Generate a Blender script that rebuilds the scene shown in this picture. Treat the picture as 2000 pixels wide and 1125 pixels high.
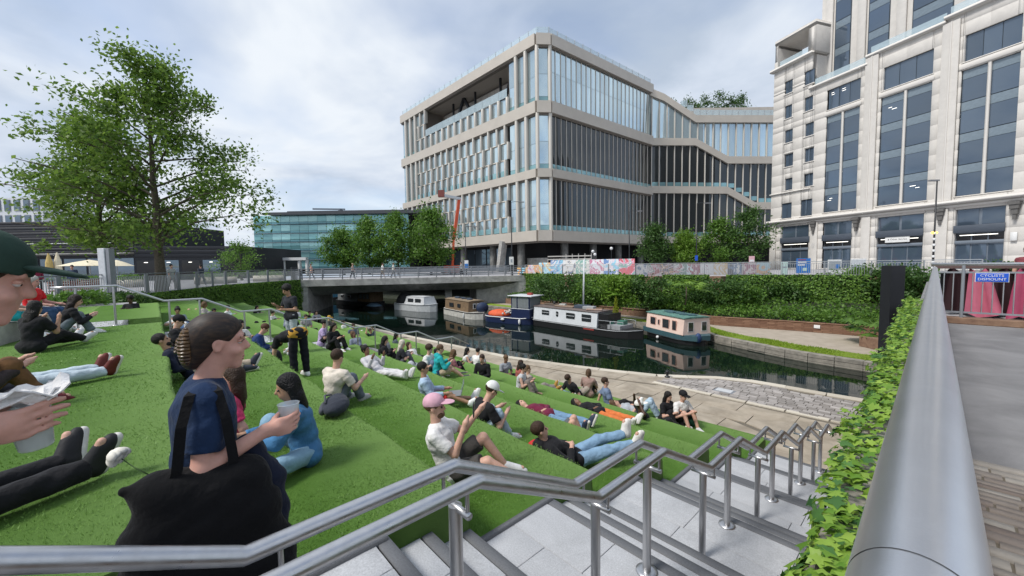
import bpy, math, random
import numpy as np
from math import sin, cos, radians, pi, sqrt, atan2
from mathutils import Matrix, Vector, Quaternion
random.seed(7); RNG = np.random.default_rng(7)
SC = bpy.context.scene
for _o in list(bpy.data.objects): bpy.data.objects.remove(_o)

# ------------------------------------------------------------------ camera
FPX, PITCH, ROLL, YAW, CAMH = 760.0, radians(3.55), radians(0.86), radians(47.4), 1.4
def _axes():
    F = np.array([0, cos(PITCH), -sin(PITCH)]); U = np.array([0, sin(PITCH), cos(PITCH)]); R = np.array([1., 0, 0])
    R2 = R*cos(ROLL) - U*sin(ROLL); U2 = U*cos(ROLL) + R*sin(ROLL)
    M = np.array([[cos(YAW), -sin(YAW), 0], [sin(YAW), cos(YAW), 0], [0, 0, 1]])
    return M@R2, M@U2, M@F
CR, CU, CF = _axes(); CC = np.array([0, 0, CAMH])
_cd = bpy.data.cameras.new('camera'); CAM = bpy.data.objects.new('camera', _cd); SC.collection.objects.link(CAM)
_cd.sensor_width = 36; _cd.lens = FPX/2000*36; _cd.clip_start = 0.05; _cd.clip_end = 3000
CAM.matrix_world = Matrix(((CR[0], CU[0], -CF[0], 0), (CR[1], CU[1], -CF[1], 0), (CR[2], CU[2], -CF[2], CAMH), (0, 0, 0, 1)))
SC.camera = CAM
def ray(x, y): return CF + CR*(x-1000)/FPX - CU*(y-562.5)/FPX
def at_z(x, y, z): d = ray(x, y); return CC + d*(z-CAMH)/d[2]
def at_d(x, y, D): return CC + ray(x, y)*D
def at_Y(x, y, Y): d = ray(x, y); return CC + d*Y/d[1]

# ------------------------------------------------------------------ world, sun, exposure
SUN_EL, SUN_AZ = 52.0, 195.0          # azimuth from +Y towards +X
W = bpy.data.worlds.new('World'); SC.world = W; W.use_nodes = True
nt = W.node_tree; N = nt.nodes; L = nt.links; N.clear()
def nd(t, **k):
    n = N.new(t)
    for a, b in k.items(): setattr(n, a, b)
    return n
out = nd('ShaderNodeOutputWorld'); bg = nd('ShaderNodeBackground'); bg.inputs[1].default_value = 0.10
sky = nd('ShaderNodeTexSky', sky_type='NISHITA', sun_disc=False, sun_elevation=radians(SUN_EL), sun_rotation=radians(SUN_AZ), air_density=1.0, dust_density=1.2, ozone_density=1.0)
tc = nd('ShaderNodeTexCoord'); sx = nd('ShaderNodeSeparateXYZ'); L.new(tc.outputs['Generated'], sx.inputs[0])
mz = nd('ShaderNodeMath', operation='ADD'); mz.inputs[1].default_value = 0.22
ab = nd('ShaderNodeMath', operation='ABSOLUTE'); L.new(sx.outputs[2], ab.inputs[0]); L.new(ab.outputs[0], mz.inputs[0])
dx = nd('ShaderNodeMath', operation='DIVIDE'); dy = nd('ShaderNodeMath', operation='DIVIDE')
L.new(sx.outputs[0], dx.inputs[0]); L.new(mz.outputs[0], dx.inputs[1]); L.new(sx.outputs[1], dy.inputs[0]); L.new(mz.outputs[0], dy.inputs[1])
cx = nd('ShaderNodeCombineXYZ'); L.new(dx.outputs[0], cx.inputs[0]); L.new(dy.outputs[0], cx.inputs[1])
def wnoise(scale, detail, rough, off, dist=0.0):
    mp = nd('ShaderNodeMapping'); mp.inputs[1].default_value = off; L.new(cx.outputs[0], mp.inputs[0])
    n = nd('ShaderNodeTexNoise'); n.inputs['Scale'].default_value = scale; n.inputs['Detail'].default_value = detail
    n.inputs['Roughness'].default_value = rough; n.inputs['Distortion'].default_value = dist; L.new(mp.outputs[0], n.inputs['Vector']); return n
def wramp(src, stops):
    r = nd('ShaderNodeValToRGB'); e = r.color_ramp.elements
    while len(e) < len(stops): e.new(0.5)
    for q, (p, c) in zip(e, stops): q.position = p; q.color = (*c, 1)
    L.new(src, r.inputs[0]); return r
n1 = wnoise(0.8, 5, 0.5, (3.1, 1.7, 0.4), 0.25); n2 = wnoise(1.7, 6, 0.5, (7.3, 4.1, 2.2), 0.3)
cover = wramp(n1.outputs[0], [(0.33, (0.35,)*3), (0.50, (1,)*3)])
shade = wramp(n2.outputs[0], [(0.33, (2.3, 2.7, 3.3)), (0.47, (3.1, 3.45, 4.0)), (0.62, (4.0, 4.25, 4.55))])
mixw = nd('ShaderNodeMix', data_type='RGBA'); L.new(cover.outputs[0], mixw.inputs[0])
skg = nd('ShaderNodeMix', data_type='RGBA', blend_type='MULTIPLY'); skg.inputs[0].default_value = 1; skg.inputs[7].default_value = (0.80, 0.82, 0.86, 1)
L.new(sky.outputs[0], skg.inputs[6]); L.new(skg.outputs[2], mixw.inputs[6]); L.new(shade.outputs[0], mixw.inputs[7])
L.new(mixw.outputs[2], bg.inputs[0]); L.new(bg.outputs[0], out.inputs[0])
_sd = bpy.data.lights.new('sun', 'SUN'); _sd.energy = 1.5; _sd.angle = radians(14); _sd.color = (1.0, 0.96, 0.9)
SUN = bpy.data.objects.new('sun', _sd); SC.collection.objects.link(SUN)
_sv = Vector((sin(radians(SUN_AZ))*cos(radians(SUN_EL)), cos(radians(SUN_AZ))*cos(radians(SUN_EL)), sin(radians(SUN_EL))))
SUN.rotation_euler = (-_sv).to_track_quat('-Z', 'Y').to_euler(); SUN.location = _sv*40
SC.view_settings.view_transform = 'Standard'; SC.view_settings.look = 'None'; SC.view_settings.gamma = 1; SC.view_settings.exposure = 1.12
SC.view_settings.use_curve_mapping = False
SC.cycles.use_denoising = True; SC.cycles.max_bounces = 6; SC.cycles.diffuse_bounces = 3; SC.cycles.glossy_bounces = 3; SC.cycles.transparent_max_bounces = 6
SC.cycles.sample_clamp_indirect = 6; SC.cycles.caustics_reflective = False; SC.cycles.caustics_refractive = False

# ------------------------------------------------------------------ materials
MATS = {}
def mat(name, col, rough=0.6, metal=0.0, var=0.12, scale=6.0, bump=0.0, bscale=60.0, spec=0.5, kind=None, col2=None, ior=1.5, alpha=1.0, dirt=0.0, rvar=0.0, sheen=0.0, sss=0.0):
    if name in MATS: return MATS[name]
    m = bpy.data.materials.new(name); m.use_nodes = True; MATS[name] = m
    t = m.node_tree; n = t.nodes; l = t.links; p = n['Principled BSDF']
    p.inputs['Roughness'].default_value = rough; p.inputs['Metallic'].default_value = metal; p.inputs['IOR'].default_value = ior
    p.inputs['Specular IOR Level'].default_value = spec; m.diffuse_color = (*col, 1)
    if alpha < 1: p.inputs['Alpha'].default_value = alpha
    c = np.array(col); a = c*(1-var); b = np.minimum(c*(1+var), 1.0)
    if col2 is not None: a, b = c, np.array(col2)
    co = n.new('ShaderNodeTexCoord'); src = co.outputs['Object']
    if kind == 'island':
        g = n.new('ShaderNodeNewGeometry'); fac = g.outputs['Random Per Island']
    elif kind == 'objrand':
        g = n.new('ShaderNodeObjectInfo'); fac = g.outputs['Random']
    else:
        if kind == 'world':
            g = n.new('ShaderNodeNewGeometry'); src = g.outputs['Position']
        x = n.new('ShaderNodeTexNoise'); x.inputs['Scale'].default_value = scale; x.inputs['Detail'].default_value = 5; x.inputs['Roughness'].default_value = 0.6
        l.new(src, x.inputs['Vector']); fac = x.outputs[0]
    r = n.new('ShaderNodeValToRGB'); r.color_ramp.elements[0].position = 0.0 if kind in ('island', 'objrand') else 0.3; r.color_ramp.elements[1].position = 1.0 if kind in ('island', 'objrand') else 0.7
    r.color_ramp.elements[0].color = (*a, 1); r.color_ramp.elements[1].color = (*b, 1)
    l.new(fac, r.inputs[0]); l.new(r.outputs[0], p.inputs['Base Color'])
    if dirt > 0:      # broad grime and water stains over the surface colour
        gp = n.new('ShaderNodeNewGeometry'); dn = n.new('ShaderNodeTexNoise'); dn.inputs['Scale'].default_value = 1.3; dn.inputs['Detail'].default_value = 7; dn.inputs['Roughness'].default_value = .68; dn.inputs['Distortion'].default_value = .6
        l.new(gp.outputs['Position'], dn.inputs['Vector']); mr = n.new('ShaderNodeMapRange'); mr.inputs[1].default_value = .36; mr.inputs[2].default_value = .62; mr.inputs[3].default_value = 1-dirt; mr.inputs[4].default_value = 1.0; l.new(dn.outputs[0], mr.inputs[0])
        mm = n.new('ShaderNodeMix'); mm.data_type = 'RGBA'; mm.blend_type = 'MULTIPLY'; mm.inputs[0].default_value = 1; l.new(r.outputs[0], mm.inputs[6]); l.new(mr.outputs[0], mm.inputs[7]); l.new(mm.outputs[2], p.inputs['Base Color'])
    if rvar > 0:
        rn = n.new('ShaderNodeTexNoise'); rn.inputs['Scale'].default_value = 14; rn.inputs['Detail'].default_value = 6; rn.inputs['Roughness'].default_value = .7; l.new(src, rn.inputs['Vector']); rr = n.new('ShaderNodeMapRange'); rr.inputs[1].default_value = .3; rr.inputs[2].default_value = .7; rr.inputs[3].default_value = rough*(1-rvar); rr.inputs[4].default_value = rough*(1+rvar); l.new(rn.outputs[0], rr.inputs[0]); l.new(rr.outputs[0], p.inputs['Roughness'])
    if sheen > 0: p.inputs['Sheen Weight'].default_value = sheen; p.inputs['Sheen Roughness'].default_value = .4
    if sss > 0: p.inputs['Subsurface Weight'].default_value = sss; p.inputs['Subsurface Radius'].default_value = (1, .4, .2); p.inputs['Subsurface Scale'].default_value = .012
    if bump > 0:
        x2 = n.new('ShaderNodeTexNoise'); x2.inputs['Scale'].default_value = bscale; x2.inputs['Detail'].default_value = 4
        l.new(src, x2.inputs['Vector']); bp = n.new('ShaderNodeBump'); bp.inputs['Strength'].default_value = bump; bp.inputs['Distance'].default_value = 0.02
        l.new(x2.outputs[0], bp.inputs['Height']); l.new(bp.outputs[0], p.inputs['Normal'])
    return m
def leafmat(name, c1, c2, trans=0.35):
    if name in MATS: return MATS[name]
    m = mat(name, c1, 0.5, kind='island', col2=c2, spec=0.4); t = m.node_tree; n = t.nodes; l = t.links; p = n['Principled BSDF']
    tr = n.new('ShaderNodeBsdfTranslucent'); mx = n.new('ShaderNodeMixShader'); mx.inputs[0].default_value = trans
    l.new(p.inputs['Base Color'].links[0].from_socket, tr.inputs[0]); o = [q for q in n if q.type == 'OUTPUT_MATERIAL'][0]
    l.new(p.outputs[0], mx.inputs[1]); l.new(tr.outputs[0], mx.inputs[2]); l.new(mx.outputs[0], o.inputs[0]); return m

# ------------------------------------------------------------------ mesh and object helpers
COL = SC.collection; WM = {}
def mesh_np(name, V, F, m=None, smooth=False, mi=None):
    V = np.asarray(V, np.float32); F = np.asarray(F, np.int32); me = bpy.data.meshes.new(name)
    k = F.shape[1]; me.vertices.add(len(V)); me.vertices.foreach_set('co', V.ravel()); me.loops.add(F.size); me.loops.foreach_set('vertex_index', F.ravel())
    me.polygons.add(len(F)); me.polygons.foreach_set('loop_start', np.arange(0, F.size, k, dtype=np.int32))
    if smooth: me.polygons.foreach_set('use_smooth', np.ones(len(F), bool))
    if mi is not None: me.polygons.foreach_set('material_index', np.asarray(mi, np.int32))
    me.update(calc_edges=True)
    for q in (m if isinstance(m, (list, tuple)) else [m]):
        if q: me.materials.append(q)
    return me
def link(name, data, parent=None, M=None):
    o = bpy.data.objects.new(name, data); COL.objects.link(o); M = M or Matrix()
    if parent is not None:
        o.parent = parent; o.matrix_parent_inverse = WM[parent].inverted()
    o.matrix_basis = M; WM[o] = M; return o
def tag(o, label=None, cat=None, group=None, kind=None):
    if label: o['label'] = label
    if cat: o['category'] = cat
    if group: o['group'] = group
    if kind: o['kind'] = kind
    return o
def thing(name, label, cat, loc=(0, 0, 0), group=None):
    return tag(link(name, None, None, Matrix.Translation(Vector(loc))), label, cat, group)
def struct(name, loc=(0, 0, 0)):
    return tag(link(name, None, None, Matrix.Translation(Vector(loc))), kind='structure')
_UC = {}
CV = [(-.5, -.5, -.5), (.5, -.5, -.5), (.5, .5, -.5), (-.5, .5, -.5), (-.5, -.5, .5), (.5, -.5, .5), (.5, .5, .5), (-.5, .5, .5)]
CQ = [(0, 3, 2, 1), (4, 5, 6, 7), (0, 1, 5, 4), (1, 2, 6, 5), (2, 3, 7, 6), (3, 0, 4, 7)]
def ucube(m):
    if m.name not in _UC: _UC[m.name] = mesh_np('block_' + m.name, CV, CQ, m)
    return _UC[m.name]
def piece(name, m, parent, c, size, rz=0.0, rx=0.0, ry=0.0):
    M = Matrix.Translation(Vector(c)) @ Matrix.Rotation(rz, 4, 'Z') @ Matrix.Rotation(ry, 4, 'Y') @ Matrix.Rotation(rx, 4, 'X') @ Matrix.Diagonal((*size, 1))
    return link(name, ucube(m), parent, M)
_UT = {}
def ucyl(m, n=10):
    k = (m.name, n)
    if k not in _UT:
        a = [2*pi*i/n for i in range(n)]
        V = [(cos(t), sin(t), z) for z in (0, 1) for t in a] + [(0, 0, 0), (0, 0, 1)]
        F = [(i, (i+1) % n, n+(i+1) % n, n+i) for i in range(n)] + [(2*n, (i+1) % n, i, i) for i in range(n)] + [(2*n+1, n+i, n+(i+1) % n, n+(i+1) % n) for i in range(n)]
        me = bpy.data.meshes.new('rod_' + m.name); me.from_pydata(V, [], [tuple(dict.fromkeys(f)) for f in F]); me.materials.append(m)
        for p in me.polygons: p.use_smooth = len(p.vertices) == 4
        _UT[k] = me
    return _UT[k]
def rod(name, m, parent, a, b, r, n=10):
    a = Vector(a); b = Vector(b); d = b-a
    M = Matrix.Translation(a) @ d.to_track_quat('Z', 'Y').to_matrix().to_4x4() @ Matrix.Diagonal((r, r, d.length, 1))
    return link(name, ucyl(m, n), parent, M)
class MB:
    def __init__(s): s.v = []; s.f = []
    def add(s, V, F):
        o = len(s.v); s.v += [tuple(map(float, q)) for q in V]; s.f += [tuple(i+o for i in q) for q in F]; return s
    def box(s, c, size, rz=0, M=None):
        c = Vector(c); R = Matrix.Rotation(rz, 3, 'Z'); V = [c + R @ Vector((q[0]*size[0], q[1]*size[1], q[2]*size[2])) for q in CV]
        if M is not None: V = [M @ q for q in V]
        return s.add(V, CQ)
    def bar(s, a, b, w, h):
        a = Vector(a); b = Vector(b); d = b-a; q = d.to_track_quat('X', 'Z').to_matrix(); c = (a+b)/2
        return s.add([c + q @ Vector((k[0]*d.length, k[1]*w, k[2]*h)) for k in CV], CQ)
    def tube(s, pts, r, n=10, cap=True):
        pts = [Vector(p) for p in pts]; k = len(pts); rr = r if isinstance(r, (list, tuple)) else [r]*k; o = len(s.v)
        up = None
        for i, p in enumerate(pts):
            d = (pts[min(i+1, k-1)] - pts[max(i-1, 0)])
            d = d.normalized() if d.length > 1e-9 else Vector((0, 0, 1))
            if up is None: up = d.orthogonal().normalized()
            up = (up - d*up.dot(d)); up = up.normalized() if up.length > 1e-6 else d.orthogonal().normalized()
            w = d.cross(up)
            s.v += [tuple(p + (up*cos(2*pi*j/n) + w*sin(2*pi*j/n))*rr[i]) for j in range(n)]
        for i in range(k-1):
            for j in range(n): s.f.append((o+i*n+j, o+i*n+(j+1) % n, o+(i+1)*n+(j+1) % n, o+(i+1)*n+j))
        if cap:
            s.f.append(tuple(o+j for j in range(n))[::-1]); s.f.append(tuple(o+(k-1)*n+j for j in range(n)))
        return s
    def prism(s, poly, z0, z1):
        n = len(poly); a = sum(poly[i][0]*poly[(i+1) % n][1]-poly[(i+1) % n][0]*poly[i][1] for i in range(n))
        if a < 0: poly = poly[::-1]
        g0 = z0 if callable(z0) else (lambda x, y: z0); g1 = z1 if callable(z1) else (lambda x, y: z1)
        V = [(x, y, g0(x, y)) for x, y in poly] + [(x, y, g1(x, y)) for x, y in poly]
        return s.add(V, [tuple(range(n))[::-1], tuple(range(n, 2*n))] + [(i, (i+1) % n, n+(i+1) % n, n+i) for i in range(n)])
    def lathe(s, prof, n=20, c=(0, 0, 0)):
        o = len(s.v); k = len(prof)
        for r, z in prof: s.v += [(c[0]+r*cos(2*pi*j/n), c[1]+r*sin(2*pi*j/n), c[2]+z) for j in range(n)]
        for i in range(k-1):
            for j in range(n): s.f.append((o+i*n+j, o+i*n+(j+1) % n, o+(i+1)*n+(j+1) % n, o+(i+1)*n+j))
        return s
    def sphere(s, c, r, n=10, m=8, R=None):
        r = r if isinstance(r, (list, tuple)) else (r, r, r); c = Vector(c); V = []
        for i in range(m+1):
            a = pi*i/m
            for j in range(n):
                q = Vector((r[0]*sin(a)*cos(2*pi*j/n), r[1]*sin(a)*sin(2*pi*j/n), r[2]*cos(a))); V.append(c + (R @ q if R else q))
        return s.add(V, [(i*n+j, (i+1)*n+j, (i+1)*n+(j+1) % n, i*n+(j+1) % n) for i in range(m) for j in range(n)])
    def mesh(s, name, m, smooth=False):
        me = bpy.data.meshes.new(name); me.from_pydata(s.v, [], s.f); me.materials.append(m)
        if smooth:
            for p in me.polygons: p.use_smooth = True
        me.update(); return me
    def build(s, name, m, parent=None, smooth=False, M=None, bevel=0):
        o = link(name, s.mesh(name, m, smooth), parent, M)
        if bevel:
            b = o.modifiers.new('bevel', 'BEVEL'); b.width = bevel; b.segments = 2; b.limit_method = 'ANGLE'
        return o
# ------------------------------------------------------------------ setting: ground, terraces, stairs, towpath, canal
T, R0, RIS = 1.674, 0.106, 0.45
def yf(k): return R0 + T*k                 # front edge of tier k
def tz(k): return -RIS*k
PAVE = mat('paving_grey', (0.36, 0.355, 0.37), 0.75, var=0.12, scale=0.6, bump=0.15, bscale=30, kind='world')
TARM = mat('deck_resin', (0.225, 0.22, 0.22), 0.7, dirt=.3, var=0.1, scale=1.1, bump=0.25, bscale=120, kind='world')
GRAN = mat('granite_slab', (0.47, 0.48, 0.50), 0.6, var=0.2, scale=90, dirt=.2, bump=0.06, bscale=200, kind='world')
GRAND = mat('granite_nosing', (0.12, 0.125, 0.135), 0.6, var=0.2, scale=80, kind='world')
CONC = mat('concrete', (0.46, 0.45, 0.425), 0.8, dirt=.35, var=0.18, scale=1.5, bump=0.2, bscale=40, kind='world')
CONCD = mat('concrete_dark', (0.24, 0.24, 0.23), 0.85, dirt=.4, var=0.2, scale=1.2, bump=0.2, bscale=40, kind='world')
STEEL = mat('brushed_steel', (0.55, 0.55, 0.56), 0.36, 0.95, rvar=.3, var=0.06, scale=30, bump=0.02, bscale=300)
STEELD = mat('grey_painted_steel', (0.26, 0.275, 0.30), 0.5, 0.3, var=0.08)
BLACKM = mat('black_painted_metal', (0.012, 0.013, 0.016), 0.45)
BRICK = mat('brown_brick', (0.17, 0.088, 0.055), 0.9, var=0.35, scale=9, bump=0.3, bscale=60, kind='objrand', col2=(0.26, 0.15, 0.095))
BRICKM = mat('old_brick_wall', (0.16, 0.09, 0.06), 0.9, scale=5, bump=0.5, bscale=18, kind='world', col2=(0.27, 0.17, 0.11))
STONE = mat('weathered_stone', (0.16, 0.15, 0.13), 0.9, scale=3, bump=0.5, bscale=14, kind='world', col2=(0.36, 0.33, 0.28))
TOWST = mat('towpath_flagstone', (0.34, 0.285, 0.215), 0.85, dirt=.3, scale=1.6, bump=0.3, bscale=25, kind='world', col2=(0.46, 0.40, 0.32))
SETT = mat('granite_sett', (0.26, 0.235, 0.215), 0.8, kind='objrand', dirt=.25, col2=(0.46, 0.425, 0.40))
MORT = mat('joint_earth', (0.15, 0.13, 0.10), 0.95, scale=8, kind='world')
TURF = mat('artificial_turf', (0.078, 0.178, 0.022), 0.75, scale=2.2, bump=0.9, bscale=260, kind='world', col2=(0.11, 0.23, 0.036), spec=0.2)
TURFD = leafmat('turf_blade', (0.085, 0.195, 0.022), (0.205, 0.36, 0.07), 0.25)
# CREST: lighter front edge of each tier, its light painted into the turf colour
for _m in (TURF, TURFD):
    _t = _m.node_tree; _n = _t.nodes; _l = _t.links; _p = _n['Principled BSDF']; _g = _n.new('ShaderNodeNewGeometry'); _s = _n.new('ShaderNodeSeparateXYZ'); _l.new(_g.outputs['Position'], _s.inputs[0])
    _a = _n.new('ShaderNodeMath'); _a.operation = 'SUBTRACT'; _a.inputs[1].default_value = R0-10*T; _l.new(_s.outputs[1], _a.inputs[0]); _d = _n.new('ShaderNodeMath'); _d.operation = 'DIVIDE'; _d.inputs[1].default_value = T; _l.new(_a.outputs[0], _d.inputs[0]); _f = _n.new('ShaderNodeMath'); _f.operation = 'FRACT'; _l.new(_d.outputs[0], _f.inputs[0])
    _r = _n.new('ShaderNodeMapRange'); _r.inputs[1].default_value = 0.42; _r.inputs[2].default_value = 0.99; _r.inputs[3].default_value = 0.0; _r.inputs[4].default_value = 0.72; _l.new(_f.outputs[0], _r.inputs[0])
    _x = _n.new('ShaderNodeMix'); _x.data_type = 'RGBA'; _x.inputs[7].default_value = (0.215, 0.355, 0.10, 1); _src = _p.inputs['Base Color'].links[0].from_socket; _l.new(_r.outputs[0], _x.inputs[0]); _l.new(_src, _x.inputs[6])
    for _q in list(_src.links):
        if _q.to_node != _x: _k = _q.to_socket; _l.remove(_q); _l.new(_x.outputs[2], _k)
# brick-red wall ground sheet with the canal basin cut out of it
HEDGE = [(-23.6, -2.8), (-26.4, -1.6), (-28.6, -0.3), (-31.2, 1.1), (-37.3, 4.1), (-44.0, 11.0)]
RETAIN = [(-3.0, 36.6), (-10.4, 34.5), (-18.3, 31.8), (-33.0, 32.0)]
NEAR = [(-110, 10.6), (-60, 10.7), (-36, 11.1), (-23, 12.05), (-13.9, 12.75), (-10.1, 13.8), (-7.2, 14.85), (-6.4, 15.6), (-5.4, 16.35), (-4.1, 16.7), (-3.1, 16.6), (-2.0, 16.7), (0.1, 16.9), (8, 18)]
FAR = [(8, 22.0), (0.1, 22.3), (-1.7, 22.6), (-4.35, 22.9), (-6.3, 23.6), (-8.7, 24.6), (-10.5, 26.2), (-15.0, 26.4), (-24, 26.4), (-34, 26.5), (-60, 22.5), (-110, 21)]
LOWW = [(0.1, 30.0), (-2.4, 29.9), (-3.2, 29.8), (-4.6, 29.65), (-5.7, 29.55), (-7.8, 29.1), (-10.1, 28.6), (-15.4, 29.2), (-24, 29.3), (-33, 29.3)]
pit = [(-0.2, -0.94), (-0.2, 12.3), (-0.2, 37.2)] + RETAIN + [(-45, 30), (-70, 27), (-110, 26), (-110, 9.4), (-60, 9.6)] + HEDGE[::-1] + [(-23.4, -0.6), (-2.6, -0.6), (-2.6, -0.94)]
from mathutils.geometry import tessellate_polygon
def sheet(name, loops, z, m, parent=None):
    loops = [[Vector((x, y, 0)) for x, y in lp] for lp in loops]; tr = tessellate_polygon(loops); flat = [p for lp in loops for p in lp]
    tr = [t if ((flat[t[1]]-flat[t[0]]).cross(flat[t[2]]-flat[t[0]])).z > 0 else (t[0], t[2], t[1]) for t in tr]
    return link(name, mesh_np(name, [(p.x, p.y, z) for p in flat], tr, m), parent)
G = sheet('ground', [[(-900, -300), (900, -300), (900, 900), (-900, 900)], pit], -0.004, PAVE); tag(G, kind='structure')
BED = tag(sheet('canal_bed', [[(-112, -6), (12, -6), (12, 40), (-112, 40)]], -4.6, MORT), kind='structure')
# ---- turf terrace
terr = struct('turf_terrace', (-9, 5, -1.5))
def hx(y):      # hedge wall x at a given y
    for (x0, y0), (x1, y1) in zip(HEDGE[:-1], HEDGE[1:]):
        if y0 <= y <= y1: return x0 + (x1-x0)*(y-y0)/(y1-y0)
    return HEDGE[0][0] if y < HEDGE[0][1] else HEDGE[-1][0]
S2A, S2B = -15.3, -13.75           # second stair, left and right edge
def tier(k, xa, xb, yb, yfr, z, drop):
    n = max(2, int((xb-xa)/0.35)); xs = np.linspace(xa, xb, n+1); r = 0.05
    prof = [(yb, z-drop), (yb, z), (yb*.5+yfr*.5, z), (yfr-r, z)] + [(yfr-r+r*sin(a), z-r+r*cos(a)) for a in (pi/8, pi/4, 3*pi/8, pi/2)] + [(yfr+.012, z-drop*.6), (yfr, z-drop)]
    V = []; p = len(prof)
    for x in xs:
        for i, (y, zz) in enumerate(prof):
            w = 0.008*sin(x*2.1+k*3)+0.006*sin(x*5.3+i)
            V.append((x, y + (w if i >= 3 else 0), zz + (w*.7 if 1 < i < 7 else 0)))
    F = [(i*p+j, (i+1)*p+j, (i+1)*p+j+1, i*p+j+1) for i in range(n) for j in range(p-1)]
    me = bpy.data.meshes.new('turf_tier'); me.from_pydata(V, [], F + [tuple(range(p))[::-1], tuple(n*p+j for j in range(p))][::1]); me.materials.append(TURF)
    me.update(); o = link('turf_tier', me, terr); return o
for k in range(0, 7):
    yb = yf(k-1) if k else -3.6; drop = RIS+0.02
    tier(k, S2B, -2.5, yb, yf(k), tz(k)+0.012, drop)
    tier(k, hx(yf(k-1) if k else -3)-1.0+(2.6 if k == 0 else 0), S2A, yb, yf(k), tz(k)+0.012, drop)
gs = MB()
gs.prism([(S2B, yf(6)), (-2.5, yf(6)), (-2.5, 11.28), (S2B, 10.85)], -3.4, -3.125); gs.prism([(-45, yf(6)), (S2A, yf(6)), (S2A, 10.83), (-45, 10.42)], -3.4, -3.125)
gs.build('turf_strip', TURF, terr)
# dark edging between turf and landings, and the kerb line below it
for k in range(1, 7):
    piece('edging_strip', GRAND, terr, (-2.47, yf(k)-.35-T/2+.0, tz(k)-.02), (0.06, T-0.72, 0.08))
# turf blades: real blades near the camera, thinning out with distance
def blades():
    P = []
    for k in range(0, 7):
        for _ in range(1):
            n = [52000, 60000, 52000, 34000, 20000, 12000, 9000][k]
            x = RNG.uniform(-15, -2.52, n*2); y = RNG.uniform(yf(k)-T, yf(k), n*2) if k else RNG.uniform(-3.0, yf(0), n*2)
            d = np.sqrt(x*x+y*y); keep = RNG.random(n*2) < np.clip((2.6/d)**1.6, 0.0, 1)
            P.append(np.stack([x[keep], y[keep], np.full(keep.sum(), tz(k)+0.012)], 1))
    P = np.concatenate(P); n = len(P); d = np.sqrt(P[:, 0]**2+P[:, 1]**2)
    a = RNG.uniform(0, 2*pi, n); w = 0.0016 + 0.0011*np.clip(d-2, 0, 6); h = RNG.uniform(0.010, 0.020, n); ln = RNG.normal(0, 0.009, (n, 2))
    V = np.zeros((n, 3, 3)); V[:, 0] = P; V[:, 1] = P; V[:, 2] = P
    V[:, 0, 0] -= w*np.cos(a); V[:, 0, 1] -= w*np.sin(a); V[:, 1, 0] += w*np.cos(a); V[:, 1, 1] += w*np.sin(a); V[:, 2, 2] += h; V[:, 2, :2] += ln
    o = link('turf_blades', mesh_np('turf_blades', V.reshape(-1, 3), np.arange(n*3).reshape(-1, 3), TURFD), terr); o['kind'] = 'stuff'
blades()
# ---- granite stairs beside the parapet wall and the second stair across the terrace
def stairs(name, xa, xb, seed):
    st = struct(name, ((xa+xb)/2, 4, -1.5)); rnd = random.Random(seed)
    core = MB(); poly = []
    for k in range(0, 7):
        for j in range(3): poly.append((yf(k)-0.70+0.35*j, tz(k)-0.15*j, tz(k)-0.15*(j+1)))
    # stepped core
    pts = [(-1.6, -0.03)]
    for (y, z0, z1) in poly: pts += [(y-0.003, z0-0.03), (y-0.003, z1-0.03)]
    pts += [(yf(6)+0.2, tz(7)-0.03), (yf(6)+.2, -4.2), (-1.6, -4.2)]
    n = len(pts); core.add([(xa+.002, y, z) for y, z in pts]+[(xb-.002, y, z) for y, z in pts], [tuple(range(n))[::-1], tuple(range(n, 2*n))]+[(i, (i+1) % n, n+(i+1) % n, n+i) for i in range(n)][::1])
    core.build('stair_core', MORT, st)
    # treads: nosing strip plus slabs of every step and landing
    lev = [(-1.6, R0-0.70, 0.0)]
    for q, (y, z0, z1) in enumerate(poly):
        y2 = poly[q+1][0] if q+1 < len(poly) else yf(6)+0.2
        lev.append((y, y2, z1))
    for (ya, yb, z) in lev:
        nos = 0.085
        # riser face under the nosing
        piece('nosing', GRAND, st, ((xa+xb)/2, yb-nos/2+.008, z-0.02), (xb-xa-.01, nos, 0.04))
        piece('riser', GRAN, st, ((xa+xb)/2, yb-0.012, z-0.096), (xb-xa-.01, 0.02, 0.110))
        y0, y1 = ya+0.002, yb-nos-0.004; dep = y1-y0; rows = 1 if dep < 0.5 else 2
        for r_ in range(rows):
            a = y0+dep*r_/rows; b = y0+dep*(r_+1)/rows-0.005; x = xa+.004; off = rnd.uniform(0.3, 0.9)
            first = True
            while x < xb-0.01:
                w = (off if first else 0.9); first = False; x2 = min(x+w, xb-.004)
                if xb-x2 < 0.2: x2 = xb-.004
                piece('paving_slab', GRAN, st, ((x+x2-.005)/2, (a+b)/2, z-0.02+rnd.uniform(-.0015, .001)), (x2-x-.009, b-a-.003, 0.04)); x = x2
    return st
stairs('granite_stairs', -2.5, -0.23, 1); stairs('granite_stairs', S2A, S2B, 2)
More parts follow.
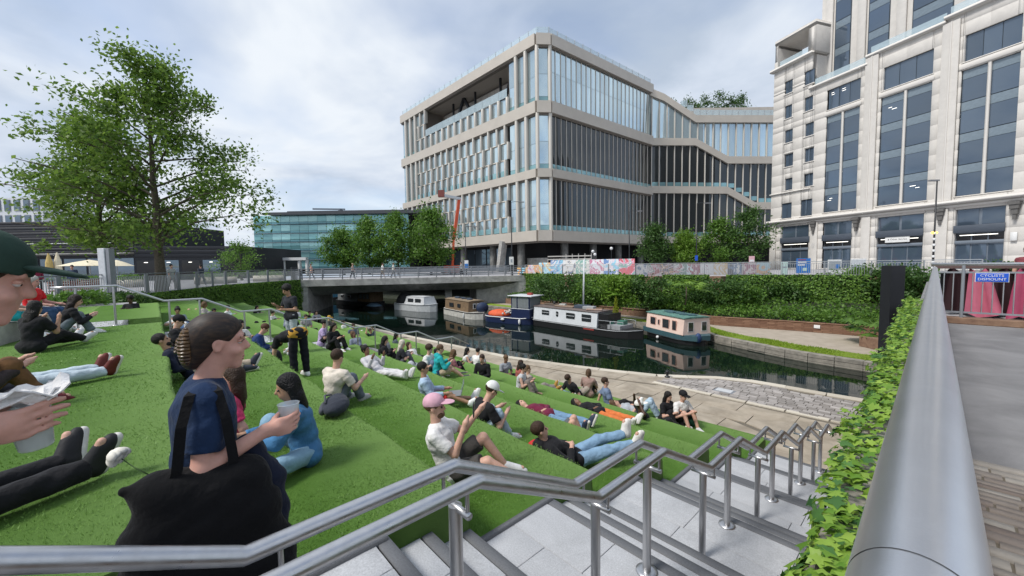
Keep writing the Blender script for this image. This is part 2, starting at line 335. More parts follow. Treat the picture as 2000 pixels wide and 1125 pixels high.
# ---- towpath
tow = struct('towpath', (-12, 13, -3.15))
def nearY(x):
    for (x0, y0), (x1, y1) in zip(NEAR[:-1], NEAR[1:]):
        if x0 <= x <= x1: return y0 + (y1-y0)*(x-x0)/(x1-x0)
    return NEAR[-1][1]
def gy(x): return 11.28 + (x+2.5)*0.0372 if x < -2.5 else yf(6)+0.2
poly = [(x, y-0.35) for x, y in NEAR] + [(8, 9.9), (-2.5, 9.9), (-110, 8.0)]
MB().prism(poly, -4.5, -3.17).build('towpath_base', MORT, tow)
rnd = random.Random(4)
def skew_slab(name, m, q, z, th=0.06, g=0.012):
    c = sum((Vector(p) for p in q), Vector((0, 0)))/len(q); q = [(Vector(p)-c)*(1-g/max(0.2, (Vector(p)-c).length)) + c for p in q]
    MB().prism([tuple(p) for p in q], z-th, z).build(name, m, tow)
# coping stones along the canal
def along(poly, step):
    out = []; acc = 0
    for (x0, y0), (x1, y1) in zip(poly[:-1], poly[1:]):
        Ls = math.hypot(x1-x0, y1-y0); t = acc
        while t < Ls: out.append((x0+(x1-x0)*t/Ls, y0+(y1-y0)*t/Ls)); t += step
        acc = t-Ls
    return out
COPE = mat('coping_stone', (0.46, 0.41, 0.33), 0.85, kind='objrand', col2=(0.60, 0.55, 0.46), bump=0.3, bscale=20)
cp = along(NEAR[1:], 1.15)
for (x0, y0), (x1, y1) in zip(cp[:-1], cp[1:]):
    if x0 < -46: continue
    d = Vector((x1-x0, y1-y0)).normalized(); nrm = Vector((d.y, -d.x))*0.36; g = d*0.008
    a = Vector((x0, y0))+g; b = Vector((x1, y1))-g
    MB().prism([tuple(a), tuple(b), tuple(b+nrm), tuple(a+nrm)], -3.55, -3.145+rnd.uniform(-.006, .006)).build('coping_stone', COPE, tow)
bwall = MB()
bwall.prism([(x, y-.02) for x, y in NEAR] + [(x, y-.3) for x, y in NEAR[::-1]], -4.55, -3.5).build('bank_wall', STONE, tow)
# flagstones
for (x0, x1) in [(-46+1.45*i, -46+1.45*(i+1)) for i in range(0, 32)]:
    ya0, ya1 = gy(x0)-.02, gy(x1)-.02; yb0, yb1 = nearY(x0)-.37, nearY(x1)-.37
    if x0 > -7.0: yb0 = yb1 = None
    rows = 1 if (x0 < -24) else 2 if x0 < -14 else 3
    if x0 >= -7.1:
        rows = 3; yb0, yb1 = 13.55, 13.6
    for r_ in range(rows):
        f0, f1 = r_/rows, (r_+1)/rows; sh = 0.5*(r_ % 2)
        q = [(x0+sh, ya0+(yb0-ya0)*f0), (x1+sh, ya1+(yb1-ya1)*f0), (x1+sh, ya1+(yb1-ya1)*f1), (x0+sh, ya0+(yb0-ya0)*f1)]
        skew_slab('flagstone', TOWST, q, -3.15+rnd.uniform(-.004, .004))
for i in range(6): skew_slab('flagstone', TOWST, [(-2.45+.5*i, 10.45), (-1.97+.5*i, 10.45), (-1.97+.5*i, 13.5), (-2.45+.5*i, 13.5)], -3.152)
for i in range(7): skew_slab('kerb_stone', COPE, [(-7.1+1.05*i, 13.62+.03*i), (-6.07+1.05*i, 13.65+.03*i), (-6.07+1.05*i, 13.85+.03*i), (-7.1+1.05*i, 13.82+.03*i)], -3.14)
# granite setts beside the water
settme = MB().prism([(-.5, -.46), (-.46, -.5), (.46, -.5), (.5, -.46), (.5, .46), (.46, .5), (-.46, .5), (-.5, .46)], -0.5, 0.5).mesh('sett', SETT)
y = 13.98; row = 0
while y < 16.5:
    x = -7.3 + (0.13 if row % 2 else 0)
    while x < 0.2:
        w = 0.27*rnd.uniform(0.8, 1.15)
        if y+.1 < nearY(x)-.42 and not (-5.15 < x+w/2 < -4.55 and 14.3 < y < 14.75):
            link('granite_sett', settme, tow, Matrix.Translation((x+w/2, y, -3.175+rnd.uniform(-.008, .008))) @ Matrix.Rotation(rnd.uniform(-.03, .03), 4, 'Z') @ Matrix.Diagonal((w-.018, 0.175, 0.06, 1)))
        x += w
    y += 0.195; row += 1
hatch = thing('access_cover', 'pale metal access cover set in the granite setts by the canal', 'access cover', (-4.85, 14.55, -3.15))
piece('frame', STEELD, hatch, (-4.85, 14.5, -3.16), (0.62, 0.42, 0.04)); piece('lid', mat('pale_zinc', (0.62, 0.63, 0.64), 0.5, 0.2), hatch, (-4.85, 14.5, -3.137), (0.50, 0.31, 0.02))
bo = thing('mooring_bollard', 'small black iron mooring bollard on the canal coping', 'bollard', (-7.0, 14.6, -3.15))
MB().lathe([(0.10, 0), (0.10, .03), (.05, .05), (.045, .17), (.075, .19), (.08, .23), (.05, .26), (0.001, .265)], 12, (-7.0, 14.68, -3.147)).build('post', BLACKM, bo, True)
MB().tube([(-7.12, 14.68, -3.0), (-6.88, 14.68, -3.0)], .022, 8).build('cross_bar', BLACKM, bo)
# ---- canal water
WATER = mat('canal_water', (0.004, 0.010, 0.007), 0.035, var=0.3, scale=0.3, bump=0.0, spec=0.5, ior=1.33, kind='world')
_t = WATER.node_tree; _n = _t.nodes; _g = _n.new('ShaderNodeNewGeometry'); _x = _n.new('ShaderNodeTexNoise'); _x.inputs['Scale'].default_value = 1.6; _x.inputs['Detail'].default_value = 2
_b = _n.new('ShaderNodeBump'); _b.inputs['Strength'].default_value = 0.05; _b.inputs['Distance'].default_value = 0.05
_t.links.new(_g.outputs['Position'], _x.inputs['Vector']); _t.links.new(_x.outputs[0], _b.inputs['Height']); _t.links.new(_b.outputs[0], _n['Principled BSDF'].inputs['Normal'])
tag(sheet('canal_water', [[(-112, 9.4), (10, 9.4), (10, 29), (-112, 29)]], -3.5, WATER), kind='structure')
# ---- far bank: quay wall, grass verge, path, low brick wall, planted slope
fb = struct('far_bank', (-10, 26, -3.1))
MB().prism(FAR + [(x, y+40) for x, y in FAR[::-1]], -4.5, -3.14).build('bank_core', mat('earth_soil', (0.020, 0.026, 0.012), 0.95, scale=3, kind='world'), fb)
fp = along(FAR, 1.0)
for (x0, y0), (x1, y1) in zip(fp[:-1], fp[1:]):
    if x0 < -36: continue
    d = Vector((x1-x0, y1-y0)).normalized(); nrm = Vector((d.y, -d.x))*0.34; a = Vector((x0, y0))+d*.01; b = Vector((x1, y1))-d*.01; f = -d.yx
    for (za, zb, o) in ((-3.24, -3.075, 0.0), (-3.42, -3.25, 0.02), (-4.0, -3.43, 0.0)):
        pp = [Vector(p) for p in (a, b, b+nrm, a+nrm)]; s_ = Vector((-d.y, d.x))*(0.05+rnd.uniform(0, .05)) if o or za < -3.5 else Vector((-d.y, d.x))*.08
        MB().prism([tuple(pp[0]+s_), tuple(pp[1]+s_), tuple(pp[2]), tuple(pp[3])], za, zb-rnd.uniform(0, .012)).build('quay_stone', STONE, fb)
def ribbon(pa, pb, z, m, name, th=0.3):
    MB().prism(list(pa) + list(pb)[::-1], z-th, z).build(name, m, fb)
VERGE = mat('verge_grass', (0.15, 0.24, 0.015), 0.85, scale=4, bump=0.8, bscale=50, kind='world', col2=(0.25, 0.33, 0.03))
PATH = mat('far_path', (0.33, 0.28, 0.22), 0.9, scale=2, kind='world', col2=(0.42, 0.36, 0.29))
def off(poly, d): return [(x, y+d) for x, y in poly]
near_f = [p for p in FAR if p[0] > -36]
MB().prism(off(near_f, .36) + off([(x, y) for x, y in near_f], 1.55)[::-1], -3.3, -3.06).build('grass_verge', VERGE, fb)
LW = [(x, y) for x, y in LOWW]
MB().prism(off(near_f, 1.2) + LW[::-1], -3.4, -3.075).build('far_path', PATH, fb)
# planted slope between low wall and retaining wall
slope = MB(); lw = LW; up = [(0.1, 37.0), (-1.5, 36.9), (-3.0, 36.5), (-5.5, 35.8), (-7, 35.4), (-9, 34.8), (-11, 34.2), (-18.3, 31.7), (-25, 31.8), (-33, 31.9)]
slope.add([(x, y+.1, -2.55) for x, y in lw]+[(x, y, -1.6) for x, y in up], [(i, i+1, len(lw)+i+1, len(lw)+i)[::-1] for i in range(len(lw)-1)]).build('planted_slope', MATS['earth_soil'], fb)
# low brick wall: single bricks in courses
wl = thing('low_brick_wall', 'low brown brick wall along the far towpath under the shrubs', 'wall', (-9.8, 27.6, -3.07))
bm_ = MB().box((0, 0, 0), (1, 1, 1)).mesh('brick', BRICK)
MB().prism([(x, y+.03) for x, y in LW]+[(x, y+.20) for x, y in LW[::-1]], -3.1, -2.52).build('wall_core', BRICKM, wl)
for r_ in range(5):
    pts = along(LW, 0.46); o_ = 0.23 if r_ % 2 else 0
    for (x0, y0), (x1, y1) in zip(pts[:-1], pts[1:]):
        if x0 < -13.5: continue
        a = atan2(y1-y0, x1-x0); c = ((x0+x1)/2+o_*cos(a)*.5, (y0+y1)/2+o_*sin(a)*.5+.035)
        link('brick', bm_, wl, Matrix.Translation((c[0], c[1], -3.01+.108*r_)) @ Matrix.Rotation(a, 4, 'Z') @ Matrix.Diagonal((0.445, 0.10, 0.096, 1)))
cpt = along(LW, 0.9)
for (x0, y0), (x1, y1) in zip(cpt[:-1], cpt[1:]):
    piece('coping_brick', BRICK, wl, ((x0+x1)/2, (y0+y1)/2+.1, -2.50), (0.89, 0.26, 0.06), atan2(y1-y0, x1-x0))
piece('white_notice', mat('white_sign', (0.75, 0.75, 0.74), 0.5), wl, (-4.75, 29.58, -2.70), (0.30, 0.02, 0.20), 0)
bs = thing('brick_planter', 'short reddish brick planter block beside the far path', 'planter', (-2.2, 24.3, -3.07))
MB().box((-1.7, 26.1, -2.80), (1.6, 0.6, 0.55), radians(-40)).build('planter_body', BRICKM, bs, bevel=.02)
# retaining wall with brick piers
rw = thing('retaining_wall', 'brown brick retaining wall behind the canal shrubs', 'wall', (-18, 32, -3))
MB().prism(RETAIN + [(x, y+.5) for x, y in RETAIN[::-1]], -3.4, 0.12).build('wall_body', BRICKM, rw)
MB().prism([(0.1, 37), (-3, 36.6), (-3, 37.1), (.1, 37.5)], -3.4, 0.12).build('wall_body', BRICKM, rw)
for q in ((-25.6, 31.75), (-16.5, 32.25), (-11.9, 33.85)): MB().box((q[0], q[1], -1.5), (0.9, 0.9, 3.3), radians(-15)).build('brick_pier', BRICKM, rw)
# ---- deck of the near footbridge: resin paving and riven stone strips
deck = struct('bridge_deck', (1.5, 6, 0))
MB().prism([(-0.3, 4.1), (14, 4.1), (14, 12.3), (-0.3, 12.3)], -0.06, 0.0).build('resin_paving', TARM, deck)
MB().prism([(-.3, 12.3), (14, 12.3), (14, 37), (-.3, 37)], -0.5, -0.008).build('resin_paving', TARM, deck)
sbase = MB().prism([(-0.3, -6), (14, -6), (14, 4.09), (-.3, 4.09)], -0.08, 0.001).build('stone_bedding', MORT, deck)
RIVEN = mat('riven_stone', (0.20, 0.155, 0.13), 0.85, dirt=.3, kind='objrand', col2=(0.40, 0.37, 0.325), bump=0.5, bscale=18)
rrow = 0; v = 0.0
ang = 0.0; du = Vector((cos(ang), sin(ang))); dv = Vector((-sin(ang), cos(ang)))
og = Vector((-0.3, 4.08))
while v < 3.4:
    w = rnd.uniform(.055, .10); u = -1.2+rnd.uniform(0, .4)
    while u < 3.2:
        ln = rnd.uniform(.14, .42); c = og + du*(u+ln/2) - dv*(v+w/2)
        if c.x-ln*.5 > -.26 or c.x > 0.0: piece('riven_stone', RIVEN, deck, (c.x, c.y, -.010+rnd.uniform(0, .010)), (ln-.012, w-.010, .04), ang+rnd.uniform(-.015, .015))
        u += ln
    v += w
# ------------------------------------------------------------------ handrails, parapet, railings, far bridge
def stair_rail(x, off, ya, k0, k1, label, both=True, r=0.030, h=0.93, pr=0.03):
    st = thing('stair_handrail', label, 'handrail', (x, yf(k0)-.77, tz(k0)))
    def line(dx):
        P = [(x+dx, yf(k0)-1.9, tz(k0)+h)] if k0 == 0 else []
        for k in range(k0, k1+1):
            a, b = yf(k-1)+.06, yf(k)-.81
            P += [(x+dx, a, tz(k)+h), (x+dx, b, tz(k)+h)]
        e = P[-1]; P += [(x+dx, e[1]+.87, e[2]-RIS)]
        return P
    def tubeline(P, rr):
        Q = [P[0]]
        for i in range(1, len(P)-1):      # tight mitred bends
            p = Vector(P[i]); a = (Vector(P[i-1])-p).normalized(); b = (Vector(P[i+1])-p).normalized(); Q += [p+a*.02, p, p+b*.02]
        return Q+[P[-1]]
    lines = [line(-off), line(off)] if both else [line(0)]
    for P in lines:
        MB().tube(tubeline(P, r), r, 16).build('rail', STEEL, st, True)
    if both:
        e = lines[0][-1]; MB().tube([(x-off, e[1], e[2]), (x+off, e[1], e[2])], r, 14).build('end_bar', STEEL, st, True)
    for k in range(k0, k1+1):
        a, b = yf(k-1)+.16, yf(k)-.87
        for j, (yy, disc) in enumerate(((a, False), (b, True))):
            top = tz(k)+h-.12 if both else tz(k)+h-.02
            base = tz(k)
            rod('post', STEEL, st, (x, yy, base), (x, yy, top), pr, 14)
            if disc:
                d = MB().lathe([(0.001, .012), (.05, .012), (.078, .008), (.08, 0)], 24, (x, yy, base+.001)); d.build('base_disc', STEEL, st, True)
            if both:
                br = MB().tube([(x-off-.015, yy, top-.005), (x+off+.015, yy, top-.005)], .016, 10).build('bracket', STEEL, st, True)
                for s_ in (-1, 1): rod('bracket_stem', STEEL, br, (x+s_*off, yy, top-.005), (x+s_*off, yy, tz(k)+h-.02), .009, 8)
    return st
stair_rail(-1.375, 0.09, 0, 0, 6, 'double brushed steel handrail zigzagging down the granite stairs in the foreground')
stair_rail(-14.0, 0, 0, 0, 6, 'single thin steel handrail stepping down the stair across the middle of the turf', both=False, r=.026, h=1.0, pr=.024)
# parapet wall and its big round handrail
pw = thing('parapet_wall', 'low brick parapet wall under the thick steel handrail, overgrown with ivy', 'wall', (-0.1, 5, 0))
MB().prism([(-0.22, -2), (0.09, -2), (0.09, 12.3), (-.22, 12.3)], -4.2, 0.40).build('wall_body', BRICKM, pw)
for i in range(18):
    y0 = -1.2+i*.76; MB().box((-0.07, y0+.37, 0.43), (0.34, 0.75, 0.07)).build('coping_stone', STONE, pw, bevel=.012)
hr = thing('parapet_handrail', 'thick round brushed steel handrail running away in the right foreground', 'handrail', (0, 6, .46))
BIGST = mat('satin_tube_steel', (0.62, 0.63, 0.655), 0.32, 0.9, rvar=.08, var=0.05, scale=8, bump=0.03, bscale=400)
MB().tube([(0, -1.5, 1.168), (0, .36, 1.168)], .0365, 48, cap=False).build('rail', BIGST, hr, True)
MB().tube([(0, .3625, 1.168), (0, 12.42, 1.168)], .0365, 48, cap=False).build('rail', BIGST, hr, True)
MB().tube([(0, .357, 1.168), (0, .366, 1.168)], .0358, 48).build('joint', STEELD, hr, True)
for i in range(6): rod('post', STEEL, hr, (0, 1.6+2.1*i, .46), (0, 1.6+2.1*i, 1.14), .02, 12)
# railing with the blue sign
rl = thing('footbridge_railing', 'grey vertical bar railing on a brick kerb carrying the blue sign', 'railing', (1.2, 12.5, 0))
MB().box((2.9, 12.55, 0.065), (6.4, .34, .13)).build('brick_kerb', BRICKM, rl, bevel=.015)
MB().tube([(-0.05, 12.5, 1.25), (6, 12.5, 1.25)], .032, 16).build('top_rail', STEEL, rl, True)
MB().box((3, 12.5, 1.08), (6.1, .03, .035)).build('upper_rail', STEELD, rl); MB().box((3, 12.5, .24), (6.1, .03, .035)).build('lower_rail', STEELD, rl)
for i in range(44):
    x = 0.14+i*.134
    if i % 9 == 2: piece('post', STEELD, rl, (x, 12.5, .69), (.05, .05, 1.12))
    else: piece('bar', STEEL, rl, (x, 12.5, .66), (.018, .018, .82))
def text(body, size, m, parent, M, name='lettering', ext=0.002):
    cu = bpy.data.curves.new(name, 'FONT'); cu.body = body; cu.size = size; cu.align_x = 'CENTER'; cu.align_y = 'CENTER'; cu.extrude = ext; cu.resolution_u = 2
    o = bpy.data.objects.new('tmp', cu); COL.objects.link(o); dg = bpy.context.evaluated_depsgraph_get(); me = bpy.data.meshes.new_from_object(o.evaluated_get(dg)); bpy.data.objects.remove(o)
    me.materials.clear(); me.materials.append(m); return link(name, me, parent, M)
BLUE = mat('sign_blue', (0.012, 0.09, 0.55), 0.35); WHITE = mat('white_sign', (0.75, 0.75, 0.74), 0.5)
FX = Matrix.Rotation(pi/2, 4, 'X')      # text plane facing -Y
sg = thing('cyclists_sign', 'small blue CYCLISTS DISMOUNT sign fixed to the railing', 'sign', (.78, 12.44, .9))
piece('border', WHITE, sg, (.785, 12.468, .98), (.44, .012, .19)); piece('panel', BLUE, sg, (.785, 12.456, .98), (.42, .016, .17))
text('CYCLISTS', .072, WHITE, sg, Matrix.Translation((.785, 12.445, 1.018)) @ FX); text('DISMOUNT', .072, WHITE, sg, Matrix.Translation((.785, 12.445, .942)) @ FX)
# black steel column by the water
bc = thing('black_column', 'tall matt black square steel column at the end of the ivy wall', 'column', (-.85, 15.4, -3.15))
MB().box((-.80, 15.4, -.98), (.40, .30, 4.34), radians(47)).build('shaft', BLACKM, bc, bevel=.006); MB().box((-.80, 15.4, -3.12), (.6, .5, .05), radians(47)).build('base_plate', BLACKM, bc)
# ---- long railings with bars (shared bars, each its own piece)
def railing(name, label, pts, z0, h, spacing, post_every, m, mp, maxbars=300, group=None, top_r=.03, barw=.016, pw_=(.12, .05)):
    th = thing(name, label, 'railing', (*pts[0], z0)); nb = 0; rest = MB()
    bars = []
    for (x0, y0), (x1, y1) in zip(pts[:-1], pts[1:]):
        Ls = math.hypot(x1-x0, y1-y0); a = atan2(y1-y0, x1-x0)
        MB().bar((x0, y0, z0+h), (x1, y1, z0+h), .06, .045).build('top_rail', mp, th); MB().bar((x0, y0, z0+h-.14), (x1, y1, z0+h-.14), .03, .03).build('upper_rail', m, th); MB().bar((x0, y0, z0+.12), (x1, y1, z0+.12), .03, .03).build('lower_rail', m, th)
        n = max(1, int(Ls/spacing)); np_ = max(1, round(Ls/post_every))
        for i in range(n): bars.append((x0+(x1-x0)*(i+.5)/n, y0+(y1-y0)*(i+.5)/n, a))
        for i in range(np_ + 1): piece('post', mp, th, (x0+(x1-x0)*i/np_, y0+(y1-y0)*i/np_, z0+h/2), (pw_[1], pw_[0], h), a)
    bars.sort(key=lambda b: b[0]**2+b[1]**2)
    for i, (x, y, a) in enumerate(bars):
        if i < maxbars: piece('bar', m, th, (x, y, z0+h/2-.01), (barw, barw, h-.26), a)
        else: rest.box((x, y, z0+h/2-.01), (barw, barw, h-.26), a)
    if len(rest.v): rest.build('bars', m, th)['kind'] = 'stuff'
    return th
LGREY = mat('light_grey_steel', (0.42, 0.44, 0.46), 0.45, 0.4)
railing('square_railing', 'grey steel railing with flat posts above the ivy wall on the left', [(-14.5, -7.2)] + HEDGE, 0.0, 1.18, .13, 2.6, LGREY, STEELD, 260, pw_=(.08, .20), barw=.024)
railing('street_railing', 'long pale bar railing on top of the hedge across the canal', [(-32.6, 32.1)] + [(x, y+.2) for x, y in RETAIN[::-1][1:]] + [(2, 38.3)], 0.14, 1.1, .14, 3.0, LGREY, LGREY, 290, barw=.022)
# ---- far road bridge over the canal
A = Vector((-44.0, 11.2)); B = Vector((-32.4, 31.3)); bd = (B-A).normalized(); bn = Vector((bd.y, -bd.x))   # bn points to the camera side (+X)
br = thing('canal_bridge', 'flat concrete road bridge crossing the canal with slatted metal parapet', 'bridge', (-38, 21, -3))
def bq(t, o): p = A + bd*t + bn*o; return (p.x, p.y)
Lb = (B-A).length
MB().prism([bq(-3, 0.25), bq(Lb+.3, 0.25), bq(Lb+.3, -.2), bq(-3, -.2)], -.62, .06).build('edge_beam', CONC, br, bevel=.02)
s = MB(); n_ = 12; V = []
for i in range(n_+1):
    t = Lb*i/n_; zb = -1.45 - .25*(abs(i/n_-.5)*2)**2
    V += [(*bq(t, -.1), -.55), (*bq(t, -1.7), zb), (*bq(t, -9), zb), (*bq(t, -9), -.5)]
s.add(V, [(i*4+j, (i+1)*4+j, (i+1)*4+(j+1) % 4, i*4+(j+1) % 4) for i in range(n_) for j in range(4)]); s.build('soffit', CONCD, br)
MB().prism([bq(-2.5, .1), bq(0.5, .1), bq(0.9, -9), bq(-2.5, -9)], -3.6, -.6).build('abutment', CONC, br)
MB().prism([bq(Lb-5, -2), bq(Lb+1, .2), bq(Lb+1, -9), bq(Lb-5, -9)], -3.6, -.6).build('abutment', CONC, br)
MB().add([(*bq(Lb-.4, .2), -.6), (*bq(Lb+.6, .25), -.05), (*bq(Lb+.6, .25), -3.2), (*bq(Lb-2.6, -1.6), -1.6), (*bq(Lb-2.6, -1.6), -3.2)], [(0, 1, 2), (0, 2, 4, 3)]).build('wing_wall', CONC, br)
MB().prism([bq(Lb-8.6, -3.2), bq(Lb-7.8, -3.2), bq(Lb-7.8, -3.9), bq(Lb-8.6, -3.9)], -3.5, -1.3).build('pier', CONC, br)
for o_ in (0.02, -8.6):
    for i in range(13):
        p = bq(Lb*i/12, o_); piece('parapet_post', STEELD, br, (*p, .60), (.09, .16, 1.12), atan2(bd.y, bd.x))
    for z_, hh in ((1.16, .07), (.93, .10), (.72, .10), (.50, .10), (.28, .10)):
        MB().bar((*bq(-1, o_), z_), (*bq(Lb+.4, o_), z_), .05, hh).build('parapet_rail', STEELD, br)
MB().prism([bq(-3, .2), bq(Lb+1, .2), bq(Lb+1, -9), bq(-3, -9)], -.12, 0.02).build('road_deck', PAVE, br)
bp = thing('bridge_end_post', 'dark square post where the left railing meets the bridge', 'post', (-44.6, 10.5, 0)); MB().box((-44.5, 10.6, .7), (.5, .5, 1.4)).build('post_body', BLACKM, bp, bevel=.02)
# hedge wall under the square railing
hw = thing('square_retaining_wall', 'concrete retaining wall under the left railing, mostly hidden by ivy', 'wall', (-30, 1, -2))
MB().prism(HEDGE + [(x-.5, y-.6) for x, y in HEDGE[::-1]], -4.4, 0.0).build('wall_body', CONC, hw)
MB().prism([(-44, 11), (-44.6, 10.2), (-60, 9.4), (-110, 9.2), (-110, 10.2), (-60, 10.3), (-47, 10.6)], -4.4, 0.0).build('wall_body', CONC, hw)
# ------------------------------------------------------------------ buildings
TAN = mat('bronze_tan_cladding', (0.51, 0.465, 0.405), 0.5, 0.15, var=0.06, scale=0.5, kind='world')
TANL = mat('tan_mullion', (0.62, 0.585, 0.525), 0.5, 0.1, var=0.05)
def glassmat(name, col, metal, rough=0.03):
    return mat(name, col, rough, metal, kind='objrand', col2=tuple(min(1, c*1.35) for c in col), ior=1.6, spec=0.8)
GL_S = glassmat('facade_glass_sky', (0.46, 0.56, 0.60), 0.8)
GL_D = glassmat('facade_glass_dark_reflect', (0.022, 0.027, 0.03), 0.35)  # dark reflection of neighbouring buildings put into the colour of the lower glass bands
GL_B = glassmat('facade_glass_blue', (0.14, 0.185, 0.225), 0.6)
GL_T = glassmat('spandrel_glass_teal', (0.19, 0.34, 0.36), 0.4, 0.1)
CLEAR = mat('balustrade_glass', (0.55, 0.68, 0.74), 0.08, 0.0, alpha=0.42)
DARKIN = mat('dark_void', (0.012, 0.012, 0.013), 0.9)
class Face:
    def __init__(s, o, d, n): s.o = Vector(o[:2]); s.d = Vector(d).normalized(); s.n = Vector(n).normalized(); s.rz = atan2(s.d.y, s.d.x)
    def p(s, u, o, z): q = s.o + s.d*u + s.n*o; return (q.x, q.y, z)
    def box(s, name, m, parent, u0, u1, z0, z1, o0, o1, tilt=0.0, spin=0.0):
        return piece(name, m, parent, s.p((u0+u1)/2, (o0+o1)/2, (z0+z1)/2), (abs(u1-u0), abs(o1-o0), abs(z1-z0)), s.rz+spin, rx=tilt)
    def beam(s, mb, u0, u1, za0, za1, zb0, zb1, o0, o1):     # beam whose ends may lie at different heights
        V = [s.p(u0, o0, za0), s.p(u1, o0, zb0), s.p(u1, o1, zb0), s.p(u0, o1, za0), s.p(u0, o0, za1), s.p(u1, o0, zb1), s.p(u1, o1, zb1), s.p(u0, o1, za1)]
        mb.add(V, CQ)
rb_ = random.Random(11)
gb = thing('tan_office_building', 'large tan office building with stacked glass floors and chamfered corner behind the bridge', 'building', (-40, 70, 0))
O1 = at_d(1050, 300, 65)[:2]; O2 = at_d(1075, 300, 65.2)[:2]
hd = radians(3.9); d1 = Vector((sin(hd), cos(hd)))
LF = Face(O1, (-1, 0), (0, -1)); R1 = Face(O2, d1, (d1.y, -d1.x)); L1 = 30.2
E1 = R1.p(L1, 0, 0)[:2]; cr = Vector((cos(YAW), sin(YAW))); R2 = Face(E1, cr, (cr.y, -cr.x))
dch = Vector(O2)-Vector(O1); CH = Face(O1, dch, (dch.y, -dch.x)); LCH = dch.length; LLF = 47.0
BANDS = [(28.2, 37.1), (17.2, 26.3), (7.0, 15.8)]; SL = [(37.1, 38.9), (26.3, 28.2), (15.8, 17.2), (5.2, 7.0)]
core = MB(); cpoly = [LF.p(LLF-.3, -.55, 0)[:2], LF.p(0, -.55, 0)[:2], R1.p(.3, -.5, 0)[:2], R1.p(L1, -.5, 0)[:2], R1.p(L1+5, -18, 0)[:2], (-78, 100), LF.p(LLF-.3, -20, 0)[:2]]
cz = [LF.p(LLF-.3, -.55, 0)[:2], LF.p(36.2, -.55, 0)[:2], LF.p(36.2, -5.2, 0)[:2], LF.p(7.4, -5.2, 0)[:2], LF.p(7.4, -.55, 0)[:2], LF.p(0, -.55, 0)[:2]] + cpoly[2:]
DKW = mat('dark_interior_wall', (0.03, 0.032, 0.035), 0.8)
MB().prism(cpoly, 5.6, 30.4).build('building_core', DKW, gb); MB().prism(cz, 30.4, 38.0).build('upper_core', mat('terrace_wall', (0.20, 0.175, 0.15), 0.7), gb)
MB().prism([LF.p(36, -.6, 0)[:2], LF.p(7.6, -.6, 0)[:2], LF.p(7.6, -5.1, 0)[:2], LF.p(36, -5.1, 0)[:2]], 37.2, 38.4).build('terrace_ceiling', mat('terrace_soffit', (0.5, 0.44, 0.38), 0.7), gb)
MB().prism([LF.p(LLF, -4, 0)[:2], LF.p(2, -4, 0)[:2], R1.p(2, -4, 0)[:2], R1.p(L1, -4, 0)[:2], (-78, 98), LF.p(LLF, -18, 0)[:2]], -.1, 5.6).build('ground_floor_void', DARKIN, gb)
FACES = [(LF, 0, LLF), (CH, -.1, LCH+.1), (R1, 0, L1)]
for z0, z1 in SL:
    for F_, a, b in FACES:
        m_ = MB(); F_.beam(m_, a, b, z0, z1, z0, z1, -.6, .55); m_.build('floor_beam', TAN, gb)
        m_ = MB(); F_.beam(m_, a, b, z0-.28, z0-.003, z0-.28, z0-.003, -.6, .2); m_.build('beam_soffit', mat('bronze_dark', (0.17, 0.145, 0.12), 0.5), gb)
def panes(F_, u0, u1, z0, z1, mg, tilt=0.012, split=None, tealh=0.0):
    t_ = lambda: rb_.uniform(-tilt, tilt)
    segs = [(z0+tealh, z1)] if split is None else [(z0+tealh, split), (split+.06, z1)]
    for a, b in segs: F_.box('window_pane', mg, gb, u0, u1, a, b, -.12, -.06, t_()*.3, t_())
    if tealh: F_.box('spandrel_pane', GL_T, gb, u0, u1, z0, z0+tealh-.05, -.12, -.06)
# chamfer corner: two big panes per band
for z0, z1 in BANDS:
    panes(CH, .15, LCH-.15, z0, z1, GL_S, .004, (z0+z1)/2, .9)
    for u in (0, LCH): CH.box('corner_mullion', TANL, gb, u-.28, u+.28, z0, z1, -.3, .35)
# right face: narrow bays
for bi, (z0, z1) in enumerate(BANDS):
    nb = 23; w = L1/nb
    for i in range(nb):
        panes(R1, i*w+.06, (i+1)*w-.06, z0, z1, GL_S if bi == 0 else GL_D, .006, z0+.55*(z1-z0) if bi == 0 else None, .95 if bi else 0)
        if i: R1.box('mullion', TANL, gb, i*w-.055, i*w+.055, z0, z1, -.2, .03)
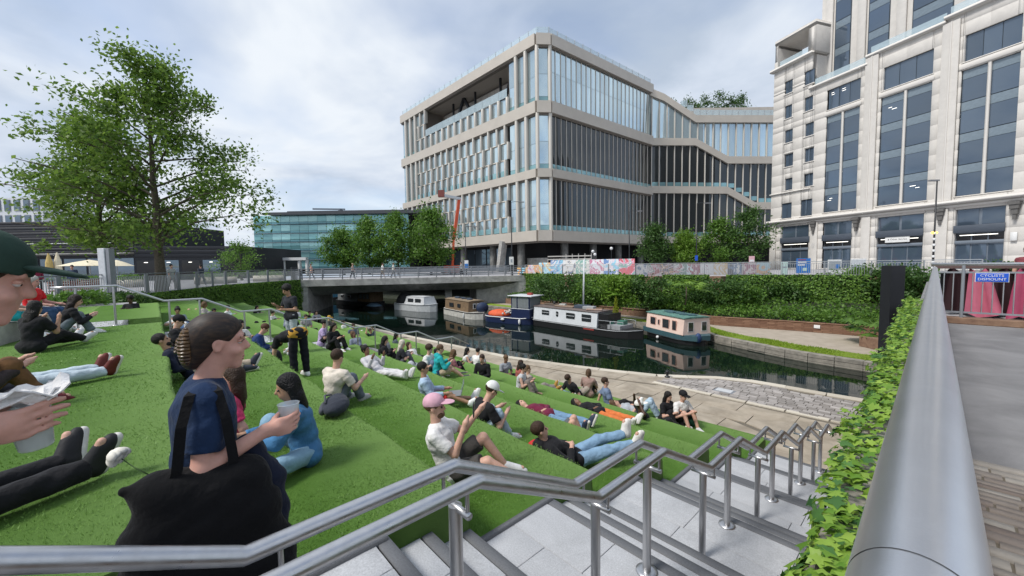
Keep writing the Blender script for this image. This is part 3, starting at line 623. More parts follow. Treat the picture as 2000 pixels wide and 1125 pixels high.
# left face
nb = 20; w = LLF/nb
for bi, (z0, z1) in enumerate(BANDS):
    hrow = (z1-z0)/3
    for i in range(nb):
        u0 = i*w
        terrace = bi == 0 and 8.0 <= u0+w/2 <= 35.6
        full = i < 3 or (i >= nb-3)
        if full:
            panes(LF, u0+.28, u0+w-.28, z0, z1, GL_S, .01, z0+hrow*1.4, .9)
            if i: LF.box('mullion', TANL, gb, u0-.26, u0+.26, z0, z1, -.3, .5)
            continue
        if bi == 0 and terrace:
            panes(LF, u0+.2, u0+w-.2, z0, z0+hrow*.95, GL_S, .02)
            LF.box('mullion', TANL, gb, u0-.24, u0+.24, z0, z0+hrow*.95, -.3, .45); LF.box('terrace_balustrade', CLEAR, gb, u0+.03, u0+w-.03, z0+hrow*.97, z0+hrow*.97+1.5, .28, .31)
            LF.box('recessed_panel', TANL, gb, u0+.05, u0+w-.05, z0+hrow, z1-.3, -5.0, -4.9)
            continue
        for r_ in range(3):
            sh = (0.5 if (r_ + bi) % 2 else 0.0)*w*.55; za, zb = z0+hrow*r_+.12, z0+hrow*(r_+1)-.12
            LF.box('window_pane', GL_S, gb, u0+sh+.24, u0+sh+w-.24, za, zb, -.10, -.04, rb_.uniform(-.02, .02), rb_.uniform(-.03, .03))
            LF.box('mullion', TANL, gb, u0+sh-.19, u0+sh+.19, z0+hrow*r_+.02, z0+hrow*(r_+1)-.02, -.3, .42 + .1*((r_+i) % 2))
            LF.box('transom', TANL, gb, u0+sh+.245, u0+sh+w-.245, zb, zb+.2, -.2, .12)
            if r_ == 0 and bi: LF.box('spandrel_pane', GL_T, gb, u0+.3, u0+w-.3, za, za+1.0, .20, .24)
for u_, du_ in ((12.5, -4), (20.5, 4), (28.5, -4)):
    m_ = MB(); m_.bar(LF.p(u_, -3, 31.2), LF.p(u_+du_, -3, 37.3), .5, .5); m_.bar(LF.p(u_, -3, 31.2), LF.p(u_, -3, 37.3), .35, .35); m_.build('steel_brace', BLACKM, gb)
# frontal wing with folding floor beams
def g2(x): return (x-1272)/FPX*84.0
BW = {0: [(1272, 241, 232), (1294, 208, 190), (1355, 247, 232), (1520, 248, 236)]}
prof = {'roof': [(-1, 36.9), (g2(1296), 35.4), (g2(1357), 30.9), (g2(1530), 30.6)], 'b1': [(-1, 26.3), (g2(1357), 26.1), (g2(1420), 22.2), (g2(1530), 22.0)],
        'b2': [(-1, 16.2), (g2(1420), 15.8), (g2(1474), 12.4), (g2(1530), 12.3)], 'b3': [(-1, 5.4), (g2(1530), 5.2)]}
def zat(pr, u):
    for (u0, z0), (u1, z1) in zip(pr[:-1], pr[1:]):
        if u0 <= u <= u1: return z0+(z1-z0)*(u-u0)/(u1-u0)
    return pr[-1][1]
for key, pr in prof.items():
    for (u0, z0), (u1, z1) in zip(pr[:-1], pr[1:]):
        m_ = MB(); R2.beam(m_, u0, u1, z0, z0+1.5, z1, z1+1.5, -.6, .5); m_.build('floor_beam', TAN, gb)
ww = 1.65; u = 0.1
while u < g2(1530):
    for hi, lo, mg in (('roof', 'b1', GL_S), ('b1', 'b2', GL_D), ('b2', 'b3', GL_D)):
        za = max(zat(prof[lo], u), zat(prof[lo], u+ww))+1.5; zb = max(zat(prof[hi], u), zat(prof[hi], u+ww))+.2
        if zb-za < 1: continue
        R2.box('window_pane', mg, gb, u+.10, u+ww-.10, za-1.6, zb, -.12, -.06, 0, rb_.uniform(-.008, .008)); R2.box('mullion', TANL, gb, u-.10, u+.10, za-1.2, zb, -.2, .16)
        if mg is GL_D: R2.box('spandrel_pane', GL_T, gb, u+.18, u+ww-.18, za, za+.9, -.05, -.03)
    u += ww
MB().prism([R2.p(-.3, -.5, 0)[:2], R2.p(g2(1357), -.5, 0)[:2], R2.p(g2(1357), -20, 0)[:2], R2.p(-.3, -20, 0)[:2]], 4.5, 31).build('wing_core', DKW, gb)
MB().prism([R2.p(g2(1357), -.5, 0)[:2], R2.p(40, -.5, 0)[:2], R2.p(40, -20, 0)[:2], R2.p(g2(1357), -20, 0)[:2]], 4.5, 30.6).build('wing_core', DKW, gb)
MB().prism([R2.p(g2(1330), -3, 0)[:2], R2.p(40, -3, 0)[:2], R2.p(40, -20, 0)[:2], R2.p(g2(1330), -20, 0)[:2]], 31.5, 35.2).build('roof_pavilion', TAN, gb)
MB().prism([R2.p(-.3, -4, 0)[:2], R2.p(40, -4, 0)[:2], R2.p(40, -20, 0)[:2], R2.p(-.3, -20, 0)[:2]], -.1, 5.3).build('ground_floor_void', DARKIN, gb)
# roof terrace balustrade
for F_, a, b, o_ in ((LF, 0, LLF, -.3), (CH, 0, LCH, -.3), (R1, 0, L1, -.3)):
    n = max(1, int((b-a)/2.1))
    for i in range(n):
        u0, u1 = a+(b-a)*i/n, a+(b-a)*(i+1)/n; F_.box('balustrade_pane', CLEAR, gb, u0+.04, u1-.04, 38.95, 40.3, o_-.02, o_+.02); F_.box('balustrade_post', LGREY, gb, u1-.04, u1+.04, 38.9, 40.4, o_-.05, o_+.05)
n = 16
for i in range(n):
    u0, u1 = g2(1330)+(g2(1530)-g2(1330))*i/n, g2(1330)+(g2(1530)-g2(1330))*(i+1)/n; zb = zat(prof['roof'], u0)+1.55
    R2.box('balustrade_pane', CLEAR, gb, u0+.04, u1-.04, zb, zb+1.3, -.32, -.28); R2.box('balustrade_post', LGREY, gb, u1-.04, u1+.04, zb, zb+1.4, -.35, -.25)
# ground floor columns
for u_ in (6, 14, 24): LF.box('column', CONCD, gb, u_-.5, u_+.5, 0, 5.2, -2.2, -1.2)
for u_ in (5, 13, 21, 29): R1.box('column', CONCD, gb, u_-.5, u_+.5, 0, 5.2, -2.2, -1.2)
m_ = MB(); m_.bar(LF.p(9.6, .5, 0), LF.p(8.4, .5, 5.6), 1.3, .8); m_.build('slanted_column', CONC, gb)
for i in range(7): LF.box('shop_pane', GL_B, gb, 11+i*4, 14.6+i*4, .6, 4.6, -3.9, -3.8)
LF.box('entrance_wall', CONC, gb, 1, 6, 0, 2.4, -3.5, -3.2)

# ---- beige stone building on the right
ORB = at_d(1503, 510, 61); d_ = np.array([0.3007, -0.9537]); dX = Vector((d_[0]*cos(YAW)-d_[1]*sin(YAW), d_[0]*sin(YAW)+d_[1]*cos(YAW)))
SB = Face(ORB, dX, (-dX.y, dX.x)); 
if Vector((0-ORB[0], 0-ORB[1])).dot(SB.n) < 0: SB.n = -SB.n
bb = thing('beige_stone_building', 'beige stone office building with tall gridded windows and shops on the right', 'building', (ORB[0], ORB[1], 0))
STN = mat('portland_stone', (0.635, 0.605, 0.565), 0.7, kind='objrand', col2=(0.655, 0.625, 0.585), dirt=.10, bump=0.05, bscale=30)
STNT = mat('stone_trim', (0.66, 0.63, 0.59), 0.65, var=0.06)
BZ = mat('window_frame_dark', (0.045, 0.06, 0.075), 0.45, 0.3); FRG = mat('frame_grey', (0.17, 0.20, 0.24), 0.45, 0.2)
def pl(x, y):      # zoom-free pixel -> (u, z) on the facade plane
    r = ray(x, y); nn = np.array([SB.n.x, SB.n.y]); t = (nn @ (np.array(ORB[:2])-CC[:2]))/(nn @ r[:2]); p = CC + r*t
    return float((p[:2]-np.array(ORB[:2])) @ np.array([SB.d.x, SB.d.y])), float(p[2])
def zp(x, y): return pl(1480+x/2.083, y/2.083)
def rect(xa, xb, yt, yb):
    a, b = zp(xa, yt)[0], zp(xb, yt)[0]; ym = (xa+xb)/2; z1, z0 = zp(ym, yt)[1], zp(ym, yb)[1]
    return [min(a, b), max(a, b), z0, z1]
wins = []      # (u0,u1,z0,z1,type)
for xa, xb, ys in ((110, 142, [(330, 382), (430, 483), (530, 582), (628, 680), (728, 776)]), (190, 228, [(288, 345), (395, 452), (502, 555), (605, 660), (708, 760)])):
    for yt, yb in ys: wins.append((*rect(xa, xb, yt-3, yb-3), 'small'))
wins.append((*rect(95, 138, 826, 888), 'small')); wins.append((*rect(173, 222, 811, 878), 'small'))
ub = []
for (xa, xb) in ((270, 405), (487, 692), (805, 1040)):
    a, b = zp(xa, 700)[0], zp(xb, 700)[0]; ub.append((a, b))
ub.append((ub[2][1]+5.0, ub[2][1]+11.0))
for a, b in ub: wins.append((a, b, 7.75, 20.55, 'tall')); wins.append((a+.1, b, 21.35, 24.0, 'upper'))
gr = []
for xa, xb in ((95, 210), (265, 381), (484, 672), (800, 1003)): gr.append((zp(xa, 950)[0], zp(xb, 950)[0]))
gr.append((gr[3][1]+4.5, gr[3][1]+11.5))
for a, b in gr: wins.append((a, b, 4.25, 6.35, 'shopup')); wins.append((a, b, 0.15, 4.2, 'shop'))
UMAX = 38.0
# stone panels: grid of courses cut round the windows
ZT = lambda u: 30.0 if u < 5.6 else (25.3 if u < 12.2 else (26.2 if u < 19.3 else 26.6))
us = sorted(set([0.0, 5.6, 12.2, 19.3, UMAX] + [w_[0] for w_ in wins] + [w_[1] for w_ in wins])); 
zs = [0, 0.15, 1.5, 2.8, 4.2, 4.25, 5.3, 6.35, 7.0, 7.75] + [7.75+1.6*i for i in range(1, 8)] + [20.55, 21.35, 22.7, 24.0, 25.3, 26.2, 26.6, 27.5, 28.8, 30.0]
zs = sorted(set(round(z, 3) for z in zs))
def hole(u, z): return any(w_[0] < u < w_[1] and w_[2] < z < w_[3] for w_ in wins)
us2 = [us[0]]
for u in us[1:]:
    g = u-us2[-1]
    if g < .12: continue
    k_ = max(1, round(g/2.2)); us2 += [us2[-1]+g*(i+1)/k_ for i in range(k_)]
for ua, ub_ in zip(us2[:-1], us2[1:]):
    smallw = sorted([w_ for w_ in wins if w_[4] == 'small' and w_[0] < (ua+ub_)/2 < w_[1]], key=lambda q: q[2])
    zl = sorted(set(zs + [q[2] for q in smallw] + [q[3] for q in smallw])); acc = None
    zl2 = [zl[0]]
    for z in zl[1:]:
        if z-zl2[-1] > .05: zl2.append(z)
    for za, zb in zip(zl2[:-1], zl2[1:]):
        um, zm = (ua+ub_)/2, (za+zb)/2
        if zm > ZT(um) or hole(um, zm): continue
        SB.box('stone_panel', STN, bb, ua+.004, ub_-.004, za+.005, zb-.005, -.35, 0)
# backing volume
bpoly = lambda u0, u1, o0, o1: [SB.p(u0, o0, 0)[:2], SB.p(u1, o0, 0)[:2], SB.p(u1, o1, 0)[:2], SB.p(u0, o1, 0)[:2]]
INTR = mat('room_dark', (0.05, 0.055, 0.06), 0.8)
for u0, u1, zt in ((.05, 5.6, 29.9), (5.6, 12.2, 25.2), (12.2, 19.3, 26.1), (19.3, UMAX, 26.5)): MB().prism(bpoly(u0, u1, -.9, -14), -.1, zt).build('building_core', STNT if u0 < 1 else INTR, bb)
MB().prism(bpoly(0, .3, -.36, -14), -.1, 30).build('end_wall', STN, bb)
GLI = glassmat('office_glass', (0.075, 0.105, 0.145), 0.32, 0.04)
GLP = mat('blind_panel', (0.20, 0.25, 0.29), 0.25, 0.2); GLC = mat('office_blind_teal', (0.19, 0.34, 0.38), 0.3, 0.1)
LAMP = bpy.data.materials.new('ceiling_light'); LAMP.use_nodes = True; LAMP.node_tree.nodes['Principled BSDF'].inputs['Emission Color'].default_value = (1, .95, .85, 1); LAMP.node_tree.nodes['Principled BSDF'].inputs['Emission Strength'].default_value = 1.3
for (u0, u1, z0, z1, ty) in wins:
    if ty == 'small':
        w_ = SB.box('window', BZ, bb, u0, u1, z0, z1, -.30, -.24); um = (u0+u1)/2
        for a, b in ((u0+.06, um-.04), (um+.04, u1-.06)): SB.box('pane', GLI, w_, a, b, z0+.08, z1-.08, -.23, -.20, rb_.uniform(-.01, .01), rb_.uniform(-.01, .01))
        SB.box('sill', STNT, w_, u0-.1, u1+.1, z0-.14, z0-.01, -.2, .08)
    elif ty in ('tall', 'upper'):
        w_ = SB.box('window', BZ, bb, u0, u1, z0, z1, -.34, -.28); um = u0+(u1-u0)*.5; nr = 4 if ty == 'tall' else 1
        cols = [(u0+.06, um-.12), (um+.12, u1-.06)] if ty == 'tall' else [(u0+.06+(u1-u0-.06)*i/3, u0+(u1-u0-.06)*(i+1)/3) for i in range(3)] 
        for r_ in range(nr):
            za = z0+(z1-z0)*r_/nr; zb = z0+(z1-z0)*(r_+1)/nr
            for a, b in cols:
                gh = (zb-za)*(.72 if ty == 'tall' else 1)
                m2 = GLC if rb_.random() < .07 else GLI
                SB.box('pane', m2, w_, a, b, za+.05, za+gh-.04, -.27, -.23, rb_.uniform(-.008, .008), rb_.uniform(-.012, .012))
                if ty == 'tall': SB.box('spandrel', GLP, w_, a, b, za+gh, zb-.03, -.27, -.24)
                if rb_.random() < .3:
                    for q in range(rb_.randint(1, 2)):
                        ux = rb_.uniform(a+.3, b-.9); SB.box('ceiling_light', LAMP, w_, ux, ux+rb_.uniform(.3, .6), za+gh-.5-.25*q, za+gh-.465-.25*q, -.228, -.222)
        if ty == 'tall': SB.box('mullion', STNT, w_, um-.11, um+.11, z0, z1, -.28, -.02)
        SB.box('sill', STNT, w_, u0-.1, u1+.1, z0-.12, z0-.01, -.25, .05)
        if ty == 'tall': SB.box('lintel', STNT, w_, u0-.15, u1+.15, z1+.1, z1+.6, -.1, .09)
    elif ty == 'shopup':
        w_ = SB.box('window', FRG, bb, u0, u1, z0, z1+.0, -.34, -.26); um = (u0+u1)/2
        for a, b in ((u0+.1, um-.12), (um+.12, u1-.1)): SB.box('pane', GLI, w_, a, b, z0+.45, z1-.08, -.255, -.22, rb_.uniform(-.01, .01))
        SB.box('dark_fascia', mat('dark_fascia', (0.065, 0.08, 0.105), 0.5), w_, u0-.05, u1+.05, z0-.35, z0+.42, -.1, .14)
    else:
        w_ = SB.box('shopfront', FRG, bb, u0, u1, z0, z1, -.36, -.3); n = 3
        SB.box('transom', FRG, w_, u0, u1, 2.75, 3.1, -.28, -.1)
        for i in range(n):
            a, b = u0+(u1-u0)*i/n+.06, u0+(u1-u0)*(i+1)/n-.06; SB.box('pane', GLI, w_, a, b, z0+.2, 2.72, -.29, -.25); SB.box('pane', mat('shop_dark', (0.02, 0.02, 0.022), 0.15), w_, a, b, 3.12, z1-.4, -.29, -.25)
        SB.box('shop_light', LAMP, w_, u0+.3, u1-.5, 3.62, 3.68, -.248, -.24)
# cornices, string courses, pilasters, keystones
for (z0, z1, a, b, o_) in ((6.95, 7.35, -.3, UMAX, .55), (6.6, 6.94, -.2, UMAX, .25), (11.3, 11.5, -.15, 5.9, .18), (29.75, 30.15, -.4, 5.8, .45), (25.0, 25.35, 5.4, 12.4, .3), (25.9, 26.25, 12.2, 19.4, .35), (26.3, 26.65, 19.3, UMAX, .4)):
    SB.box('cornice', STNT, bb, a, b, z0, z1, -.3, o_)
for u_ in (0.1, 6.2, 12.4, 19.4, 27.0):
    SB.box('pilaster', STN, bb, u_, u_+.9, 0, 6.55, .004, .22)
for u_ in (12.9, 19.9, 27.2): SB.box('pilaster', STN, bb, u_-.7, u_+.6, 7.4, 25.85, .004, .28); SB.box('downpipe', STNT, bb, u_-.06, u_+.06, 7.4, 25.85, .28, .36)
IRON = mat('corbel_iron', (0.12, 0.115, 0.11), 0.7)
for x in (232, 405, 748, 1050):
    u_ = zp(x, 900)[0]; m_ = MB()
    for (h0, h1, ww_, oo) in ((6.3, 6.6, .75, .5), (5.9, 6.3, .6, .42), (5.4, 5.9, .42, .34), (4.9, 5.4, .22, .28)): m_.box(SB.p(u_, oo/2+.1, (h0+h1)/2), (ww_, oo, h1-h0), SB.rz)
    m_.build('corbel', IRON, bb)
for x in (228, 1042): 
    u_ = zp(x, 1010)[0]; SB.box('wall_lamp', WHITE, bb, u_-.2, u_+.2, 2.9, 3.7, .01, .22)
u_ = (gr[2][0]+gr[2][1])/2; sgn = SB.box('shop_sign', WHITE, bb, u_-1.25, u_+1.05, 3.25, 3.95, .02, .08)
MT = Matrix.Translation(Vector(SB.p(u_-.1, .085, 3.6))) @ Matrix.Rotation(SB.rz if Vector((-sin(SB.rz), cos(SB.rz))).dot(SB.n) < 0 else SB.rz+pi, 4, 'Z') @ FX
text('& Other Stories', .28, BLACKM, sgn, MT)
# open stone frame on the left wing and the set-back upper floors
for (a, b, z0, z1, o0, o1) in ((0, .5, 30.15, 34.2, -5, -.1), (0, .5, 30.15, 31.2, -.1, .0), (0, 6.0, 33.7, 34.3, -5, 0), (4.9, 6.0, 30.15, 33.6, -5, -.1), (0, .5, 33.2, 33.6, -5, -.1)):
    SB.box('loggia_frame', STN, bb, a+.01, b-.01, z0, z1-.006, o0, o1-.01 if o1 else 0)
MB().prism(bpoly(4.5, UMAX, -3.2, -14), 24.5, 46).build('setback_floors', STN, bb)
SBK = Face(SB.p(0, -3.2, 0), SB.d, SB.n); 
for (a, b) in ((6.3, 8.3), (10.3, 12.6), (14.8, 18.4), (20.6, 24.2), (26.2, 31.5)):
    w_ = SBK.box('window', BZ, bb, a, b, 26.8, 45, -.06, .03)
    for r_ in range(5):
        SBK.box('pane', GLI, w_, a+.1, b-.1, 26.9+3.6*r_, 26.9+3.6*r_+2.5, .04, .07, rb_.uniform(-.01, .01)); SBK.box('spandrel', GLP, w_, a+.1, b-.1, 26.9+3.6*r_+2.55, 26.9+3.6*r_+3.5, .04, .06)
for u_ in (5.2, 9.2, 13.4, 19.4, 25.0): SBK.box('pilaster', STN, bb, u_, u_+.9, 26.3, 45.9, .004, .35)
for a, b, z_ in ((5.7, 12.2, 25.35), (12.3, 19.3, 26.25), (19.4, 34, 26.65), (.5, 5, 30.15)): SB.box('balcony_glass', CLEAR, bb, a+.1, b-.1, z_, z_+1.0, -.35, -.31)

# ---- left background: teal glass block, dark pavilion, far apartment block
tb = thing('teal_glass_building', 'low teal glass office block with dark oversailing roof in the left distance', 'building', tuple(at_d(640, 515, 86)[:2])+(0,))
t0, t1 = Vector(at_d(498, 500, 86)[:2]), Vector(at_d(800, 500, 86)[:2]); TF = Face(t0, t1-t0, (CF[0], CF[1])); TF.n = -TF.n; LT = (t1-t0).length
tk = lambda u0, u1, o0, o1: [TF.p(u0, o0, 0)[:2], TF.p(u1, o0, 0)[:2], TF.p(u1, o1, 0)[:2], TF.p(u0, o1, 0)[:2]]
MB().prism(tk(0.02, LT, -.2, -20), -.1, 12.7).build('building_core', DKW, tb); MB().prism(tk(4.0, LT+6, 1.2, -20), 12.75, 13.3).build('roof', mat('roof_dark', (0.06, 0.065, 0.075), 0.5), tb); MB().prism(tk(7, LT, -1, -18), 13.3, 13.8).build('roof_plant', MATS['roof_dark'], tb)
TEAL = [glassmat('teal_glass_a', (0.16, 0.36, 0.37), .35, .06), glassmat('teal_glass_b', (0.28, 0.52, 0.52), .3, .08), glassmat('teal_glass_c', (0.10, 0.24, 0.27), .4, .05)]
nc = 17
for r_ in range(6):
    z0 = 1.0+r_*1.96
    for i in range(nc):
        a, b = LT*i/nc, LT*(i+1)/nc
        TF.box('window_pane', rb_.choice(TEAL[:2] if r_ % 1 == 0 else TEAL), tb, a+.03, b-.03, z0+.55, z0+1.93, -.1, -.03, rb_.uniform(-.01, .01), rb_.uniform(-.01, .01)); TF.box('spandrel_pane', TEAL[2], tb, a+.03, b-.03, z0+.02, z0+.5, -.1, -.02)
    TF.box('floor_ledge', FRG, tb, -.2, LT, z0-.06, z0+.0, -.1, .25)
cr_ = MB(); q = TF.p(LT*.49, -6, 0); cr_.box((q[0], q[1], 14.1), (.8, .8, 1.6)); cr_.bar(TF.p(LT*.30, -6, 14.95), TF.p(LT*.52, -6, 14.75), .35, .35); cr_.build('roof_crane', MATS['frame_grey'], tb)
wp = thing('white_frame_pavilion', 'small white post and beam pavilion in front of the teal glass block', 'pavilion', tuple(at_d(560, 515, 62)[:2])+(0,))
pa, pb = Vector(at_d(526, 515, 62)[:2]), Vector(at_d(600, 515, 62)[:2])
m_ = MB(); m_.bar((*pa, 2.7), (*pb, 2.7), .8, .45); m_.build('beam', WHITE, wp)
for t in (0, .38, .8, 1): q = pa.lerp(pb, t); piece('post', WHITE, wp, (q.x, q.y, 1.25), (.4, .4, 2.5), YAW)
dk = thing('dark_slatted_building', 'long low black clad building with cafe openings behind the plane trees', 'building', tuple(at_d(200, 515, 46)[:2])+(0,))
DKC = mat('black_cladding', (0.022, 0.024, 0.03), 0.6, var=0.2, scale=2)
k0, k1, k2 = Vector(at_d(-160, 500, 47)[:2]), Vector(at_d(262, 500, 47)[:2]), Vector(at_d(470, 500, 52)[:2])
F1 = Face(k0, k1-k0, -CF[:2]); F2 = Face(k1, k2-k1, -CF[:2]); l1 = (k1-k0).length; l2 = (k2-k1).length
MB().prism([F1.p(0, -.1, 0)[:2], F1.p(l1, -.1, 0)[:2], F1.p(l1, -15, 0)[:2], F1.p(0, -15, 0)[:2]], -.05, 7.3).build('upper_block', DKC, dk); MB().prism([F2.p(0.01, -.1, 0)[:2], F2.p(l2, -.1, 0)[:2], F2.p(l2, -15, 0)[:2], F2.p(0.01, -15, 0)[:2]], -.05, 4.3).build('low_block', DKC, dk)
for i in range(12): F1.box('cladding_board', DKC, dk, .02, l1-.02, 3.5+i*.32, 3.5+i*.32+.29, -.1, .04+.03*(i % 2))
for i in range(3): F2.box('cladding_board', DKC, dk, .02, l2-.02, 2.9+i*.46, 2.9+i*.46+.43, -.1, .05+.03*(i % 2))
F1.box('balcony_rail', LGREY, dk, 0, l1, 4.55, 4.62, .9, 1.0); F1.box('balcony_slab', CONCD, dk, 0, l1, 3.2, 3.45, -.1, 1.1)
for i in range(9):
    F1.box('cafe_pane', GL_B, dk, l1*i/9+.15, l1*(i+1)/9-.15, .3, 2.8, -.09, -.03)
for i in range(5): F2.box('cafe_pane', GL_B if i % 2 else mat('shop_dark', (0.02, 0.02, 0.022), 0.15), dk, l2*i/5+.15, l2*(i+1)/5-.15, .1, 2.5, -.09, -.03)
for i in range(4): F2.box('shop_light', LAMP, dk, l2*(i+.4)/5, l2*(i+.4)/5+.35, 2.2, 2.26, -.02, 0)
ap = thing('pale_apartment_block', 'pale grey apartment block with blue windows far left behind the black building', 'building', tuple(at_d(20, 500, 95)[:2])+(0,))
a0, a1 = Vector(at_d(-60, 500, 95)[:2]), Vector(at_d(90, 500, 95)[:2]); AF = Face(a0, a1-a0, -CF[:2]); la = (a1-a0).length
PGR = mat('pale_render', (0.62, 0.64, 0.66), 0.7)
MB().prism([AF.p(0, -.1, 0)[:2], AF.p(la, -.1, 0)[:2], AF.p(la, -12, 0)[:2], AF.p(0, -12, 0)[:2]], -.05, 19.2).build('wall', PGR, ap)
for i in range(8):
    for r_ in range(5):
        w_ = AF.box('window', FRG, ap, la*i/8+.25, la*(i+.75)/8, 1.2+3.7*r_, 3.9+3.7*r_, -.1, .02); AF.box('pane', GL_B, w_, la*i/8+.4, la*(i+.68)/8, 1.4+3.7*r_, 3.7+3.7*r_, .03, .06)
# ------------------------------------------------------------------ vegetation
def leafmesh(name, P, size, m, up=0.35, droop=0.0, nrm=None, aspect=0.62):
    P = np.asarray(P); n = len(P); s = size*RNG.uniform(.65, 1.3, n)
    Nn = RNG.normal(0, 1, (n, 3)); Nn[:, 2] += up*2
    if nrm is not None: Nn = Nn*0.55 + np.asarray(nrm)*1.3
    Nn /= np.linalg.norm(Nn, axis=1)[:, None]
    Dd = RNG.normal(0, 1, (n, 3)); Dd[:, 2] -= droop; Dd -= Nn*(Dd*Nn).sum(1)[:, None]; Dd /= np.linalg.norm(Dd, axis=1)[:, None]; S = np.cross(Nn, Dd)
    V = np.stack([P - Dd*(s*.5)[:, None], P + S*(s*.5*aspect)[:, None] + Nn*(s*.08)[:, None], P + Dd*(s*.55)[:, None], P - S*(s*.5*aspect)[:, None] + Nn*(s*.08)[:, None]], 1)
    return mesh_np(name, V.reshape(-1, 3), np.arange(n*4).reshape(-1, 4), m)
BARK = mat('bark', (0.085, 0.07, 0.05), 0.9, scale=9, bump=0.6, bscale=30, var=0.35)
LF_PL = leafmat('plane_leaf', (0.065, 0.14, 0.018), (0.22, 0.34, 0.06), 0.5)
LF_DK = leafmat('dark_leaf', (0.03, 0.08, 0.016), (0.09, 0.18, 0.038), 0.35)
LF_MD = leafmat('mid_leaf', (0.06, 0.145, 0.02), (0.17, 0.31, 0.05), 0.45)
LF_LT = leafmat('light_leaf', (0.085, 0.19, 0.015), (0.22, 0.36, 0.05), 0.4)
LF_YG = leafmat('yellow_leaf', (0.22, 0.27, 0.02), (0.36, 0.40, 0.04), 0.4)
LF_HG = leafmat('hedge_leaf', (0.06, 0.15, 0.02), (0.20, 0.35, 0.055), 0.35)
def tree(name, label, base, H, rx, trunk_r, first, nl, leaf, m, group=None, tips=150, seed=1, spread=1.0, clump=0.55, shape=None, lean=(0, 0)):
    rnd = random.Random(seed); th = thing(name, label, 'tree', base, group); mb = MB(); b = Vector(base); T_ = []
    top = b + Vector((lean[0], lean[1], H*.97)); tr = []
    for i in range(9):
        t = i/8; tr.append(b.lerp(top, t) + Vector((rnd.uniform(-.12, .12)*t*trunk_r*5, rnd.uniform(-.12, .12)*t*trunk_r*5, 0)))
    mb.tube(tr, [trunk_r*(1.25 if i == 0 else 1)*(1-.93*i/8) for i in range(9)], 9)
    def trunk_at(z): f = max(0, min(.999, (z-b.z)/(H*.97)))*8; i = int(f); return tr[i].lerp(tr[i+1], f-i)
    sh = shape or (lambda t: (sin(pi*min(1, max(0.03, t))**.75)**.7))
    nlimb = max(8, tips//9)
    for i in range(nlimb):
        t = first + (1-first)*(i+.5)/nlimb; a = i*2.399+rnd.uniform(-.4, .4); tt = (t-first)/(1-first); R = rx*sh(tt)*rnd.uniform(.72, 1.12)*spread
        s0 = trunk_at(b.z+H*(t*.86)); rise = H*(.16 if tt < .5 else .12)*rnd.uniform(.5, 1.2)
        e = Vector((s0.x+cos(a)*R, s0.y+sin(a)*R, s0.z+rise)); mid = s0.lerp(e, .5)+Vector((0, 0, rise*.25)); r0 = trunk_r*.36*(1-.6*tt)
        mb.tube([s0, mid, e], [r0, r0*.6, r0*.2], 5, cap=False)
        for j in range(9):
            f = rnd.uniform(.3, 1.0); q = s0.lerp(mid, f*2) if f < .5 else mid.lerp(e, f*2-1); dv = Vector((rnd.gauss(0, 1), rnd.gauss(0, 1), rnd.gauss(.15, .7))); dv *= R*.22*rnd.uniform(.4, 1.0)/max(.3, dv.length)*1.3; w = q+dv
            if w.z < b.z+H*first*.75: w.z = b.z+H*first*.75+rnd.uniform(0, .4)
            mb.tube([q, w], [r0*.22, r0*.09], 4, cap=False); T_.append(w)
    for j in range(8): T_.append(tr[-1]+Vector((rnd.gauss(0, rx*.08), rnd.gauss(0, rx*.08), rnd.gauss(-.2, .4))))
    mb.build('trunk', BARK, th, True)
    C_ = np.array([tuple(t) for t in T_]); w_ = RNG.random(len(C_))+.35; idx = RNG.choice(len(C_), nl, p=w_/w_.sum()); sc = clump*(0.6+.8*RNG.random(len(C_)))[idx]
    P = C_[idx] + RNG.normal(0, 1, (nl, 3))*sc[:, None]*np.array([1, 1, .75])
    o = link('crown', leafmesh('crown', P, leaf, m), th); o['kind'] = 'stuff'
    return th
# the two plane trees in the square
tree('plane_tree', 'tall plane tree with airy crown rising behind the left railing', tuple(at_z(316, 572, 0)), 13.4, 7.2, .27, .17, 19000, .215, LF_PL, 'plane trees in the square', 300, 3, clump=.40, shape=lambda t: .14+.86*(1-t)**.75*min(1, .55+t*3))
tree('plane_tree', 'second plane tree, left of the taller one beside the pale square column', tuple(at_z(206, 572, 0)), 10.6, 3.5, .22, .2, 11500, .20, LF_PL, 'plane trees in the square', 200, 9, clump=.42, shape=lambda t: .2+.8*(1-t)**.7*min(1, .6+t*2))
def put(px, D, z=0.0): p = at_d(px, 515, D); return (p[0], p[1], z)
# street trees
for i, (px, D, H, rx, lab) in enumerate(((842, 56, 9.4, 4.0, 'rounded street tree at the right end of the clipped row by the bridge'), (778, 58, 8.8, 3.5, 'street tree second from right in the clipped row by the bridge'), (722, 60, 8.2, 3.3, 'street tree third from right in the clipped row by the bridge'), (672, 62, 7.2, 3.0, 'leftmost street tree of the row in front of the teal building'))):
    tree('street_tree', lab, put(px, D), H, rx, .16, .12, 6500, .34, LF_MD, 'street trees beyond the bridge', 150, 20+i, clump=.6, shape=lambda t: (1-abs(2*t-.85)**3)**.5 if abs(2*t-.85) < 1 else .25)
for i, (px, D, H, rx, m, lab) in enumerate(((1278, 60, 6.8, 2.6, LF_DK, 'dark young tree left of the group under the tan office wing'), (1338, 60, 5.6, 2.4, LF_LT, 'bright green small tree between darker ones under the tan office'), (1405, 59, 7.6, 2.8, LF_MD, 'green tree beside the corner tree below the tan office wing'), (1462, 57, 8.4, 3.4, LF_DK, 'large dark green tree at the corner of the beige building'))):
    tree('street_tree', lab, put(px, D), H, rx, .14, .1, 5200, .32, m, 'street trees beyond the hedge', 130, 40+i, clump=.55)
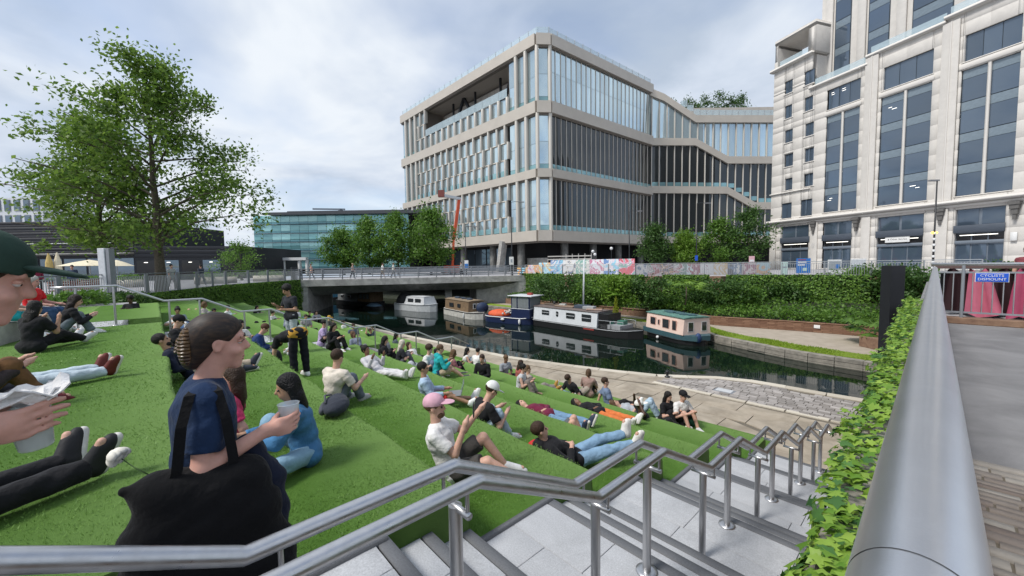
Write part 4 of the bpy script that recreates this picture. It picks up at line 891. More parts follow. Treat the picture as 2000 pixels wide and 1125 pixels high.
tree('small_tree', 'small bushy tree at the far end of the left railing', put(470, 44), 4.2, 2.2, .1, .1, 2200, .2, LF_MD, None, 70, 61, clump=.4)
# rooftop shrubs on the tan building
for i in range(9):
    q = R2.p(g2(1300+i*24), -9+rb_.uniform(-2, 2), 34.6 if i > 1 else 33); tree('rooftop_tree', 'thin roof garden tree number %s from the left on the tan office roof' % ['one', 'two', 'three', 'four', 'five', 'six', 'seven', 'eight', 'nine'][i], q, 4.4+rb_.uniform(-1.2, 1.8), 2.3, .08, .05, 800, .38, LF_DK, 'roof garden trees', 40, 70+i, clump=.5)
# ivy on walls: leaves spread over a surface
def ivywall(name, label, quads, dens, leaf, m, thick=.18, cat='ivy'):
    th = thing(name, label, cat, tuple(np.mean([np.mean(q, 0) for q in quads], 0)))
    Ps = []; Ns = []
    for a, b, c, d in quads:
        a, b, c, d = map(np.array, (a, b, c, d)); ar = np.linalg.norm(np.cross(b-a, d-a)); n = int(ar*dens); u = RNG.random(n)[:, None]; v = RNG.random(n)[:, None]
        P = (a*(1-u)+b*u)*(1-v)+(d*(1-u)+c*u)*v; nn = np.cross(b-a, d-a); nn = nn/np.linalg.norm(nn)
        bulge = thick*(.5+.5*np.sin(P[:, 0:1]*1.7)*np.sin(P[:, 2:3]*2.3+P[:, 1:2])) ; P = P + nn*(RNG.random((n, 1))*bulge+.03); Ps.append(P); Ns.append(np.repeat(nn[None], n, 0))
    Ps = np.concatenate(Ps); Ns = np.concatenate(Ns)
    o = link('foliage', leafmesh('foliage', Ps, leaf, m, 0.2, 0.6, Ns), th); o['kind'] = 'stuff'
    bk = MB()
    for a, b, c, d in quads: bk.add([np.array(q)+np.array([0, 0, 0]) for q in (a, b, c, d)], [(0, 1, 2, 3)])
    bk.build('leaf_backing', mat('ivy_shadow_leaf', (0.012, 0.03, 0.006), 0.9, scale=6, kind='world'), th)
    return th
Q = []
for (x0, y0), (x1, y1) in zip(HEDGE[:-1], HEDGE[1:]):
    n = Vector((-(y1-y0), x1-x0)); n = -n if n.dot(Vector((1, 1))) < 0 else n; n = n.normalized()*.07
    zb0, zb1 = -.45*max(0, min(7, (y0-R0)/T+1)), -.45*max(0, min(7, (y1-R0)/T+1))
    Q.append(((x0+n.x, y0+n.y, zb0-.3), (x1+n.x, y1+n.y, zb1-.3), (x1+n.x, y1+n.y, .12), (x0+n.x, y0+n.y, .12)))
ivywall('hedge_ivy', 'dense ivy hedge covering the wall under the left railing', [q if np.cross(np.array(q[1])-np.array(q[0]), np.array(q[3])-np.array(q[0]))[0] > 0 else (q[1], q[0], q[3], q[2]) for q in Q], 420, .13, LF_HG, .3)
Q2 = []
for (x0, y0), (x1, y1) in zip([(-32.8, 31.9), (-26.2, 31.8), (-24.9, 31.85), (-17.1, 31.7), (-15.8, 32.3), (-12.4, 33.5), (-11.3, 33.9), (-3.0, 36.4)][0::2], [(-32.8, 31.9), (-26.2, 31.8), (-24.9, 31.85), (-17.1, 31.7), (-15.8, 32.3), (-12.4, 33.5), (-11.3, 33.9), (-3.0, 36.4)][1::2]):
    Q2.append(((x0, y0-.25, -2.6), (x1, y1-.25, -2.6), (x1, y1-.25, .28), (x0, y0-.25, .28)))
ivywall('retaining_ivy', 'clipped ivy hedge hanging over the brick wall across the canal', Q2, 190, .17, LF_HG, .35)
Q2 = [((-3, 36.3, -2.6), (0, 36.8, -2.6), (0, 36.8, .2), (-3, 36.3, .2))]
# shrubs along the far bank
def shrub(name, label, c, r, n, leaf, m, stems=6, group=None, flat=.8, seed=0):
    rnd = random.Random(seed); th = thing(name, label, 'shrub', c, group); st = MB(); c = np.array(c); K = []
    for i in range(stems*4):
        a = rnd.uniform(0, 2*pi); e = c + np.array([cos(a)*r[0]*rnd.uniform(.2, .9), sin(a)*r[1]*rnd.uniform(.2, .9), r[2]*rnd.uniform(.5, 1.85)])
        if i < stems: st.tube([tuple(c), tuple((c+e)/2+np.array([0, 0, r[2]*.2])), tuple(e)], [.05, .03, .012], 5, cap=False)
        K.append(e)
    K = np.array(K); idx = RNG.integers(0, len(K), n); P = K[idx] + RNG.normal(0, 1, (n, 3))*np.array(r)*.24*flat; P[:, 2] = np.maximum(P[:, 2], c[2]+.03)
    st.build('stems', BARK, th, True); o = link('foliage', leafmesh('foliage', P, leaf, m), th); o['kind'] = 'stuff'; return th
SHR = [(1085, 612, 33.5, (3.0, 2.0, 1.35), LF_DK, 'dark spreading shrub at the left end of the far bank'), (1150, 612, 31.5, (1.6, 1.5, 1.1), LF_MD, 'mid green shrub behind the white narrowboat mast'),
       (1205, 610, 30, (1.5, 1.2, 1.3), LF_LT, 'pale large leaved plant beside the brick pier'), (1262, 618, 30.0, (1.6, 1.3, 1.2), LF_DK, 'dark shrub behind the pink boat'), (1385, 620, 30.5, (3.0, 1.8, 1.15), LF_DK, 'broad deep green shrub right of the fan leaved tree'),
       (1480, 612, 31.0, (2.2, 1.8, 1.15), LF_DK, 'dark shrub in the middle of the far bank planting'), (1560, 612, 30.5, (2.6, 2.0, 1.12), LF_MD, 'big green shrub below the blue poster'), (1635, 612, 30, (2.2, 1.8, 1.12), LF_DK, 'dark shrub left of the black column'),
       (1700, 612, 29.0, (1.8, 1.5, 1.5), LF_MD, 'tall pale flowering shrub behind the black column'), (1785, 640, 24, (1.6, 1.6, 1.5), LF_DK, 'shrub between the black column and the thick handrail')]
SHR += [(1290, 612, 30.2, (1.6, .9, .7), LF_MD, 'low shrub right behind the pink boat roof'), (1420, 620, 29.6, (2.0, 1.0, .9), LF_MD, 'low leafy shrub above the low wall in the middle'), (1510, 620, 29.6, (1.8, 1.0, .95), LF_DK, 'low dark shrub above the low wall right of the middle'), (1590, 620, 29.4, (1.7, 1.0, 1.0), LF_MD, 'low green shrub over the white notice'), (1655, 620, 28.6, (1.5, 1.0, 1.1), LF_DK, 'dark shrub spilling toward the brick planter'), (1735, 640, 26.4, (1.5, 1.2, 1.5), LF_DK, 'dark foliage around the black column base'), (1610, 600, 30.5, (2.6, 1.6, 1.12), LF_DK, 'tall dark shrub under the photo boards'), (1690, 590, 30.5, (2.4, 1.6, 1.4), LF_MD, 'tall green shrub under the wide photo board')]
for i, (px, py, D, r, m, lab) in enumerate(SHR):
    p = at_d(px, py, D); shrub('bank_shrub', lab, (p[0], p[1], -2.35), r, 3400, .2, m, group='shrubs on the far bank', seed=i)
# low ground cover along the wall top
gc = MB(); PP = []
for (x0, y0), (x1, y1) in zip(LW[:-1], LW[1:]):
    n = int(math.hypot(x1-x0, y1-y0)*420); u = RNG.random(n); w = np.abs(RNG.normal(0, 2.2, n)); PP.append(np.stack([x0+(x1-x0)*u+.2*w, y0+(y1-y0)*u+.25+w, -2.5+.15*w+RNG.random(n)*.5], 1))
tag(link('ground_cover', leafmesh('ground_cover', np.concatenate(PP), .2, LF_MD)), 'low leafy ground cover along the top of the low brick wall', 'ground cover', kind='stuff')
PP = []
nf = [p for p in FAR if p[0] > -20]
for (x0, y0), (x1, y1) in zip(nf[:-1], nf[1:]):
    n = int(math.hypot(x1-x0, y1-y0)*1100); u = RNG.random(n); w = RNG.uniform(.3, 1.6, n); PP.append(np.stack([x0+(x1-x0)*u, y0+(y1-y0)*u+w, np.full(n, -3.05)], 1))
PP = np.concatenate(PP); n = len(PP); hh = (RNG.uniform(.03, .08, n)*(1+.9*np.sin(PP[:, 0]*1.9)*np.sin(PP[:, 0]*.7)))[:, None]; a = RNG.uniform(0, 2*pi, n); ww_ = np.stack([np.cos(a), np.sin(a), 0*a], 1)*.014
VV = np.stack([PP-ww_, PP+ww_, PP+np.concatenate([RNG.normal(0, .03, (n, 2)), hh], 1)], 1)
tag(link('verge_grass', mesh_np('verge_grass', VV.reshape(-1, 3), np.arange(n*3).reshape(-1, 3), leafmat('verge_blade', (0.15, 0.26, 0.015), (0.32, 0.43, 0.05), .3))), 'bright grass blades on the verge of the far bank', 'grass', kind='stuff')
# fan leaved tree (tree fern like) and yellow conifer
def fan_tree(label, base, H, r, m, n=9, seed=1):
    rnd = random.Random(seed); th = thing('fan_leaf_tree', label, 'tree', base); b = Vector(base); tp = b+Vector((.15, .1, H))
    MB().tube([b, b.lerp(tp, .5)+Vector((.1, 0, 0)), tp], [.07, .055, .04], 7).build('trunk', BARK, th, True)
    for i in range(n):
        a = i*2.399; e = tp+Vector((cos(a)*r*rnd.uniform(.5, 1), sin(a)*r*rnd.uniform(.5, 1), rnd.uniform(-.25, .45))); mb = MB(); mb.tube([tp, tp.lerp(e, .5)+Vector((0, 0, .15)), e], [.02, .014, .01], 4, cap=False)
        for j in range(9):
            aa = a+(j-4)*.42; d = Vector((cos(aa), sin(aa), -.35)); s = Vector((-sin(aa), cos(aa), 0))*.075; L_ = r*.55*(1-.05*abs(j-4)); mb.add([e, e+d*L_*.5+s, e+d*L_, e+d*L_*.5-s], [(0, 1, 2, 3)])
        mb.build('fan_leaf', m, th)
    return th
p = at_d(1335, 612, 29.3); fan_tree('small tree with bright drooping fan leaves on the far bank', (p[0], p[1], -2.4), 2.0, 1.25, LF_LT, 22, 2)
p = at_d(1198, 600, 29.6); fan_tree('pale fan leaved plant by the brick pier across the canal', (p[0], p[1], -2.4), 1.5, .75, LF_LT, 14, 3)
p = at_d(1700, 655, 20.5); fan_tree('fern like plant spilling over the brick planter', (p[0], p[1], -2.9), .75, 1.15, LF_MD, 26, 4)
p = at_d(1203, 606, 26.6); yc = thing('yellow_conifer', 'slim yellow green potted conifer on the narrowboat roof end', 'plant', (p[0], p[1], -3.0))
n = 700; t = RNG.random(n); a = RNG.uniform(0, 2*pi, n); rr = .26*(1-t)**.7*np.sqrt(RNG.random(n)); o = link('foliage', leafmesh('foliage', np.stack([p[0]+rr*np.cos(a), p[1]+rr*np.sin(a), -2.2+1.25*t], 1), .09, LF_YG), yc); o['kind'] = 'stuff'
MB().tube([(p[0], p[1], -3.05), (p[0], p[1], -2.1)], .03, 6).build('stem', BARK, yc); MB().lathe([(.12, 0), (.17, .3), (.15, .3)], 12, (p[0], p[1], -3.06)).build('pot', BRICKM, yc)
# foreground ivy tumbling over the parapet: single leaves with lobes
iv = thing('parapet_ivy', 'bright green ivy with lobed leaves spilling over the parapet wall', 'ivy', (-.35, 4, .3))
def ivy_leaf(name, m):
    ang = [(-90, .12), (-62, .42), (-25, .30), (5, .50), (40, .30), (90, .62), (140, .30), (175, .50), (205, .30), (242, .42)]
    V = [(0, 0, .03)] + [(r*cos(radians(a)), r*sin(radians(a)), -.10*r*r*4*abs(cos(radians(a)))) for a, r in ang]; n = len(ang)
    me = bpy.data.meshes.new(name); me.from_pydata(V, [], [(0, 1+i, 1+(i+1) % n) for i in range(n)]); me.materials.append(m); return me
IV1 = mat('ivy_leaf_light', (0.12, 0.25, 0.022), 0.42, kind='objrand', col2=(0.30, 0.44, 0.06), spec=.5); IV2 = mat('ivy_leaf_dark', (0.035, 0.12, 0.03), 0.38, kind='objrand', col2=(0.09, 0.22, 0.045), spec=.5)
for m_ in (IV1, IV2):
    t_ = m_.node_tree; p_ = t_.nodes['Principled BSDF']; tr = t_.nodes.new('ShaderNodeBsdfTranslucent'); mx = t_.nodes.new('ShaderNodeMixShader'); mx.inputs[0].default_value = .3
    t_.links.new(p_.inputs['Base Color'].links[0].from_socket, tr.inputs[0]); t_.links.new(p_.outputs[0], mx.inputs[1]); t_.links.new(tr.outputs[0], mx.inputs[2]); t_.links.new(mx.outputs[0], [q for q in t_.nodes if q.type == 'OUTPUT_MATERIAL'][0].inputs[0])
IL = ivy_leaf('ivy_leaf', IV1); ID = ivy_leaf('ivy_leaf', IV2); rnd = random.Random(5); spots = []
for i in range(5600):
    y = .55+(12.0-.55)*rnd.random()**1.25; f = rnd.random(); wob = .10*sin(y*3.1)+.06*sin(y*7.3)
    if f < .45:      # on the top of the wall
        x = -.11-rnd.random()**.8*(.13+wob*.3+.012*y); z = .48+rnd.uniform(.0, .07) + (.05 if x < -.3 else 0); nn = Vector((rnd.gauss(-.25, .35), rnd.gauss(0, .35), 1))
    else:            # hanging face
        h = rnd.random()**1.1*(.75+wob*3)*(.55+.45*min(1, y/6)); x = -.24-rnd.random()*(.04+.014*y+wob*.3)*(1-.4*h); z = .50-h; nn = Vector((-1, rnd.gauss(0, .4), rnd.gauss(.65, .35)))
    s = rnd.uniform(.03, .078); spots.append((y*y+x*x, x, y, z, nn.normalized(), s, 'd' if (rnd.random() < (.15 if f < .45 else .45)) else 'l'))
for i in range(26):   # loose trailing shoots over the steps
    y = rnd.uniform(.9, 6); x = -.28-rnd.random()*.2; spots.append((y*y, x, y, -.45*max(1, (y-.1)/T+1)+.5+rnd.uniform(-.3, .3), Vector((-.5, rnd.gauss(0, .4), 1)).normalized(), rnd.uniform(.05, .09), 'l'))
spots.sort(key=lambda q: q[0]); VV = {'l': [], 'd': []}
for i, (d2, x, y, z, nn, s, ty) in enumerate(spots):
    q = nn.to_track_quat('Z', 'Y').to_matrix().to_4x4() @ Matrix.Rotation(rnd.gauss(pi, .7), 4, 'Z'); M = Matrix.Translation((x, y, z)) @ q @ Matrix.Diagonal((s, s, s, 1))
    if i < 300: link('leaf', IL if ty == 'l' else ID, iv, M)
    else: VV[ty].append(M)
for ty, me in (('l', IL), ('d', ID)):
    base = np.array([tuple(v.co)+(1,) for v in me.vertices]); F0 = np.array([tuple(p.vertices) for p in me.polygons])
    V = np.concatenate([(np.array(M) @ base.T).T[:, :3] for M in VV[ty]]); F = np.concatenate([F0+i*len(base) for i in range(len(VV[ty]))])
    m_ = leafmat('ivy_mass_'+ty, (0.11, 0.24, 0.022) if ty == 'l' else (0.03, 0.10, 0.025), (0.31, 0.46, 0.07) if ty == 'l' else (0.10, 0.23, 0.05), .3)
    o = link('foliage', mesh_np('foliage', V, F, m_), iv); o['kind'] = 'stuff'
vn = MB()
for i in range(16):
    y = .7+i*.68; vn.tube([(-.2, y, .475), (-.22, y+.15, .49), (-.27, y+.3, .35), (-.28+rnd.uniform(-.03, .0), y+.4, -.05)], [.008, .007, .005, .003], 5)
vn.build('stems', BARK, iv, True)
# ------------------------------------------------------------------ boats
class Boat:
    def __init__(s, name, label, p0, p1, L):
        d = Vector((p1[0]-p0[0], p1[1]-p0[1])).normalized(); s.M = Matrix.Translation((p0[0], p0[1], -3.5)) @ Matrix.Rotation(atan2(d.y, d.x), 4, 'Z'); s.L = L
        s.o = tag(link(name, None, None, s.M.copy()), label, 'boat', 'boats moored on the canal')
    def add(s, name, mb, m, parent=None, smooth=False, bevel=0): return mb.build(name, m, parent or s.o, smooth, s.M, bevel)
    def loft(s, name, st, m, parent=None, smooth=False, caps=True):   # st: list of (x,[(y,z)...]) open from one side over to the other
        V = []; n = len(st[0][1])
        for x, pr in st: V += [(x, y, z) for y, z in pr]
        F = [(i*n+j, i*n+j+1, (i+1)*n+j+1, (i+1)*n+j) for i in range(len(st)-1) for j in range(n-1)] + [(i*n+n-1, i*n, (i+1)*n, (i+1)*n+n-1) for i in range(len(st)-1)]
        if caps: F += [tuple(range(n))[::-1], tuple((len(st)-1)*n+j for j in range(n))]
        mb = MB(); mb.add(V, F); return s.add(name, mb, m, parent, smooth)
    def hull(s, m, B, free, bow=1.6, stern=.5, sheer=.25, deckm=None, rubm=None):
        L = s.L; st = []; dk = []
        for i in range(15):
            t = i/14; x = L*t; w = 1.0
            if L-x < bow: w = (max(0.0, (L-x))/bow)**.55
            if x < stern: w = min(w, .62+.38*(x/stern)**.6)
            hw = B/2*max(w, .04); z1 = free + sheer*max(0, (x-(L-bow*1.3))/(bow*1.3))**2
            st.append((x, [(-hw*.92, -.35), (-hw, .05), (-hw, z1), (hw, z1), (hw, .05), (hw*.92, -.35)])); dk.append((x, hw, z1))
        h = s.loft('hull', st, m)
        for sd in (-1, 1):
            mb = MB(); mb.tube([(x, sd*(hw+.015), z1-.05) for x, hw, z1 in dk], .035, 6); s.add('rubbing_strake', mb, rubm or m, None, True)
        return h
    def cabin(s, m, x0, x1, w0, w1, z0, z1, roofm, roofo=.05, name='cabin', slope=0.0):
        mb = MB(); a, b = w0/2, w1/2; mb.add([(x0, -a, z0), (x1, -a, z0), (x1, a, z0), (x0, a, z0), (x0+slope, -b, z1), (x1-slope, -b, z1), (x1-slope, b, z1), (x0+slope, b, z1)], CQ); c = s.add(name, mb, m, None, False, .015)
        st = [(x, [(-b-roofo, z1), (-b-roofo, z1+.04), (-b*.5, z1+.09), (b*.5, z1+.09), (b+roofo, z1+.04), (b+roofo, z1)]) for x in (x0+slope-roofo, x1-slope+roofo)]; s.loft('roof', st, roofm); return c
    def window(s, cab, x0, x1, z0, z1, y0, y1z, fm, gm, round_=False):   # on the near (-y) side; wall leans from y0 at z0 ... linear
        yy = lambda z: -(y0)-.012
        mb = MB(); mb.box(((x0+x1)/2, yy(0), (z0+z1)/2), (x1-x0, .03, z1-z0)); w = s.add('window', mb, fm, cab, False, .01)
        mb = MB(); mb.box(((x0+x1)/2, yy(0)-.012, (z0+z1)/2), (x1-x0-.08, .025, z1-z0-.08)); s.add('pane', mb, gm, w)
        return w
BG = mat('boat_glass', (0.03, 0.035, 0.04), 0.06, spec=.8); HB = mat('hull_black', (0.012, 0.012, 0.013), 0.45); CW = mat('boat_offwhite', (0.62, 0.645, 0.67), 0.45, var=.08, scale=2); RED = mat('faded_red', (0.33, 0.05, 0.04), 0.6); DKG = mat('deck_grey', (0.30, 0.31, 0.32), 0.6)
# white narrowboat
b = Boat('white_narrowboat', 'long pale grey narrowboat with black hull and dark square windows', (-21.9, 22.95), (-12.3, 22.5), 9.6)
b.hull(HB, 2.08, .52, 1.6, .6, .12, rubm=DKG); c = b.cabin(CW, .5, 6.7, 1.92, 1.7, .48, 1.52, mat('roof_brown', (0.14, 0.11, 0.10), .8)); yw = .9
for x0, x1, z0, z1 in ((1.45, 2.2, .98, 1.32), (2.95, 3.15, .95, 1.32), (3.95, 4.75, .92, 1.32), (5.4, 6.2, .85, 1.34)): 
    w = b.window(c, x0, x1, z0, z1, yw+.02, 0, HB, BG); mb = MB(); mb.box(((x0+x1)/2, -yw-.05, (z0+z1)/2), (x1-x0, .02, .03)); b.add('glazing_bar', mb, CW, w)
mb = MB(); mb.box((7.0, 0, .98), (.9, 1.5, 1.0)); b.add('cratch', mb, HB, None, False, .02); mb = MB(); mb.box((7.6, 0, .62), (1.6, 1.5, .35)); b.add('well_deck', mb, DKG)
mb = MB()
for sd in (-1, 1):
    mb.tube([(6.8, sd*.9, .55), (6.8, sd*.9, 1.05), (8.6, sd*.72, 1.05), (8.6, sd*.72, .6)], .02, 6); mb.tube([(7.7, sd*.82, .55), (7.7, sd*.82, 1.05)], .018, 6)
b.add('deck_rail', mb, LGREY, None, True); mb = MB(); mb.box((8.0, .1, .85), (.5, .5, .4)); mb.box((7.3, -.3, .85), (.4, .5, .3)); b.add('deck_boxes', mb, mat('deck_green', (.05, .16, .12), .6), None, False, .02)
for i, (x, y, sx_, sy_, sz_, cc) in enumerate(((1.6, .2, 1.5, .6, .10, (.12, .09, .07)), (3.2, -.2, 1.7, .5, .08, (.25, .18, .13)), (4.6, .1, 1.0, .7, .22, (.05, .07, .10)), (5.4, -.1, .8, .6, .2, (.33, .34, .35)), (2.5, .3, .5, .4, .14, (.5, .49, .46)), (6.0, -.3, 1.1, .4, .07, (.36, .25, .2)))):
    mb = MB(); mb.box((x, y, 1.62+sz_/2), (sx_, sy_, sz_), .1*i); b.add('roof_clutter', mb, mat('clutter_%d' % i, cc, .8), None, False, .02)
mb = MB(); mb.tube([(1.9, 0, 1.6), (1.9, 0, 1.95)], .08, 10); b.add('chimney', mb, HB, None, True); mb = MB(); mb.tube([(4.8, 0, 1.6), (4.8, .1, 5.2)], .035, 8); mb.tube([(4.65, 0.1, 1.9), (4.65, .2, 5.1)], .025, 8); b.add('mast', mb, CW, None, True)
mb = MB(); mb.box((6.1, -1.055, .42), (.9, .012, .18)); b.add('red_patch', mb, RED)
# pink boat
b = Boat('pink_cabin_boat', 'short pale pink cabin boat with teal hull and green roof', (-12.75, 25.05), (-9.5, 23.45), 4.35)
b.hull(HB, 2.06, .30, 1.0, .5, .05); TQ = mat('hull_teal', (0.05, 0.11, 0.13), .45); PK = mat('cabin_pink', (0.80, 0.60, 0.51), .5, var=.07, scale=2)
st = []
for i in range(9):
    x = 4.3*i/8; w = 1.03*(1 if x < 3.3 else max(.35, 1-((x-3.3)/1.05)**2*.6)); st.append((x, [(-w, .28), (-w*1.01, .58), (w*1.01, .58), (w, .28)]))
b.loft('teal_band', st, TQ); c = b.cabin(PK, .25, 3.75, 2.0, 1.8, .57, 1.55, mat('roof_green', (0.09, 0.20, 0.165), .6, var=.5, scale=5), .06)
FRW = mat('window_white', (0.7, 0.66, 0.62), .5)
for x0, x1, z0, z1 in ((.75, 1.2, .88, 1.3), (1.5, 1.6, .95, 1.2), (1.95, 2.5, .82, 1.32), (2.85, 3.15, .8, 1.32)):
    b.window(c, x0-.05, x1+.05, z0-.05, z1+.05, .965, 0, mat('window_rose', (.60, .36, .30), .5), BG)
for yy in (-.45, .5):
    mb = MB(); mb.box((3.755, yy, 1.05), (.03, .4, .6)); w = b.add('end_window', mb, FRW, c); mb = MB(); mb.box((3.775, yy, 1.05), (.02, .3, .5)); b.add('pane', mb, BG, w)
mb = MB(); mb.sphere((4.2, -.3, .45), (.16, .2, .3), 10, 8); b.add('blue_cover', mb, mat('tarp_blue', (.02, .05, .14), .6), None, True); mb = MB(); mb.sphere((1.6, -1.1, .12), .10, 10, 8); b.add('fender', mb, WHITE, None, True)
mb = MB()
for i in range(5): mb.box((1.2+i*.5, .1*((-1)**i), 1.68), (.45, .5, .06), .3*i)
b.add('roof_clutter', mb, TQ)
# blue tug with wheelhouse
b = Boat('blue_tug', 'navy tug with glazed wheelhouse and orange cover', (-26.4, 21.6), (-21.6, 22.6), 5.0)
NV = mat('hull_navy', (0.012, 0.022, 0.07), .4); b.hull(NV, 2.1, .55, 1.0, .8, .15, rubm=WHITE)
mb = MB(); mb.sphere((1.2, -.1, .62), (1.15, .85, .42), 14, 8); b.add('orange_cover', mb, mat('orange_fabric', (.62, .10, .03), .7, var=.25, scale=6), None, True)
c = b.cabin(NV, 2.9, 4.7, 1.7, 1.7, .5, 1.25, CW, .0); mb = MB()
for x in (2.95, 3.5, 4.65):
    for yy in (-.8, .8): mb.box((x, yy, 1.75), (.08, .08, 1.05))
b.add('wheelhouse_posts', mb, NV); mb = MB(); mb.box((3.8, 0, 2.3), (2.3, 1.95, .07)); b.add('wheelhouse_roof', mb, CW, None, False, .02)
for x0, x1 in ((3.0, 3.45), (3.56, 4.6)): mb = MB(); mb.box(((x0+x1)/2, -.82, 1.78), (x1-x0, .03, .85)); b.add('wheelhouse_pane', mb, mat('cab_glass', (.20, .22, .23), .1, spec=.8))
mb = MB(); mb.box((4.68, 0, 1.78), (.03, 1.5, .85)); b.add('wheelhouse_pane', mb, MATS['cab_glass']); mb = MB()
for i in range(14): mb.sphere((2.35+rb_.uniform(-.35, .35), -.5+rb_.uniform(-.4, .4), .72+rb_.uniform(0, .35)), .09, 7, 5)
b.add('white_flowers', mb, mat('petal_grey', (.55, .55, .52), .7), None, True); mb = MB(); mb.sphere((3.9, -1.12, .25), (.1, .1, .22), 10, 8); mb.sphere((2.2, -1.12, .35), (.2, .08, .1), 10, 8); b.add('fender', mb, WHITE, None, True)
mb = MB(); mb.box((4.1, .2, 2.42), (.4, .3, .18)); b.add('red_box', mb, RED)
# wooden cabin boat
b = Boat('wooden_cabin_boat', 'brown wooden cabin boat with weathered white hull and twin arched windows', (-33.4, 22.1), (-26.7, 21.2), 6.6)
b.hull(mat('hull_weathered_white', (.50, .49, .45), .6, var=.25, scale=3), 2.0, .62, 1.2, .6, .05, rubm=HB); WD = mat('cabin_wood', (.19, .125, .07), .7, var=.3, scale=5)
c = b.cabin(WD, .6, 5.4, 1.7, 1.6, .6, 1.55, mat('roof_wood', (.22, .16, .10), .8)); b.window(c, 1.6, 2.5, .85, 1.25, .85, 0, HB, BG); b.window(c, 3.3, 3.9, .9, 1.25, .85, 0, HB, BG)
for yy in (-.22, .18): mb = MB(); mb.box((5.42, yy, 1.12), (.04, .34, .5)); w = b.add('end_window', mb, FRW, c, False, .03); mb = MB(); mb.box((5.45, yy, 1.12), (.03, .2, .36)); b.add('pane', mb, BG, w)
mb = MB(); mb.sphere((5.95, .3, 1.0), (.45, .6, .5), 12, 8); b.add('blue_canopy', mb, mat('canvas_navy', (.01, .025, .07), .7), None, True); mb = MB()
for i in range(6): mb.box((1.4+.6*i, .1*((-1)**i), 1.70), (.4, .35, .12), .4*i)
b.add('roof_clutter', mb, mat('clutter_2', (.25, .18, .13), .8)); mb = MB(); mb.sphere((4.9, -1.08, .3), (.07, .07, .26), 8, 6); b.add('fender', mb, WHITE, None, True)
# white cruiser under the bridge
b = Boat('white_cruiser', 'small white cruiser with a black canvas hood under the bridge', (-41.2, 20.5), (-35.2, 21.6), 6.1)
b.hull(mat('gelcoat_grey', (.50, .52, .53), .4), 2.2, .75, 1.6, .4, .1, rubm=DKG); c = b.cabin(mat('gelcoat_white', (.58, .59, .60), .4), 1.9, 5.2, 1.8, 1.45, .75, 1.5, MATS['gelcoat_white'], .02, slope=.25)
for x0, x1 in ((2.5, 3.4), (3.7, 4.6)): b.window(c, x0, x1, .95, 1.35, .84, 0, HB, BG)
mb = MB(); mb.sphere((1.0, 0, .75), (1.05, 1.0, 1.15), 14, 10); b.add('canvas_hood', mb, mat('canvas_black', (.01, .01, .011), .8), None, True)
# dark narrowboat, dinghy and blue boat farther on
b = Boat('dark_narrowboat', 'dark narrowboat with brown wooden cabin beyond the bridge', (-53.5, 18.2), (-44.0, 19.9), 9.5); b.hull(HB, 2.05, .6, 1.5, .6, .1); c = b.cabin(mat('cabin_grey', (.16, .17, .17), .6), .8, 5.4, 1.8, 1.65, .55, 1.5, MATS['roof_brown']); c2 = b.cabin(WD, 5.5, 8.2, 1.8, 1.7, .55, 1.75, MATS['roof_brown'])
for x0, x1 in ((1.6, 2.3), (3.2, 3.9)): b.window(c, x0, x1, .9, 1.3, .9, 0, CW, BG)
for x0, x1 in ((5.8, 6.5), (6.7, 7.2), (7.4, 7.9)): b.window(c2, x0, x1, .95, 1.55, .9, 0, HB, MATS['cab_glass'])
b = Boat('blue_dinghy', 'small covered blue dinghy beside the dark narrowboat', (-44.9, 18.2), (-41.8, 18.8), 3.1); b.hull(HB, 1.4, .3, 1.0, .3, .1); mb = MB(); mb.sphere((1.4, 0, .3), (1.2, .62, .35), 12, 8); b.add('cover', mb, mat('tarp_grey_blue', (.10, .17, .25), .6), None, True)
b = Boat('blue_far_boat', 'light blue covered boat far along the canal', (-63, 18.0), (-57, 19.0), 6); b.hull(HB, 2.0, .5, 1.2, .5, .1); c = b.cabin(mat('tarp_blue_light', (.06, .22, .33), .6), .5, 5.0, 1.8, 1.4, .5, 1.7, MATS['tarp_blue_light']); b.window(c, 1.0, 2.0, .8, 1.3, .9, 0, HB, BG)
# ------------------------------------------------------------------ street furniture, hoarding, plant
hb = thing('painted_hoarding', 'long site hoarding painted with bright abstract colours behind the railing', 'hoarding', (-26, 38, 0))
cols = [(.30, .62, .78), (.55, .76, .84), (.72, .74, .78), (.80, .42, .20), (.75, .60, .62), (.18, .30, .55), (.85, .55, .15), (.70, .72, .75), (.60, .15, .18), (.74, .66, .72), (.20, .22, .28), (.78, .45, .58), (.72, .73, .75), (.55, .20, .32), (.25, .45, .40), (.72, .70, .66)]
MU = []
for i, cc in enumerate(cols):
    m_ = mat('mural_%d' % i, cc, .6); t_ = m_.node_tree; n_ = t_.nodes; r_ = [q for q in n_ if q.type == 'VALTORGB'][0]; no = [q for q in n_ if q.type == 'TEX_NOISE'][0]
    no.inputs['Scale'].default_value = .55; no.inputs['Distortion'].default_value = 2.5; no.inputs['Detail'].default_value = 3; g_ = n_.new('ShaderNodeNewGeometry'); t_.links.new(g_.outputs['Position'], no.inputs['Vector']); r_.color_ramp.interpolation = 'CONSTANT'
    e = r_.color_ramp.elements; e[0].position = 0; e[0].color = (*cc, 1); e[1].position = .48; e[1].color = (*cols[(i*5+3) % 16], 1); q = e.new(.56); q.color = (*cols[(i*7+6) % 16], 1); q = e.new(.63); q.color = (*cols[(i*3+1) % 16], 1); MU.append(m_)
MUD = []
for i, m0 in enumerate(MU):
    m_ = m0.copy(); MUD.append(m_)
    for e in [q for q in m_.node_tree.nodes if q.type == 'VALTORGB'][0].color_ramp.elements: c_ = e.color; g_ = (c_[0]+c_[1]+c_[2])/3; e.color = tuple((.45*c_[k]+.55*g_)*.55 for k in range(3))+(1,)
